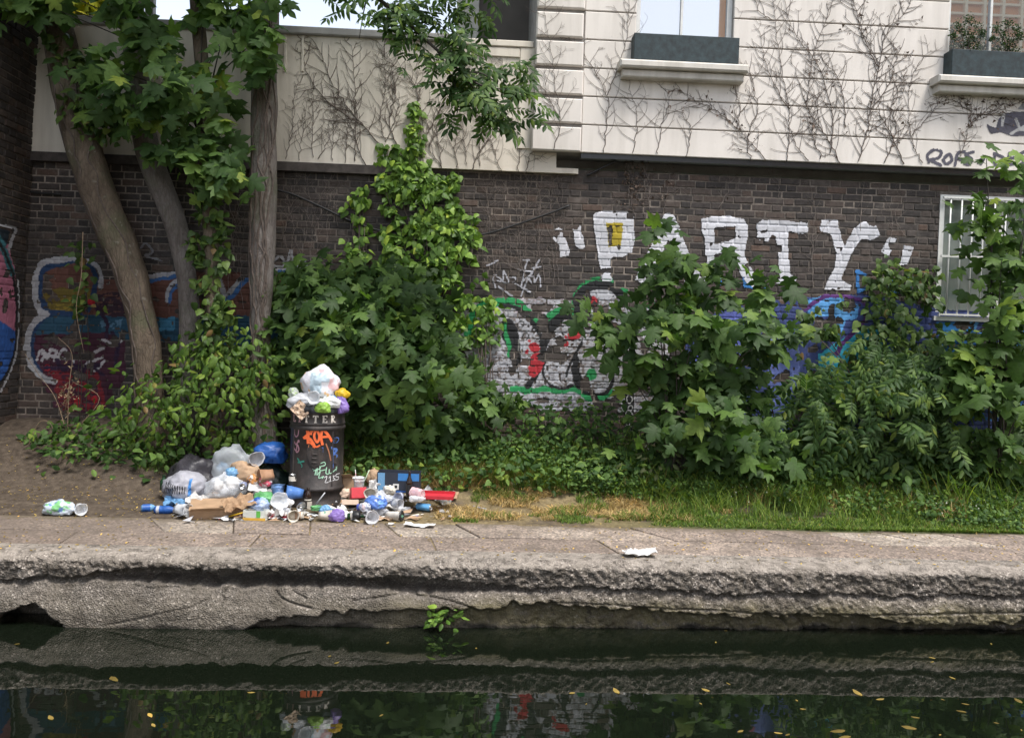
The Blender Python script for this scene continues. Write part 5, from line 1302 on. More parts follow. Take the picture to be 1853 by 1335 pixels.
# ------------------------------------------------------------------ bare creepers on the white walls and the bricks
def vine(label, lines, Y, mat, seed, r0=.0085, tw=13, tlen=(25, 75), dry=(), name='creeper'):
    r0 *= .64; rg = random.Random(seed); ng = np.random.default_rng(seed)
    st, tg, dl = MB(), MB(), []
    at = lambda u, v, k=0.0: onY(u, v, Y - .008 - k)
    for L in lines:
        pts = smooth_line(L, 8)
        pts = pts + ng.normal(0, 1.2, pts.shape)
        P = at(pts[:, 0], pts[:, 1]); st.tube(P, np.linspace(r0 * .95, r0 * .35, len(P)), 5)
        T = np.gradient(pts, axis=0); seg = np.hypot(*T.T); acc = 0; sgn = 1
        for i in range(1, len(pts)):
            acc += seg[i]
            while acc > tw:
                acc -= tw * rg.uniform(.5, 1.6) * .58; sgn = -sgn
                a = math.atan2(T[i][1], T[i][0]) + sgn * rg.uniform(.5, 1.15)
                n = 6; l = rg.uniform(*tlen) * (1 - .45 * i / len(pts)); q = [pts[i]]; cv = -sgn * rg.uniform(.0, .16)
                for k in range(n):
                    a += cv + rg.uniform(-.16, .16); q.append(q[-1] + np.array([math.cos(a), math.sin(a)]) * l / n)
                q = np.array(q); tg.tube(at(q[:, 0], q[:, 1], -.003), np.linspace(r0 * .52, r0 * .26, len(q)), 4, cap=False)
                if rg.random() < .75:
                    for _ in range(rg.randint(1, 4)):
                        j = rg.randint(2, n); b = a + rg.choice((-1, 1)) * rg.uniform(.6, 1.1); e = q[j] + np.array([math.cos(b), math.sin(b)]) * rg.uniform(5, 20)
                        f = np.array([q[j], (q[j] + e) / 2 + ng.normal(0, 1.5, 2), e]); tg.tube(at(f[:, 0], f[:, 1], -.003), r0 * .26, 4, cap=False)
                if dry and rg.random() < dry[0]:
                    for _ in range(dry[1]):
                        j = rg.randint(0, n); dl.append(at(*(q[j] + ng.normal(0, 5, 2)), ng.uniform(.0, .03)))
    c = np.array(st.V).mean(0)
    root = empty(name, c, label, 'creeper', 'bare creepers on the walls')
    st.build('stem', mat, root, True, world=True)
    tag(tg.build('twigs', mat, root, world=True), kind='stuff')
    if dl: tag(wpart(root, 'dry_leaves', *_tri(np.array(dl), .014, ng), M_DRYL), kind='stuff')
vine('bare creeper with long diagonal stem rising left across the cream parapet', [[(720, 270), (705, 220), (715, 170), (708, 120)], [(689, 262), (642, 210), (601, 150), (582, 100), (560, 74)], [(655, 225), (600, 190), (560, 140), (545, 90)]], PANEL_Y, M_TWIG, 1, .011, 19)
vine('bare creeper rising straight up the cream parapet, left of the bright ivy tip', [[(642, 292), (643, 230), (642, 161), (638, 82)], [(660, 300), (640, 240), (615, 190), (600, 160)]], PANEL_Y, M_TWIG, 2, .009)
vine('bare herringbone creepers beside the straight grey trunk on the parapet', [[(565, 288), (566, 220), (565, 150)], [(519, 288), (528, 230), (530, 187), (540, 150)], [(600, 290), (602, 240), (608, 180)], [(575, 288), (600, 240), (605, 190)], [(625, 296), (628, 240), (640, 190)], [(540, 290), (548, 240), (552, 200)]], PANEL_Y, M_TWIG, 3, .006, 11, (18, 48))
vine('bare creeper fanning up behind the bright ivy tip on the parapet', [[(698, 258), (689, 210), (698, 150), (691, 86)], [(760, 180), (742, 140), (700, 110), (690, 84)], [(700, 250), (720, 190), (700, 140)]], PANEL_Y, M_TWIG, 4, .007, 13, (20, 60))
vine('bare creeper curling up right of the bright ivy tip on the parapet', [[(800, 303), (775, 265), (765, 220), (755, 165), (751, 124)], [(775, 265), (800, 225), (826, 220)], [(800, 303), (790, 240), (800, 190)], [(770, 250), (800, 190), (810, 160)], [(830, 306), (822, 270), (828, 240)], [(855, 306), (870, 270), (900, 230), (915, 205)]], PANEL_Y, M_TWIG, 5, .008, 15, (20, 60))
vine('bare creepers on the parapet beneath the hanging ash branch', [[(938, 310), (942, 240), (949, 161)], [(908, 311), (895, 275), (882, 243), (860, 200)], [(870, 300), (866, 250), (875, 200)], [(845, 300), (838, 240), (832, 215)], [(952, 312), (960, 280), (975, 290)]], PANEL_Y, M_TWIG, 6, .006, 12, (18, 50))
vine('fine bare creeper under the parapet moulding beside the house corner', [[(830, 170), (850, 130), (848, 108)], [(880, 160), (885, 125), (895, 106)], [(910, 150), (915, 130), (905, 108)], [(955, 150), (962, 120), (955, 90)]], PANEL_Y, M_TWIG, 7, .0045, 9, (10, 30))
vine('bare creeper climbing the projecting corner blocks of the white house', [[(1004, 273), (1014, 212), (1004, 150), (999, 99), (985, 30), (990, -20)], [(1013, 215), (990, 170), (985, 120)]], HOUSE_Y - .03, M_TWIG, 8, .007, 18)
vine('bare creeper rising between the corner blocks and the left window', [[(1093, 276), (1098, 220), (1098, 172), (1058, 99), (1030, 70), (1004, 44)], [(1098, 172), (1120, 120), (1135, 60), (1140, -20)], [(1190, 280), (1196, 230), (1210, 190), (1205, 160)], [(1240, 284), (1250, 240), (1235, 200)], [(1147, 276), (1152, 230), (1152, 197), (1137, 163)]], HOUSE_Y, M_TWIG, 9, .007, 18)
vine('leaf-clotted creeper slanting up to the left window sill', [[(1388, 291), (1360, 260), (1334, 232), (1295, 200), (1255, 182), (1225, 160)], [(1334, 232), (1340, 190), (1330, 165)]], HOUSE_Y, M_TWIG, 10, .008, 15, (25, 80), (.5, 5))
vine('bare creeper rising to the right of the left window box', [[(1423, 291), (1428, 240), (1428, 197), (1413, 123), (1403, 40), (1395, -30)], [(1428, 197), (1390, 130), (1375, 60)], [(1462, 291), (1440, 260), (1433, 236)], [(1360, 292), (1352, 250), (1370, 200), (1362, 150), (1350, 110)], [(1403, 40), (1375, 20), (1360, -20)]], HOUSE_Y, M_TWIG, 11, .008, 16)
vine('densest bare creeper, middle of the house between both windows', [[(1502, 276), (1507, 212), (1482, 123), (1455, 85), (1433, 49), (1413, -20)], [(1521, 296), (1490, 240), (1462, 197), (1465, 150), (1472, 99), (1507, 0), (1515, -30)], [(1530, 230), (1520, 150), (1490, 110)], [(1485, 285), (1470, 240), (1480, 180)]], HOUSE_Y, M_TWIG, 12, .009, 14, (25, 80), (.15, 4))
vine('thick dark creeper with dry leaves leaning right towards the upper right window', [[(1551, 296), (1568, 240), (1575, 197), (1590, 123), (1605, 59), (1640, 20), (1660, -30)], [(1635, 296), (1610, 240), (1585, 197)], [(1590, 123), (1560, 60), (1540, -20)], [(1575, 200), (1610, 150), (1625, 90)], [(1600, 294), (1622, 240), (1615, 190), (1640, 130)]], HOUSE_Y, M_TWIG, 13, .010, 13, (25, 75), (.35, 5))
vine('bare creeper just left of the right window box', [[(1669, 296), (1656, 270), (1649, 246), (1644, 172), (1660, 120), (1685, 90)], [(1649, 246), (1690, 200), (1700, 170)]], HOUSE_Y, M_TWIG, 14, .007, 15)
vine('creeper clotted with dry leaves beneath the right window sill', [[(1735, 290), (1748, 250), (1758, 197), (1740, 170)], [(1750, 230), (1790, 195), (1830, 170)], [(1755, 200), (1720, 180), (1700, 172)], [(1770, 210), (1810, 200), (1850, 175)]], HOUSE_Y, M_TWIG, 15, .007, 11, (20, 55), (.8, 6))
vine('pale dead stems hanging down the bricks right of the bright ivy', [[(u + random.uniform(-12, 12), 515), (u + random.uniform(-10, 10), 450), (u + random.uniform(-10, 10), 380), (u + random.uniform(-8, 8), 318)] for u in (880, 893, 905, 920, 933, 945, 958, 972, 985, 1000, 1012)], WALL_Y, M_PALETWIG, 16, .0048, 22, (15, 60))
vine('pale dead stems on the bricks between the grey trunk and the ivy strip', [[(545, 480), (552, 430), (560, 360), (548, 310)], [(562, 520), (563, 440), (570, 380), (600, 320)], [(590, 470), (592, 400), (600, 350)], [(578, 460), (573, 410), (590, 370)], [(525, 480), (530, 400), (515, 360)], [(612, 410), (605, 360), (590, 330)], [(510, 440), (525, 380), (535, 320)]], WALL_Y, M_PALETWIG, 17, .0045, 18, (14, 45))
vine('tangle of pale stems and dry leaves under the house above the P of PARTY', [[(1150, 400), (1142, 350), (1150, 290)], [(1165, 390), (1165, 340), (1170, 284)], [(1135, 360), (1140, 320), (1130, 286)], [(1175, 380), (1172, 330), (1160, 290)], [(1200, 385), (1210, 330), (1214, 290)]], WALL_Y, M_PALETWIG, 18, .005, 13, (10, 40), (.8, 6))
vine('pale bare stems on the bricks above the T and Y of PARTY', [[(1470, 520), (1470, 440), (1475, 380), (1460, 300)], [(1555, 420), (1560, 360), (1565, 300)], [(1610, 440), (1615, 400), (1600, 350)], [(1410, 360), (1405, 320), (1380, 298)], [(1300, 380), (1320, 330), (1310, 296)], [(1470, 440), (1500, 400)], [(1640, 430), (1620, 390), (1640, 350)]], WALL_Y, M_PALETWIG, 19, .0045, 20, (14, 50), (.06, 3))
vine('pale bare stems on the dark bricks around the thin ivy tree', [[(410, 540), (420, 450), (430, 380), (440, 320)], [(440, 560), (435, 470), (445, 400)], [(300, 330), (290, 290)], [(425, 400), (415, 360), (440, 330)]], WALL_Y, M_PALETWIG, 20, .0045, 16, (14, 50))
# clipped shrubs in the right-hand box
def box_shrub(u, v0, label, seed):
    Y = HOUSE_Y - .08
    b = onY(u, 92, Y); b[2] = SILLZ + .235
    root = empty('potted_shrub', b, label, 'shrub', 'shrubs in the window box')
    rg = np.random.default_rng(seed)
    bl = np.array([(u + a, v, s) for a, v, s in ((-18, 48, 8), (2, 38, 9), (18, 50, 9), (-6, 60, 8), (24, 62, 6), (-26, 66, 5), (8, 70, 8), (-2, 82, 12), (14, 84, 10))], float)
    bl[:, 1] += v0
    i = rg.integers(0, len(bl), 750)
    P = onY(bl[i, 0] + rg.normal(0, 1, 750) * bl[i, 2] * .6, bl[i, 1] + rg.normal(0, 1, 750) * bl[i, 2] * .6, Y + rg.normal(0, .04, 750))
    P[:, 2] = np.maximum(P[:, 2], b[2])
    leaves(root, OVATE, P, frames(rg.normal(0, .6, (750, 3)) + np.array([0, -.4, .5]), rg.normal(0, 1, (750, 3))), np.full(750, .026), leaf_mat('box_leaf', (.015, .035, .015), (.04, .07, .03)), 0, rest='foliage', seed=seed)
    stems(root, b, onY(bl[:, 0], bl[:, 1], Y), .007, .003, M_TWIG, seed=seed, wob=.01)
box_shrub(1752, -2, 'small dark clipped shrub, the left one in the right window box', 1)
box_shrub(1822, 4, 'small dark clipped shrub, the right one in the right window box', 2)
# ------------------------------------------------------------------ litter bin
BIN = onG(572, 913); BIN[1] = 8.12; BIN[0] = onY(572, 900, 8.12)[0]; BIN[2] = float(gz(BIN[0], 8.12)) - .01
BR = 0.252
def iron():
    t = NT('worn_black_iron'); p = t.pos()
    c = t.ramp(t.noise(9, 6, .65), [(.3, (.018, .016, .015)), (.55, (.038, .032, .030)), (.75, (.08, .062, .054))])
    c = t.mix(t.ramp(t.noise(5, 5, .6, t.mapping(p, (3, 3, .4))), [(.55, 0), (.75, .5)]), c, (.12, .09, .075))
    t.bump(t.noise(60, 5, .7), .5, .005)
    return t.base(c, .55, .4)
M_IRON = iron()
def on_cyl(s, z, r):                     # s: metres along the front, 0 at the middle facing the canal
    a = s / r
    return (r * math.sin(a), -r * math.cos(a), z)
def bin_decal(root, name, shapes, mat, r=BR + .0025):
    m = MB()
    for kind, geo, *w in shapes:
        if kind == 'line':
            pts = smooth_line(geo, 5); T = np.gradient(pts, axis=0); T /= np.linalg.norm(T, axis=1)[:, None] + 1e-9
            N = np.stack([-T[:, 1], T[:, 0]], -1) * w[0] / 2
            a, b = pts + N, pts - N
            V = [on_cyl(*p, r) for p in a] + [on_cyl(*p, r) for p in b]; n = len(pts)
            m.add(V, [(i, i + n, i + n + 1, i + 1) for i in range(n - 1)])
        elif kind == 'rect':
            x0, x1, z0, z1 = geo; k = max(int((x1 - x0) / .012) + 1, 2)
            xs = np.linspace(x0, x1, k)
            V = [on_cyl(x, z0, r) for x in xs] + [on_cyl(x, z1, r) for x in xs]
            m.add(V, [(i, i + 1, k + i + 1, k + i) for i in range(k - 1)])
    return m.build(name, mat, root)
def bx(pts, sc=7.417):                   # zoomed photo pixel on the bin -> (s, z)
    out = []
    for x, y in pts:
        u, v = 520 + x / sc, 730 + y / sc
        p = onY(u, v, BIN[1] - BR)
        dx = max(-.97, min(.97, (p[0] - BIN[0]) / BR))
        out.append((BR * math.asin(dx), p[2] - BIN[2]))
    return out
def litter_bin():
    root = empty('litter_bin', BIN, 'round black iron bin marked LITTER, tagged with paint and overflowing with rubbish', 'litter bin')
    m = MB(); R = BR
    m.lathe([(R + .004, 0), (R + .004, .03), (R - .012, .045), (R - .012, .15), (R + .010, .16), (R + .014, .175), (R + .010, .19), (R, .197), (R, .735), (R + .012, .742), (R + .015, .757), (R + .010, .772), (R + .003, .776), (R + .003, .785),
             (R + .011, .79), (R + .011, .80), (R + .004, .805), (R + .004, .885), (R + .016, .892), (R + .016, .91), (R + .006, .917), (R - .02, .917), (R - .02, .80)], 56)
    m.build('body', M_IRON, root, True)
    d = MB()
    for a in (-.85, .78):
        x, y, _ = on_cyl(a * R, 0, R + .001); d.box(x - .006, x + .006, y - .006, y + .01, .205, .73)
    x, y, _ = on_cyl(.9 * R, 0, R + .004); d.box(x - .012, x + .012, y - .014, y + .01, .42, .50); d.box(x - .01, x + .01, y - .012, y + .01, .62, .66)
    d.build('door_strip', M_IRON, root)
    # crest plate
    c = MB(); cz = .47; s0 = bx([(370, 650)])[0][0]
    sh = [(-.075, .10), (-.05, .115), (0, .095), (.05, .115), (.075, .10), (.07, .0), (.045, -.07), (0, -.10), (-.045, -.07), (-.07, .0)]
    for k, (f, r) in enumerate(((1, R + .006), (.8, R + .014))):
        V = [on_cyl(s0 + x * f, cz + z * f, r) for x, z in sh] + [on_cyl(s0 + x * f, cz + z * f, R - .004) for x, z in sh] + [on_cyl(s0, cz, r)]
        n = len(sh); c.add(V, [(i, (i + 1) % n, 2 * n) for i in range(n)][::1] + [(i, i + n, (i + 1) % n + n, (i + 1) % n) for i in range(n)])
    for z in (-.04, 0, .04): c.add([on_cyl(s0 + a, cz + z + b, R + q) for a, b, q in ((-.03, 0, .018), (.03, 0, .018), (.03, .015, .018), (-.03, .015, .018), (0, .007, .026))], [(0, 1, 4), (1, 2, 4), (2, 3, 4), (3, 0, 4)])
    c.build('crest', M_IRON, root)
    # LITTER, raised letters with slab serifs
    z0, H, st, sf = .811, .071, .016, .009
    col = simple('worn_cream_letter', (.58, .53, .47), .7, .35, 60); pk = simple('pink_smeared_letter', (.40, .25, .25), .7, .4, 50)
    W = {'L': .046, 'I': .026, 'T': .052, 'E': .048, 'R': .052}
    x = -.232; gap = (.222 - x - sum(W[q] for q in 'LITTER')) / 5
    for i, q in enumerate('LITTER'):
        w = W[q]; S = []
        rc = lambda a, b, c_, d: S.append(('rect', (x + a, x + b, z0 + c_, z0 + d)))
        if q in 'LER':
            rc(.004, .004 + st, 0, H); rc(0, .004 + st + .004, 0, sf); rc(0, .004 + st + .002, H - sf, H)
        if q == 'L': rc(.018, w, 0, sf); rc(w - sf, w, sf, .022)
        if q == 'I': rc(w / 2 - st / 2, w / 2 + st / 2, 0, H); rc(0, w, 0, sf); rc(0, w, H - sf, H)
        if q == 'T': rc(w / 2 - st / 2, w / 2 + st / 2, 0, H - sf); rc(w / 2 - .013, w / 2 + .013, 0, sf * .9); rc(0, w, H - sf, H); rc(0, sf, H - .02, H - sf); rc(w - sf, w, H - .02, H - sf)
        if q == 'E': rc(.018, w, 0, sf); rc(.018, w, H - sf, H); rc(.018, w - .010, H / 2 - sf / 2, H / 2 + sf / 2); rc(w - sf, w, sf, .02); rc(w - sf, w, H - .02, H - sf)
        if q == 'R':
            S.append(('line', [(x + .016, z0 + H - .004), (x + .034, z0 + H - .008), (x + .036, z0 + H * .66), (x + .016, z0 + H * .5)], .011)); S.append(('line', [(x + .022, z0 + H * .5), (x + .034, z0 + .012), (x + w, z0 + .004)], .012))
        bin_decal(root, 'letter', S, pk if i < 2 else col, R + .0085)
        x += w + gap
    L = lambda pts, w: ('line', bx(pts), w)
    tg = lambda nm, shapes, c: bin_decal(root, nm, shapes, c)
    om, mt, wt, pkm, bl, gr = (simple(n, c, .6, .15, 40) for n, c in (('orange_spray', (.72, .13, .035)), ('mint_marker', (.36, .62, .44)), ('white_marker', (.62, .62, .62)), ('pink_spray', (.34, .18, .22)), ('blue_spray', (.07, .15, .42)), ('green_spray', (.03, .20, .15))))
    a = tg('paint_tag', [L([(260, 300), (275, 420), (280, 540)], .030), L([(390, 300), (330, 370), (210, 470)], .026), L([(220, 460), (300, 470), (360, 560), (350, 590)], .026), L([(385, 350), (360, 440), (400, 520), (430, 440), (395, 350)], .022), L([(300, 520), (380, 580), (440, 560)], .016), L([(470, 330), (450, 450), (470, 560)], .024), L([(470, 340), (540, 430), (585, 520)], .026), L([(455, 450), (540, 450)], .022), L([(330, 290), (320, 350), (315, 420)], .022)], om); tag(a, 'orange spray tag under the word LITTER')
    a = tg('paint_tag', [L([(510, 540), (545, 650), (570, 780)], .013), L([(290, 550), (280, 620), (310, 700)], .009)], simple('rusty_spray', (.30, .12, .06), .7)); tag(a, 'faint rusty drips of paint below the orange tag')
    a = tg('paint_tag', [L([(340, 880), (370, 860), (400, 800), (375, 940), (365, 955)], .009), L([(350, 900), (440, 870), (410, 830), (400, 900), (395, 960)], .008), L([(430, 810), (490, 790), (500, 830), (440, 850), (440, 900), (510, 890)], .008), L([(400, 960), (440, 910), (420, 1000), (480, 980), (460, 1010)], .008), L([(520, 860), (510, 940), (545, 950), (550, 890), (560, 950), (640, 890)], .009), L([(625, 880), (640, 870)], .007), L([(630, 910), (628, 925)], .006), L([(300, 830), (330, 832)], .007)], mt); tag(a, 'mint green marker scrawl')
    a = tg('paint_tag', [L([(490, 1000), (520, 980), (515, 1020), (500, 1065), (540, 1065)], .007), L([(545, 1010), (565, 990), (560, 1055)], .007), L([(545, 1058), (585, 1055)], .006), L([(585, 990), (610, 990), (595, 1015), (618, 1035), (585, 1055)], .007), L([(665, 970), (630, 975), (628, 1005), (655, 1015), (650, 1045), (620, 1050)], .007)], wt); tag(a, 'white marker digits 2135')
    a = tg('paint_tag', [L([(75, 340), (120, 350), (140, 330), (130, 430), (90, 450), (75, 400), (75, 350)], .014), L([(70, 520), (100, 560), (140, 500), (145, 530)], .016), L([(60, 600), (100, 640), (120, 560), (145, 620), (120, 660), (95, 650)], .015)], pkm); tag(a, 'faded pink spray letters down the left side')
    a = tg('paint_tag', [L([(620, 470), (600, 530), (640, 540), (660, 490), (630, 470)], .008), L([(590, 620), (640, 640), (600, 700), (640, 720), (600, 770)], .022), L([(580, 590), (600, 680), (590, 880)], .018), L([(470, 590), (465, 660)], .014)], bl); tag(a, 'blue spray smears down the right side')
    a = tg('paint_tag', [L([(120, 740), (150, 780), (130, 800), (200, 780), (225, 775)], .016), L([(150, 790), (190, 830), (185, 860)], .010)], gr); tag(a, 'dark green spray mark low on the left')
    # black liner folded over the rim
    n = 72; m = MB(); rg = random.Random(4)
    prof = [(R + .024, .905), (R + .026, .93), (R + .022, .955), (R + .008, .972), (R - .02, .966), (R - .05, .93), (R - .07, .90)]
    V = []
    for r, z in prof:
        for j in range(n):
            w = mnoise.noise(Vector((math.cos(2 * PI * j / n) * 5, math.sin(2 * PI * j / n) * 5, z * 9))) * .014 + math.sin(j * 1.9) * .003
            V.append(((r + w) * math.cos(2 * PI * j / n), (r + w) * math.sin(2 * PI * j / n), z + w * .8))
    m.add(V, [(i * n + j, i * n + (j + 1) % n, (i + 1) * n + (j + 1) % n, (i + 1) * n + j) for i in range(len(prof) - 1) for j in range(n)])
    m.lathe([(R - .05, .90), (.001, .93)], 24)
    m.build('liner', simple('black_bin_liner', (.014, .014, .018), .28, .2, 30, .4, 50), root, True)
litter_bin()

# ------------------------------------------------------------------ rubbish
def plast(name, col, rough=.32, tr=.25, bump=.5):
    t = NT(name); c = Vector(col)
    f = t.ramp(t.noise(22, 4), [(.3, tuple(c * .86)), (.7, tuple(c * 1.08))])
    if bump: t.bump(t.noise(55, 5, .6), bump, .008)
    t.base(f, rough, .5)
    if tr:
        b = t.n('BsdfTranslucent'); t.set(b.inputs[0], f); mx = t.n('MixShader'); mx.inputs[0].default_value = tr
        t.t.links.new(t.p.outputs[0], mx.inputs[1]); t.t.links.new(b.outputs[0], mx.inputs[2]); t.t.links.new(mx.outputs[0], t.out.inputs[0])
    return t.m
def clear(name, col=(.85, .87, .9), a=.4, rough=.12, bump=.0):
    t = NT(name); t.base(col, rough, .6)
    if bump: t.bump(t.noise(45, 5, .6), bump, .01)
    tr = t.n('BsdfTransparent'); mx = t.n('MixShader')
    lw = t.n('LayerWeight', Blend=.35)
    t.set(mx.inputs[0], t.math('ADD', t.math('MULTIPLY', lw.outputs['Facing'], .6), a, clamp=True))
    t.t.links.new(tr.outputs[0], mx.inputs[1]); t.t.links.new(t.p.outputs[0], mx.inputs[2]); t.t.links.new(mx.outputs[0], t.out.inputs[0])
    return t.m
def patchy(name, a, b, c, sc=9, rough=.35):
    t = NT(name); n1 = t.noise(sc, 3); n2 = t.noise(sc * 1.3, 3, vec=t.mapping(t.pos(), (1.2, .9, 1.1)))
    f = t.mix(t.ramp(n1, [(.55, 0), (.60, 1)]), a, b); f = t.mix(t.ramp(n2, [(.60, 0), (.64, 1)]), f, c)
    t.bump(t.noise(50, 5, .6), .6, .008); return t.base(f, rough, .5)
C_WHITE, C_CLEAR, C_CLEAR2 = plast('white_plastic', (.62, .63, .66)), clear('clear_plastic'), clear('clear_film', (.75, .78, .82), .45, .2, .6)
C_PAPER, C_CARD, C_BROWN = simple('white_paper', (.66, .65, .63), .8, .1, 30), simple('cardboard', (.36, .235, .14), .85, .18, 9, .3, 80), simple('kraft_paper', (.40, .27, .17), .8, .15, 14, .4, 50)
C_BLUE, C_SKY, C_DBLUE = plast('blue_plastic', (.03, .13, .46)), plast('light_blue_plastic', (.20, .42, .68)), simple('blue_board', (.04, .19, .48), .5, .12)
C_GREEN, C_PURP, C_RED, C_YEL = plast('green_plastic', (.16, .46, .18)), plast('purple_plastic', (.30, .20, .55)), simple('red_board', (.50, .03, .045), .5, .15), plast('yellow_plastic', (.75, .50, .03))
C_BLACK, C_GLASSB, C_GLASSG, C_ALU = simple('black_lid', (.015, .015, .016), .4, .2), simple('brown_bottle_glass', (.022, .010, .006), .08, .1), simple('green_bottle_glass', (.012, .045, .018), .08, .1), simple('bare_aluminium', (.6, .6, .6), .3, .1, metal=.9)
C_CREAM, C_PINK, C_PEACH = simple('cream_cup', (.60, .55, .47), .6, .08), plast('pink_plastic', (.55, .22, .30)), simple('peach_board', (.60, .45, .34), .7, .1)
C_DARKBAG, C_LGREEN, C_LTGREEN = plast('dark_grey_bag', (.045, .042, .05), .3, .1, .8), simple('lettuce_green', (.22, .38, .05), .5, .35, 25), simple('bright_green_sleeve', (.10, .38, .06), .5, .15)
def bag_mesh(sx, sy, sz, seed, knot=0.0, crease=1.0, sub=4):
    bm = bmesh.new(); bmesh.ops.create_icosphere(bm, subdivisions=sub, radius=1)
    off = Vector((seed * 3.7, seed * 1.9, seed * 5.3)); V = []
    for v in bm.verts:
        p = v.co.copy()
        r = 1 + .26 * mnoise.noise(p * 1.4 + off) - crease * (.20 * abs(mnoise.noise(p * 2.6 + off)) + .12 * abs(mnoise.noise(p * 5.5 + off)) + .05 * abs(mnoise.noise(p * 12 + off)))
        q = p * r
        if knot and p.z > .72:
            t = (p.z - .72) / .28; k = 1 - .86 * min(1, t * 1.5)
            if t > .72: k = .14 + (t - .72) * 1.7
            q.x *= k; q.y *= k; q.z += knot * t * (1 + .4 * math.sin(math.atan2(p.y, p.x) * 2 + seed))
        if q.z < -.55: q.z = -.55 - (q.z + .55) * -.22; q.x *= 1.06; q.y *= 1.06
        V.append((q.x * sx / 2, q.y * sy / 2, q.z))
    V = np.array(V); V[:, 2] -= V[:, 2].min(); V[:, 2] *= sz / V[:, 2].max()
    F = np.array([[v.index for v in f.verts] for f in bm.faces]); bm.free()
    return V, F
def drape(V, F, shapes, off=.003):       # print that lies on the front of a bag: rectangles (x0, x1, z0, z1) draped over it
    from mathutils.bvhtree import BVHTree
    bv = BVHTree.FromPolygons([tuple(v) for v in V], [tuple(map(int, f)) for f in F]); m = MB()
    for x0, x1, z0, z1 in shapes:
        nx, nz = max(int((x1 - x0) / .008), 1), max(int((z1 - z0) / .008), 1); g = {}
        for i in range(nx + 1):
            for k in range(nz + 1):
                h, nrm, _, _ = bv.ray_cast(Vector((x0 + (x1 - x0) * i / nx, -3, z0 + (z1 - z0) * k / nz)), Vector((0, 1, 0)))
                if h is not None: g[i, k] = len(m.V); m.V.append(tuple(h + (nrm if nrm.y < 0 else -nrm) * off))
        for i in range(nx):
            for k in range(nz):
                q = [(i, k), (i + 1, k), (i + 1, k + 1), (i, k + 1)]
                if all(c in g for c in q): m.F.append(tuple(g[c] for c in q)); m.M.append(0)
    return m
def bag(u, v, Y, w, d, h, mat, label, cat='bag', name='plastic_bag', seed=1, knot=0.0, crease=1.0, yaw=0.0, tilt=(0, 0), prints=(), inner=(), group='rubbish around the bin'):
    p = onG(u, v) if Y is None else onY(u, v, Y)
    V, F = bag_mesh(w, d, h, seed, knot, crease)
    root = empty(name, p, label, cat, group) if prints or inner else None
    rot = (tilt[0], tilt[1], yaw)
    if root is None:
        return tag(obj(name, mesh_of(name, V, F, mat, True), None, p, rot), label, cat, group)
    root.rotation_euler = rot
    obj('film', mesh_of('film', V, F, mat, True), root)
    for sh, m in prints: drape(V, F, sh).build('print', m, root)
    rr = random.Random(seed)
    for m, s in inner:
        a, b = bag_mesh(s, s, s * .8, seed + rr.randint(3, 90), crease=1.4, sub=3)
        obj('content', mesh_of('content', a, b, m, True), root, (rr.uniform(-.22, .22) * w, rr.uniform(-.2, .1) * d, rr.uniform(.12, .45) * h))
    return root
def posed(root, mouth, lying=True, lift=0.0, roll=0.0, pitch=0.0):
    M = Matrix.Rotation(mouth, 4, 'Z') @ (Matrix.Rotation(PI / 2 - pitch, 4, 'Y') if lying else Matrix.Rotation(pitch, 4, 'Y')) @ Matrix.Rotation(roll, 4, 'Z')
    root.matrix_basis = Matrix.Translation(root.location + Vector((0, 0, lift))) @ M
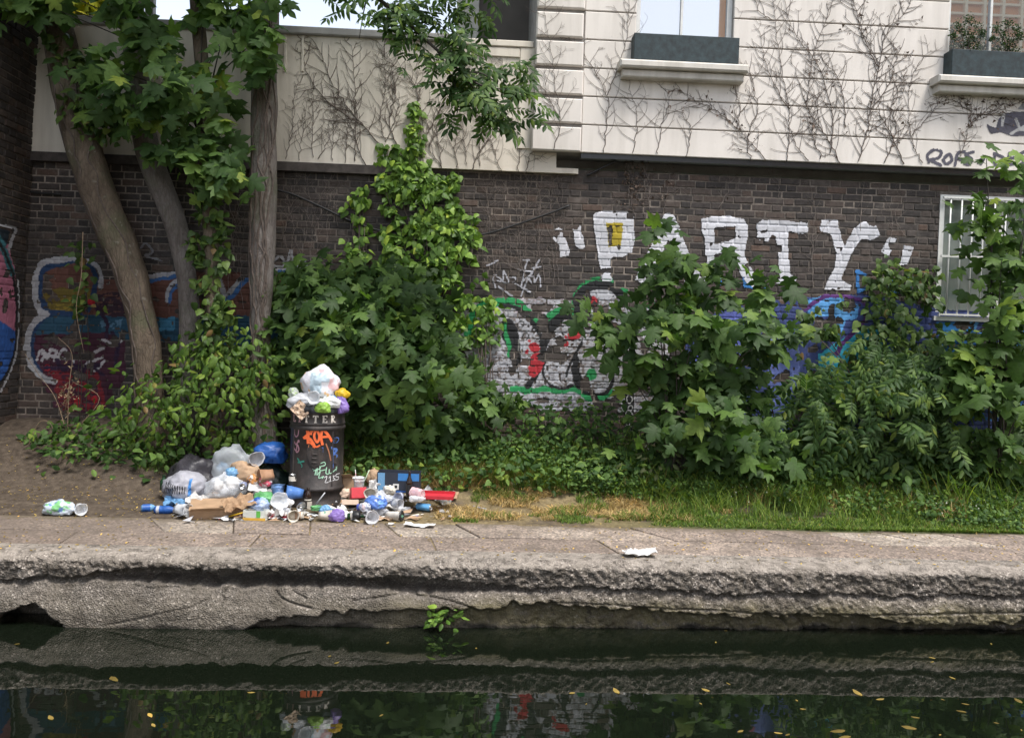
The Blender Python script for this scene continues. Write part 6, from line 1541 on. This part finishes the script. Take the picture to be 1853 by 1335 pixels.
def cup(u, v, Y, r0, r1, h, mat, label, mouth=0.0, lying=True, lid=None, sleeve=None, logo=None, fill=None, straw=None, straw2=None, cat='cup', name='plastic_cup', pitch=0.0, rings=True, roll=0.0, crush=.28):
    p = onG(u, v) if Y is None else onY(u, v, Y)
    root = empty(name, p, label, cat, 'rubbish around the bin')
    t = .0016; R = lambda z: r0 + (r1 - r0) * z / h
    prof = [(.001, .004), (r0 * .9, .004), (r0, 0), (R(h * .3), h * .3)]
    if rings: prof += [(R(h * .7), h * .7), (R(h * .7) + .002, h * .72), (R(h * .74), h * .74)]
    prof += [(R(h), h), (r1 + .003, h + .001), (r1 + .003, h - .004), (r1 - t, h), (R(h * .5) - t, h * .5), (r0 - t, .006), (.001, .006)]
    mb = MB().lathe(prof, 26); sd = Vector((u * .37, v * .21, 3)); dn = crush * r1
    mb.V = [tuple(Vector(q) + Vector((mnoise.noise(Vector(q) * 16 + sd), mnoise.noise(Vector(q) * 16 - sd), .4 * mnoise.noise(Vector(q) * 22 + sd * 2))) * dn) for q in mb.V]
    mb.build('body', mat, root, True)
    if sleeve: MB().lathe([(R(h * z) + .0022, h * z) for z in (sleeve[1], .5, sleeve[2])], 26).build('sleeve', sleeve[0], root, True)
    if lid:
        MB().lathe([(r1 + .004, h - .006), (r1 + .005, h + .004), (r1 - .002, h + .007), (r1 - .006, h + .012), (r1 * .8, h + .012), (r1 * .75, h + .008), (.001, h + .008)] if lid[1] == 'flat' else [(r1 + .004, h - .004), (r1 + .003, h + .004), (r1 * .92, h + .02), (r1 * .7, h + .04), (r1 * .35, h + .048)], 26).build('lid', lid[0], root, True)
    if fill: MB().lathe([(R(h * .05) - .003, h * .05), (R(h * fill[1]) - .003, h * fill[1]), (.001, h * fill[1])], 20).build('drink', fill[0], root, True)
    if logo:
        m = MB(); nn = 14
        for cx, cz, rr in logo[1]:
            V = []
            for k in range(nn + 1):
                s, z = (0, 0) if k == nn else (rr * math.cos(2 * PI * k / nn), rr * math.sin(2 * PI * k / nn))
                zz = h * cz + z; a = cx + s / R(zz); V.append(((R(zz) + .003) * math.cos(a), (R(zz) + .003) * math.sin(a), zz))
            m.add(V, [(k, (k + 1) % nn, nn) for k in range(nn)])
        m.build('logo', logo[0], root)
    for st in (straw, straw2):
        if st: m = MB(); m.tube([(st[1], 0, .02), (st[1] + st[2] * .6, 0, h * .9), (st[1] + st[2] * 1.1, 0, h + .075)], .004, 7); m.build('straw', st[0], root, True)
    if lying: posed(root, mouth, True, max(r0, r1) + .002, roll, pitch)
    else: posed(root, mouth, False, 0, 0, pitch)
    return root
def bottle(u, v, Y, r, h, mat, label, mouth=0.0, lying=False, band=None, capm=None, name='glass_bottle', cat='bottle', shape='beer', pitch=0.0):
    p = onG(u, v) if Y is None else onY(u, v, Y)
    root = empty(name, p, label, cat, 'rubbish around the bin')
    pr = {'beer': [(.001, .005), (r * .8, 0), (r, .006), (r, h * .55), (r * .92, h * .62), (r * .5, h * .76), (r * .42, h * .82), (r * .40, h * .96), (r * .47, h * .965), (r * .47, h), (.001, h)],
          'pet': [(.001, .01), (r * .7, 0), (r, .02), (r, h * .3), (r * .9, h * .36), (r, h * .42), (r, h * .66), (r * .75, h * .8), (r * .36, h * .92), (r * .36, h), (.001, h)]}[shape]
    MB().lathe(pr, 22).build('body', mat, root, True)
    if band: MB().lathe([(r + .001, h * band[1]), (r + .001, h * band[2])], 22).build('label_band', band[0], root, True)
    if capm: MB().lathe([(r * .5, h * .97), (r * .5, h * 1.01), (.001, h * 1.012)], 14).build('cap', capm, root, True)
    posed(root, mouth, lying, r if lying else 0, 0, pitch)
    return root
def can(u, v, Y, mat, label, mouth=0.0, lying=True, r=.033, h=.13, band=None, crush=0.0, pitch=0.0):
    p = onG(u, v) if Y is None else onY(u, v, Y)
    root = empty('drinks_can', p, label, 'can', 'rubbish around the bin')
    m = MB(); m.lathe([(.001, .006), (r * .65, .004), (r * .7, 0), (r * .98, .008), (r, .014), (r, h * .5), (r, h - .014), (r * .82, h - .002)], 24)
    V = np.array(m.V); V += np.array([[mnoise.noise(Vector(q) * 25 + Vector((u, v, 0)) * .1) * .006, mnoise.noise(Vector(q) * 25 - Vector((u, v, 0)) * .1) * .006, 0] for q in V]); V[:, 0] *= 1 - crush * np.exp(-((V[:, 2] - h * .5) / (h * .25)) ** 2); m.V = [tuple(q) for q in V]
    m.build('body', mat, root, True)
    e = MB(); e.lathe([(r * .82, h - .002), (r * .84, h + .002), (r * .78, h + .001), (r * .76, h - .004), (.001, h - .004)], 24); e.box(-.006, .006, -.004, .016, h - .004, h - .001); e.build('end', C_ALU, root, True)
    h0 = MB(); h0.lathe([(.009, h - .0035), (.001, h - .0032)], 12, c=(0, -.012, 0)); h0.build('mouth', C_BLACK, root)
    if band: MB().lathe([(r + .0012, h * band[1]), (r + .0012, h * band[2])], 24).build('band', band[0], root, True)
    posed(root, mouth, lying, r if lying else 0, 0, pitch); return root
def sheet(u, v, Y, w, d, mat, label, cat='paper', name='paper', seed=1, amp=.03, rot=(0, 0, 0), n=12, fold=0.0, lift=.01, thick=.0015):
    p = onG(u, v) if Y is None else onY(u, v, Y)
    rg = random.Random(seed); G = []
    for j in range(n + 1):
        for i in range(n + 1):
            a, b = i / n - .5, j / n - .5
            q = Vector((a * 4 + seed, b * 4, seed * 1.7))
            z = amp * (mnoise.noise(q) + .6 * abs(mnoise.noise(q * 2.3))) + fold * abs(a) * w + lift
            e = 1 + .08 * mnoise.noise(q * 3)
            G.append((a * w * e, b * d * e, z))
    V = np.array(G); V[:, 2] -= V[:, 2].min() - .004
    k = n + 1; F = [(j * k + i, j * k + i + 1, j * k + k + i + 1, j * k + k + i) for j in range(n) for i in range(n)]
    V2 = np.concatenate([V, V - np.array([0, 0, thick])]); F2 = F + [tuple(q + k * k for q in f[::-1]) for f in F]
    rim = [i for i in range(k)] + [j * k + n for j in range(1, k)] + [n * k + i for i in range(n - 1, -1, -1)] + [j * k for j in range(n - 1, 0, -1)]
    F2 += [(rim[i], rim[i] + k * k, rim[(i + 1) % len(rim)] + k * k, rim[(i + 1) % len(rim)]) for i in range(len(rim))]
    return tag(obj(name, mesh_of(name, V2, F2, mat), None, p, rot), label, cat, 'rubbish around the bin')
def straw(u0, v0, u1, v1, Y, mat, label, r=.004, name='straw', cat='straw'):
    a, b = onY(u0, v0, Y), onY(u1, v1, Y - .02); c = (a + b) / 2
    m = MB(); m.tube([a - c, (b - a) * .05, b - c], r, 7)
    tag(m.build(name, mat, None, True, c), label, cat, 'rubbish around the bin')
def boxy(u, v, Y, w, d, h, mat, label, cat='box', name='cardboard_box', yaw=0.0, tilt=0.0, flaps=0, extra=None, inner=None):
    p = onG(u, v) if Y is None else onY(u, v, Y)
    root = empty(name, p, label, cat, 'rubbish around the bin')
    root.rotation_euler = (tilt, 0, yaw)
    t = .004; m = MB()
    m.box(-w / 2, w / 2, -d / 2, d / 2, 0, t)
    for x in (-w / 2, w / 2 - t): m.box(x, x + t, -d / 2, d / 2, t + .0005, h)
    for y in (-d / 2, d / 2 - t): m.box(-w / 2 + t, w / 2 - t, y, y + t, t + .0005, h)
    m.build('tray', mat, root)
    for k in range(flaps):
        s = 1 if k % 2 else -1; f = MB()
        V = [(-w / 2 + .004, s * d / 2, h), (w / 2 - .004, s * d / 2, h), (w / 2 - .02, s * (d / 2 + .07), h + .05 - .03 * k), (-w / 2 + .02, s * (d / 2 + .07), h + .04 - .03 * k)]
        f.add(V + [(q[0], q[1], q[2] - .003) for q in V], [(0, 1, 2, 3), (7, 6, 5, 4), (0, 4, 5, 1), (1, 5, 6, 2), (2, 6, 7, 3), (3, 7, 4, 0)]); f.build('flap', mat, root)
    for nm, m2, q in (extra or ()): MB().box(*q).build(nm, m2, root)
    return root
D = math.radians
# --- the heap left of the bin
bag(350, 900, 8.25, .52, .40, .43, C_DARKBAG, 'dark grey rubbish bag at the back left of the heap', seed=3, crease=1.5)
Vb = [(-.13 + k * .020, -.13 + k * .020 + .009, .07, .17 - .004 * k) for k in range(10)]
bag(331, 902, 7.95, .44, .34, .275, plast('grey_carrier', (.42, .42, .47), .35, .2, .8), 'pale grey carrier bag printed with black upright stripes, far left of the heap', seed=5, crease=1.2, prints=[(Vb, C_BLACK), ([(.085, .11, .05, .20)], C_DBLUE)])
bag(420, 894, 8.3, .46, .36, .50, clear('cloudy_bag', (.66, .70, .74), .38, .2, .7), 'cloudy see-through bag, tallest in the heap left of the bin', seed=8, crease=1.1, inner=[(C_PAPER, .14), (C_SKY, .13), (C_CARD, .12)])
bag(405, 903, 7.88, .42, .32, .265, clear('thin_clear_bag', (.8, .83, .88), .22, .15, .8), 'knotted clear bag of white scraps beside the brown cardboard', seed=11, knot=.35, inner=[(C_PAPER, .15), (C_WHITE, .13), (C_GREEN, .08), (C_PAPER, .11), (C_CLEAR, .1)])
bag(492, 905, 8.42, .46, .34, .40, plast('dark_green_bag', (.02, .035, .03), .3, .1, .8), 'blackish green sack slumped directly against the left of the bin', seed=14, crease=1.4)
bag(491, 838, 8.32, .35, .30, .215, C_BLUE, 'shiny blue bag on top of the heap, touching the bin', seed=17, crease=1.3)
cup(459, 846, 8.1, .055, .075, .10, C_WHITE, 'white paper tub tipped over under the blue bag', D(-60), name='paper_tub', cat='tub', pitch=.2)
bag(442, 872, 8.02, .34, .18, .21, C_BROWN, 'crumpled brown paper bag in the middle of the heap', name='paper_bag', seed=21, crease=1.7)
bag(420, 864, 7.95, .15, .12, .10, C_SKY, 'scrap of light blue plastic between the cloudy and brown bags', seed=23, crease=1.5)
cup(493, 873, 7.86, .050, .066, .13, simple('brown_cup', (.34, .19, .11), .7, .1), 'brown paper cup lying with its open mouth to the left', D(-150), name='paper_cup', rings=False)
bag(481, 880, 7.83, .13, .10, .10, patchy('red_check', (.60, .10, .15), (.68, .6, .6), (.66, .60, .6), 26), 'red and white checked paper wrapper crumpled under the brown cup', 'wrapper', 'food_wrapper', 25, crease=1.8)
bag(458, 876, 7.86, .13, .10, .10, patchy('orange_wrap', (.50, .22, .06), (.55, .52, .5), (.05, .05, .06), 20), 'orange and silver crisp packet beside the brown paper bag', 'packet', 'crisp_packet', 27, crease=1.8)
can(441, 884, 7.84, simple('blue_silver_can', (.25, .30, .48), .35, .3, 30), 'blue and silver can end-on beside the clear knotted bag', D(-80), pitch=.1)
sheet(466, 885, 7.8, .17, .10, C_PAPER, 'white folded card strip over the green bag', seed=31, rot=(.5, .1, .2), amp=.03)
can(529, 888, 7.80, simple('black_gold_can', (.02, .018, .017), .35, .1), 'tall black can with cream top standing against the bin', 0, False, .034, .155, (C_CREAM, .62, .9))
cup(503, 900, 7.78, .04, .062, .12, clear('blue_clear', (.22, .38, .72), .6, .2), 'translucent blue plastic cup tilted beside the black can', D(100), False, pitch=.25)
boxy(398, 928, 7.62, .50, .34, .085, C_CARD, 'flattened brown cardboard box at the front of the heap', yaw=D(14), tilt=D(7), flaps=1, extra=[('top_panel', C_CARD, (-.255, .255, -.175, .16, .086, .091))])
sheet(432, 917, 7.50, .27, .20, C_CARD, 'torn cardboard flap lying on the flattened box', 'cardboard', 'cardboard_flap', 33, .07, (.35, -.15, .5), fold=.15, thick=.004)
bag(477, 911, 7.62, .19, .16, .115, C_GREEN, 'small bright green plastic bag in front of the bin heap', seed=35, crease=1.3)
bottle(255, 926, None, .034, .13, C_SKY, 'crushed blue bottle at the far left end of the heap', D(20), True, (C_BLUE, .1, .6), None, 'plastic_bottle', shape='pet')
bottle(279, 929, None, .036, .19, C_BLUE, 'crushed blue and white bottle, second from the left end', D(5), True, (C_WHITE, .12, .25), None, 'plastic_bottle', shape='pet')
cup(318, 932, None, .036, .056, .15, C_CLEAR, 'clear pint cup lying at the left front of the heap', D(-25), roll=.3)
sheet(322, 912, None, .24, .13, C_SKY, 'light blue carrier scrap in front of the striped bag', 'bag', 'plastic_bag', 37, .06, (.3, 0, .1))
sheet(356, 914, 7.75, .20, .14, C_PAPER, 'white crumpled paper between the cardboard and the striped bag', seed=39, amp=.08, rot=(.4, 0, .3))
can(297, 902, None, simple('red_can', (.45, .03, .05), .4), 'flattened red can left of the blue scrap', D(10), True, .02, .07, crush=.5)
bottle(296, 886, 8.0, .034, .14, C_GLASSG, 'small green glass bottle behind the striped bag', D(0), False)
straw(404, 937, 444, 926, 7.42, C_YEL, 'yellow plastic cutlery stick at the edge of the path', .006, 'plastic_stick', 'stick')
boxy(463, 940, None, .20, .10, .09, clear('sandwich_pack', (.75, .78, .72), .5, .15), 'clear sandwich carton with an orange base strip and green band', name='sandwich_pack', yaw=D(-4), extra=[('strip', simple('orange_strip', (.62, .36, .05), .5), (-.101, .101, -.054, -.051, .002, .026)), ('band', C_LTGREEN, (.02, .055, -.054, -.051, .03, .088)), ('side_paper', C_PAPER, (-.095, .015, -.048, -.046, .03, .07))])
sheet(500, 938, None, .17, .12, C_PAPER, 'white napkin crumpled between the sandwich carton and the paper cup', seed=41, amp=.07)
bag(470, 923, 7.52, .21, .15, .115, clear('blue_film', (.45, .58, .85), .45, .2, .7), 'clear film bag with blue print above the sandwich carton', seed=43, crease=1.5, inner=[(C_BLUE, .09), (C_PAPER, .08)])
cup(502, 924, 7.58, .05, .075, .08, C_CLEAR, 'squat clear food tub tipped towards the path', D(-60), name='food_tub', cat='tub', pitch=.35)
cup(530, 941, None, .035, .052, .11, C_CREAM, 'white paper cup lying mouth towards the water', D(-75), name='paper_cup', roll=.3, rings=False)
can(547, 920, 7.62, C_ALU, 'silver can end-on in front of the bin base', D(-88), True)
cup(548, 906, 7.72, .042, .064, .15, plast('blue_cup', (.10, .24, .60), .4, .2, .1), 'blue plastic cup lying mouth left against the bin foot', D(195), pitch=.12)
bottle(557, 907, 7.70, .031, .125, C_GLASSB, 'small dark bottle standing in front of the blue cup', 0, False, (C_CREAM, .1, .2))
straw(568, 917, 588, 891, 7.72, C_WHITE, 'white plastic stick leaning on the bin foot', .006, 'plastic_stick', 'stick')
boxy(560, 922, None, .04, .03, .075, C_CREAM, 'small upright cream carton by the silver can', name='small_carton', cat='carton')
cup(572, 922, 7.62, .05, .053, .03, C_GREEN, 'green plastic lid lying before the bin', D(0), False, name='cup_cover', cat='lid')
cup(549, 942, None, .030, .044, .125, C_CREAM, 'cream coffee cup with brown sleeve lying at the path edge', D(178), name='coffee_cup', sleeve=(simple('sleeve_brown', (.33, .22, .15), .8), .15, .55), lid=(C_WHITE, 'flat'), rings=False)
cup(576, 942, None, .031, .046, .12, C_CREAM, 'cream coffee cup with green ringed mark lying at the path edge', D(2), name='coffee_cup', logo=(simple('green_mark', (.10, .30, .20), .6), [(PI * .95, .45, .014), (PI * 1.2, .5, .010)]), rings=False)
bag(609, 943, None, .17, .12, .115, C_PURP, 'purple plastic bag in front of the bin', seed=45, crease=1.1)
sheet(618, 934, 7.55, .18, .14, C_PAPER, 'white folded paper triangle leaning on the purple bag', seed=47, rot=(.6, .35, -.4), amp=.02)
bag(588, 930, 7.62, .14, .10, .09, C_SKY, 'pale blue wrapper under the white paper before the bin', 'wrapper', 'food_wrapper', 49, crease=1.6)
bag(520, 915, 7.66, .13, .10, .08, C_PAPER, 'white scrunched tissue left of the silver can', 'tissue', 'tissue', 51, crease=1.8)
# --- right of the bin
boxy(626, 884, 8.2, .16, .13, .12, C_CARD, 'brown takeaway box just right of the bin', flaps=1, name='takeaway_box')
cup(649, 886, 8.0, .044, .058, .12, C_CLEAR, 'clear iced drink cup standing with red and green straws', 0, False, fill=(C_PEACH, .75), straw=(patchy('red_white_straw', (.65, .62, .6), (.5, .05, .06), (.5, .05, .06), 70), -.02, -.015), straw2=(simple('pale_green_straw', (.5, .65, .45), .5), .02, .07))
bag(676, 874, 8.25, .16, .12, .15, C_BROWN, 'brown paper bag standing behind the iced drink cup', 'bag', 'paper_bag', 53, crease=1.0)
boxy(648, 902, 7.85, .14, .12, .10, C_RED, 'red chip box tilted open right of the bin', name='chip_box', yaw=.3, tilt=-.3)
bag(628, 900, 7.9, .14, .10, .09, C_PEACH, 'pinkish food paper by the bin foot', 'wrapper', 'food_wrapper', 55, crease=1.8)
sheet(683, 888, 7.95, .17, .14, C_PAPER, 'white crumpled tissue in front of the blue carton', 'tissue', 'tissue', 57, .09, (.8, 0, .2))
cup(668, 900, 7.78, .038, .054, .10, C_CREAM, 'cream paper cup lying mouth forward by the red box', D(-80), name='paper_cup', rings=False)
MBX = [('front_band', C_DBLUE, (.0, .20, -.098, -.094, .115, .185)), ('side_band', C_SKY, (-.19, -.125, -.098, -.094, .02, .186)), ('label_square', C_PAPER, (-.045, .01, -.099, -.095, .03, .085)), ('label_mark', C_BLACK, (-.03, -.005, -.101, -.0995, .045, .07)), ('low_band', C_BLUE, (-.12, .20, -.098, -.094, .004, .02)), ('divider', simple('black_board', (.02, .02, .025), .6), (-.12, .18, -.005, .0, .01, .17))]
boxy(722, 888, 7.98, .40, .19, .19, simple('black_blue_board', (.02, .025, .04), .55), 'blue and black bottle carton standing open right of the bin', name='bottle_carton', cat='carton', yaw=D(-3), extra=MBX)
bottle(740, 899, 7.82, .031, .245, C_GLASSB, 'brown beer bottle standing before the blue carton', 0, False, (C_BLACK, .15, .5))
sheet(790, 898, None, .44, .24, C_CARD, 'flat brown cardboard under the red box lid', 'cardboard', 'cardboard_sheet', 59, .04, (0, 0, -.1), thick=.004)
boxy(784, 898, 7.86, .40, .20, .03, C_RED, 'shallow red box lid lying on flat cardboard', name='box_lid', yaw=D(-6), tilt=D(5))
cup(765, 905, 7.72, .040, .056, .12, clear('pink_clear', (.8, .55, .58), .4, .15), 'clear cup with pink dregs on the red lid', D(150))
cup(797, 909, None, .036, .052, .12, C_CLEAR, 'clear domed cup lying mouth forward at the right end of the heap', D(-60), lid=(C_CLEAR, 'dome'))
can(754, 922, None, simple('sky_blue_can', (.10, .30, .55), .35, .15), 'blue drinks can lying on the grass right of the heap', D(-25), True, .034, .15)
bottle(740, 908, 7.70, .03, .15, C_CLEAR, 'small clear plastic bottle above the blue can', D(5), True, (C_WHITE, .3, .55), C_WHITE, 'plastic_bottle', shape='pet')
cup(725, 906, 7.75, .034, .046, .11, clear('ribbed_clear', (.6, .64, .78), .55, .15), 'ribbed clear tumbler lying left of the brown bottle', D(-100))
cup(699, 940, None, .034, .045, .15, clear('frosted_cup', (.72, .68, .62), .6, .25), 'takeaway cup lying with a black lid facing the water', D(-22), lid=(C_BLACK, 'flat'), name='coffee_cup')
root = bpy.data.objects['coffee_cup.002']
mm = MB()
for a, b in (((-.012, -.02), (.01, -.005)), ((-.015, .0), (.015, .002)), ((-.008, .012), (.006, .02)), ((0, -.024), (.004, .022))): mm.tube([(a[0], a[1], .1595), (b[0], b[1], .1595)], .0022, 5)
mm.build('lid_mark', simple('mint_print', (.25, .55, .38), .6), root)
cup(668, 943, None, .035, .058, .12, clear('milky_cup', (.8, .8, .82), .6, .2), 'milky clear cup lying mouth towards the water, centre front', D(-70))
cup(652, 941, None, .036, .044, .07, C_BLACK, 'short black cup lying beside the milky cup', D(190), name='paper_cup', rings=False)
bottle(628, 940, None, .03, .15, C_GLASSG, 'green glass bottle lying by the black cup', D(5), True, (C_CREAM, .2, .4))
sheet(697, 941, None, .20, .09, C_BROWN, 'torn brown paper strip at the path edge', seed=61, amp=.02)
sheet(760, 953, None, .27, .10, C_PAPER, 'white plastic tray lying on the path right of the bin', 'tray', 'plastic_tray', 63, .02, (0, 0, -.1), fold=.12)
sheet(708, 949, None, .05, .03, C_PAPER, 'tiny white paper scrap on the path', seed=65, amp=.01)
boxy(634, 913, 7.7, .15, .08, .045, C_PEACH, 'peach burger box lying open by the bin foot', name='burger_box', yaw=.1, tilt=-.25)
bag(680, 920, 7.62, .24, .15, .125, patchy('blue_wrap', (.10, .20, .55), (.6, .62, .7), (.16, .34, .66), 12), 'crumpled blue plastic wrap in the right half of the heap', 'wrapper', 'plastic_wrap', 67, crease=1.8)
cup(712, 918, 7.62, .034, .044, .09, C_WHITE, 'white plastic cup lying on the blue wrap', D(-40))
sheet(700, 905, 7.72, .22, .10, C_WHITE, 'long white plastic tray across the heap', 'tray', 'plastic_tray', 69, .03, (.3, .2, -.5), fold=.25)
can(645, 922, 7.58, simple('blue_red_can', (.05, .07, .32), .35), 'dark blue can with a red band lying front of the peach box', D(0), True, .028, .13, (C_RED, .4, .62))
bag(660, 924, 7.55, .12, .10, .08, C_CLEAR2, 'clear crumpled film between the blue can and milky cup', 'wrapper', 'plastic_wrap', 71, crease=1.8)
bag(706, 893, 7.9, .14, .10, .09, C_CREAM, 'cream paper wrapper below the blue carton label', 'wrapper', 'food_wrapper', 73, crease=1.6)
bag(640, 933, None, .10, .08, .05, C_PAPER, 'white serviette ball near the green bottle', 'tissue', 'tissue', 75, crease=1.8)
straw(856, 915, 893, 924, onG(875, 920)[1], simple('blue_white_straw', (.35, .42, .6), .5, .5, 60), 'blue and white straw lying on the dry grass')
sheet(1158, 1006, None, .26, .13, C_PAPER, 'white sheet of paper lying alone on the quay edge', seed=77, amp=.05)
sheet(932, 880, None, .09, .05, C_PAPER, 'small white scrap in the grass right of the heap', seed=79, amp=.03)
# torn bits too small and many to count
def scraps():
    rg = np.random.default_rng(5); mats = [C_PAPER, C_WHITE, C_CREAM, C_CARD, C_BLUE, C_PEACH, C_CLEAR, C_ALU, C_BROWN, C_RED, C_BLACK]
    m = MB()
    for k in range(640):
        u, v = rg.normal(560, 125), rg.uniform(885, 943)
        if abs(u - 560) > 250: continue
        p = onG(u, v); s = rg.uniform(.012, .07) * rg.uniform(.5, 1); q = rg.normal(0, 1, (5, 3)) * s * np.array([1, 1, .45]); q[:, 2] = np.abs(q[:, 2]) + .006
        m.add(p + q, [(0, 1, 4), (1, 2, 4), (2, 3, 4), (3, 0, 4)], int(rg.choice(len(mats), p=[.28, .16, .1, .1, .05, .06, .12, .04, .05, .02, .02])))
    tag(m.build('litter_scraps', mats), kind='stuff')
scraps()
for k, (u, v, w, h, m, lb) in enumerate([(375, 912, .16, .09, C_CLEAR2, 'clear crumpled film behind the flattened cardboard box'), (468, 897, .12, .08, C_CLEAR, 'scrunched clear pouch above the small green bag'), (515, 932, .13, .08, C_WHITE, 'white crumpled plastic just left of the lying paper cup'),
        (600, 916, .12, .07, C_CLEAR2, 'clear film scrunched at the right foot of the bin'), (690, 932, .14, .08, C_WHITE, 'white crumpled plastic under the blue wrap'), (735, 928, .12, .06, C_CLEAR2, 'clear film scrap left of the blue drinks can'),
        (428, 906, .12, .09, C_PAPER, 'white crumpled paper poking over the torn cardboard flap'), (665, 908, .13, .09, C_PAPER, 'white crumpled paper right of the peach burger box'), (590, 938, .10, .05, C_PAPER, 'white crumpled paper between the coffee cup and purple bag')]):
    bag(u, v, None, w, w * .75, h, m, lb, 'wrapper', 'crumpled_wrapper', 120 + k, crease=1.9)
# --- lying alone on the left
bag(107, 931, None, .30, .17, .135, patchy('green_print_bag', (.52, .58, .66), (.20, .48, .20), (.14, .24, .50), 8), 'crumpled clear bag with green print lying alone far left', seed=83, crease=1.4, group=None)
cup(141, 929, None, .034, .05, .10, C_CLEAR, 'clear plastic cup beside the lone bag far left', D(-50))
# --- on the bin
def rim(u, v, Y=7.93): return onY(u, v, Y)
bag(580, 719, 8.06, .365, .31, .325, patchy('pink_white_bag', (.66, .66, .71), (.62, .40, .42), (.66, .42, .22), 9), 'full white bag with pink and orange print crowning the bin', seed=2, crease=.75, group=None, prints=[([(-.075, .03, .05, .24), (.03, .10, .16, .24)], plast('pale_blue_print', (.52, .64, .72)))])
bag(549, 738, 7.98, .30, .16, .15, C_WHITE, 'white carrier bag squashed along the left of the bin rim', seed=87, crease=1.6)
bag(523, 738, 7.98, .09, .09, .12, C_WHITE, 'small white bag end drooping off the left of the bin', seed=88, crease=1.0, tilt=(0, .5))
sheet(544, 742, 7.86, .15, .13, patchy('leopard_paper', (.46, .33, .23), (.12, .08, .06), (.55, .42, .3), 50), 'brown speckled paper corner hanging over the bin rim', seed=89, amp=.02, rot=(1.2, .75, 0))
cup(567, 731, 7.86, .045, .062, .06, C_CLEAR, 'clear plastic tub wedged on the bin rim', D(-80), name='food_tub', cat='tub')
bag(584, 747, 7.84, .155, .09, .105, C_LGREEN, 'green leafy packet hanging over the front of the bin rim', 'packet', 'salad_packet', 91, crease=1.7)
bag(597, 738, 7.93, .24, .14, .12, patchy('white_blue_bag', (.66, .66, .66), (.06, .20, .52), (.5, .6, .5), 7), 'white and blue bag squashed along the right of the bin rim', seed=93, crease=1.6)
bag(618, 722, 8.0, .15, .12, .11, C_YEL, 'yellow plastic bag on the right of the bin rim', seed=95, crease=1.1)
bag(622, 748, 7.97, .13, .10, .19, C_PURP, 'purple plastic packaging drooping off the right of the bin', 'packaging', 'packaging', 97, crease=1.5, tilt=(0, -.2))
bag(535, 722, 8.0, .11, .08, .12, patchy('stripe_pack', (.30, .34, .30), (.55, .6, .5), (.35, .5, .15), 22), 'silver and green packet upright on the left of the bin rim', 'packet', 'crisp_packet', 99, crease=1.0, tilt=(0, -.4))
# ------------------------------------------------------------------ leaves on the water and specks on the path
def floating():
    rg = np.random.default_rng(61); ylw = leaf_mat('fallen_leaf', (.14, .11, .03), (.32, .25, .08), .6, .2)
    ms = [mesh_of('floating_leaf', V * np.array([.7, 1, .25]), F, ylw) for V, F in OVATE]
    spots = [(200, 1223, .16), (268, 1289, .06), (95, 1301, .07), (275, 1308, .05), (595, 1188, .05), (605, 1200, .05), (447, 1252, .05), (700, 1164, .05), (1120, 1254, .09), (1285, 1250, .09), (1030, 1254, .06), (1400, 1324, .05), (1530, 1320, .10), (1540, 1331, .08), (1560, 1258, .10), (1600, 1263, .06), (1680, 1188, .06), (1690, 1196, .03), (1730, 1228, .05), (1835, 1262, .08), (1795, 1165, .03), (1755, 1274, .05), (1750, 1288, .06), (1310, 1140, .03), (1295, 1160, .03), (1660, 1318, .12), (1480, 1336, .1), (1345, 1320, .05)]
    spots += [(rg.uniform(0, 1853), rg.uniform(1160, 1330), rg.uniform(.015, .04)) for _ in range(8)] + [(rg.uniform(1350, 1853), rg.uniform(1262, 1333), rg.uniform(.02, .055)) for _ in range(6)]
    for i, (u, v, s) in enumerate(spots):
        p = onZ(u, v, WATER_Z + .004)
        o = obj('floating_leaf', ms[i % 3], None, p, (rg.uniform(-.05, .05), rg.uniform(-.05, .05), rg.uniform(0, 6.28))); o.scale = (s, s, s)
        tag(o, 'yellowish fallen leaf floating on the dark canal water', 'leaf', 'fallen leaves floating on the canal')
    # litter of tiny leaves on path and bank
    n = 2600; P = np.zeros((n, 3)); P[:, 0] = rg.uniform(-5.5, 6, n); P[:, 1] = rg.uniform(6.2, 8.2, n)
    P[:900, 0] = rg.uniform(-5.5, -1.6, 900); P[:900, 1] = rg.uniform(7.4, 8.9, 900)
    P[:, 2] = np.where(P[:, 1] > GRASS_Y, gz(P[:, 0], P[:, 1]), 0) + .008
    r0 = empty('leaf_litter', (0, 7, 0), kind='stuff')
    leaves(r0, OVATE, P, frames(rg.normal(0, .25, (n, 3)) + np.array([0, 0, 1]), rg.normal(0, 1, (n, 3))), rg.uniform(.010, .028, n), leaf_mat('path_leaf', (.16, .12, .04), (.42, .34, .12), .7, .1), 0, rest='leaf_specks', seed=3)
floating()
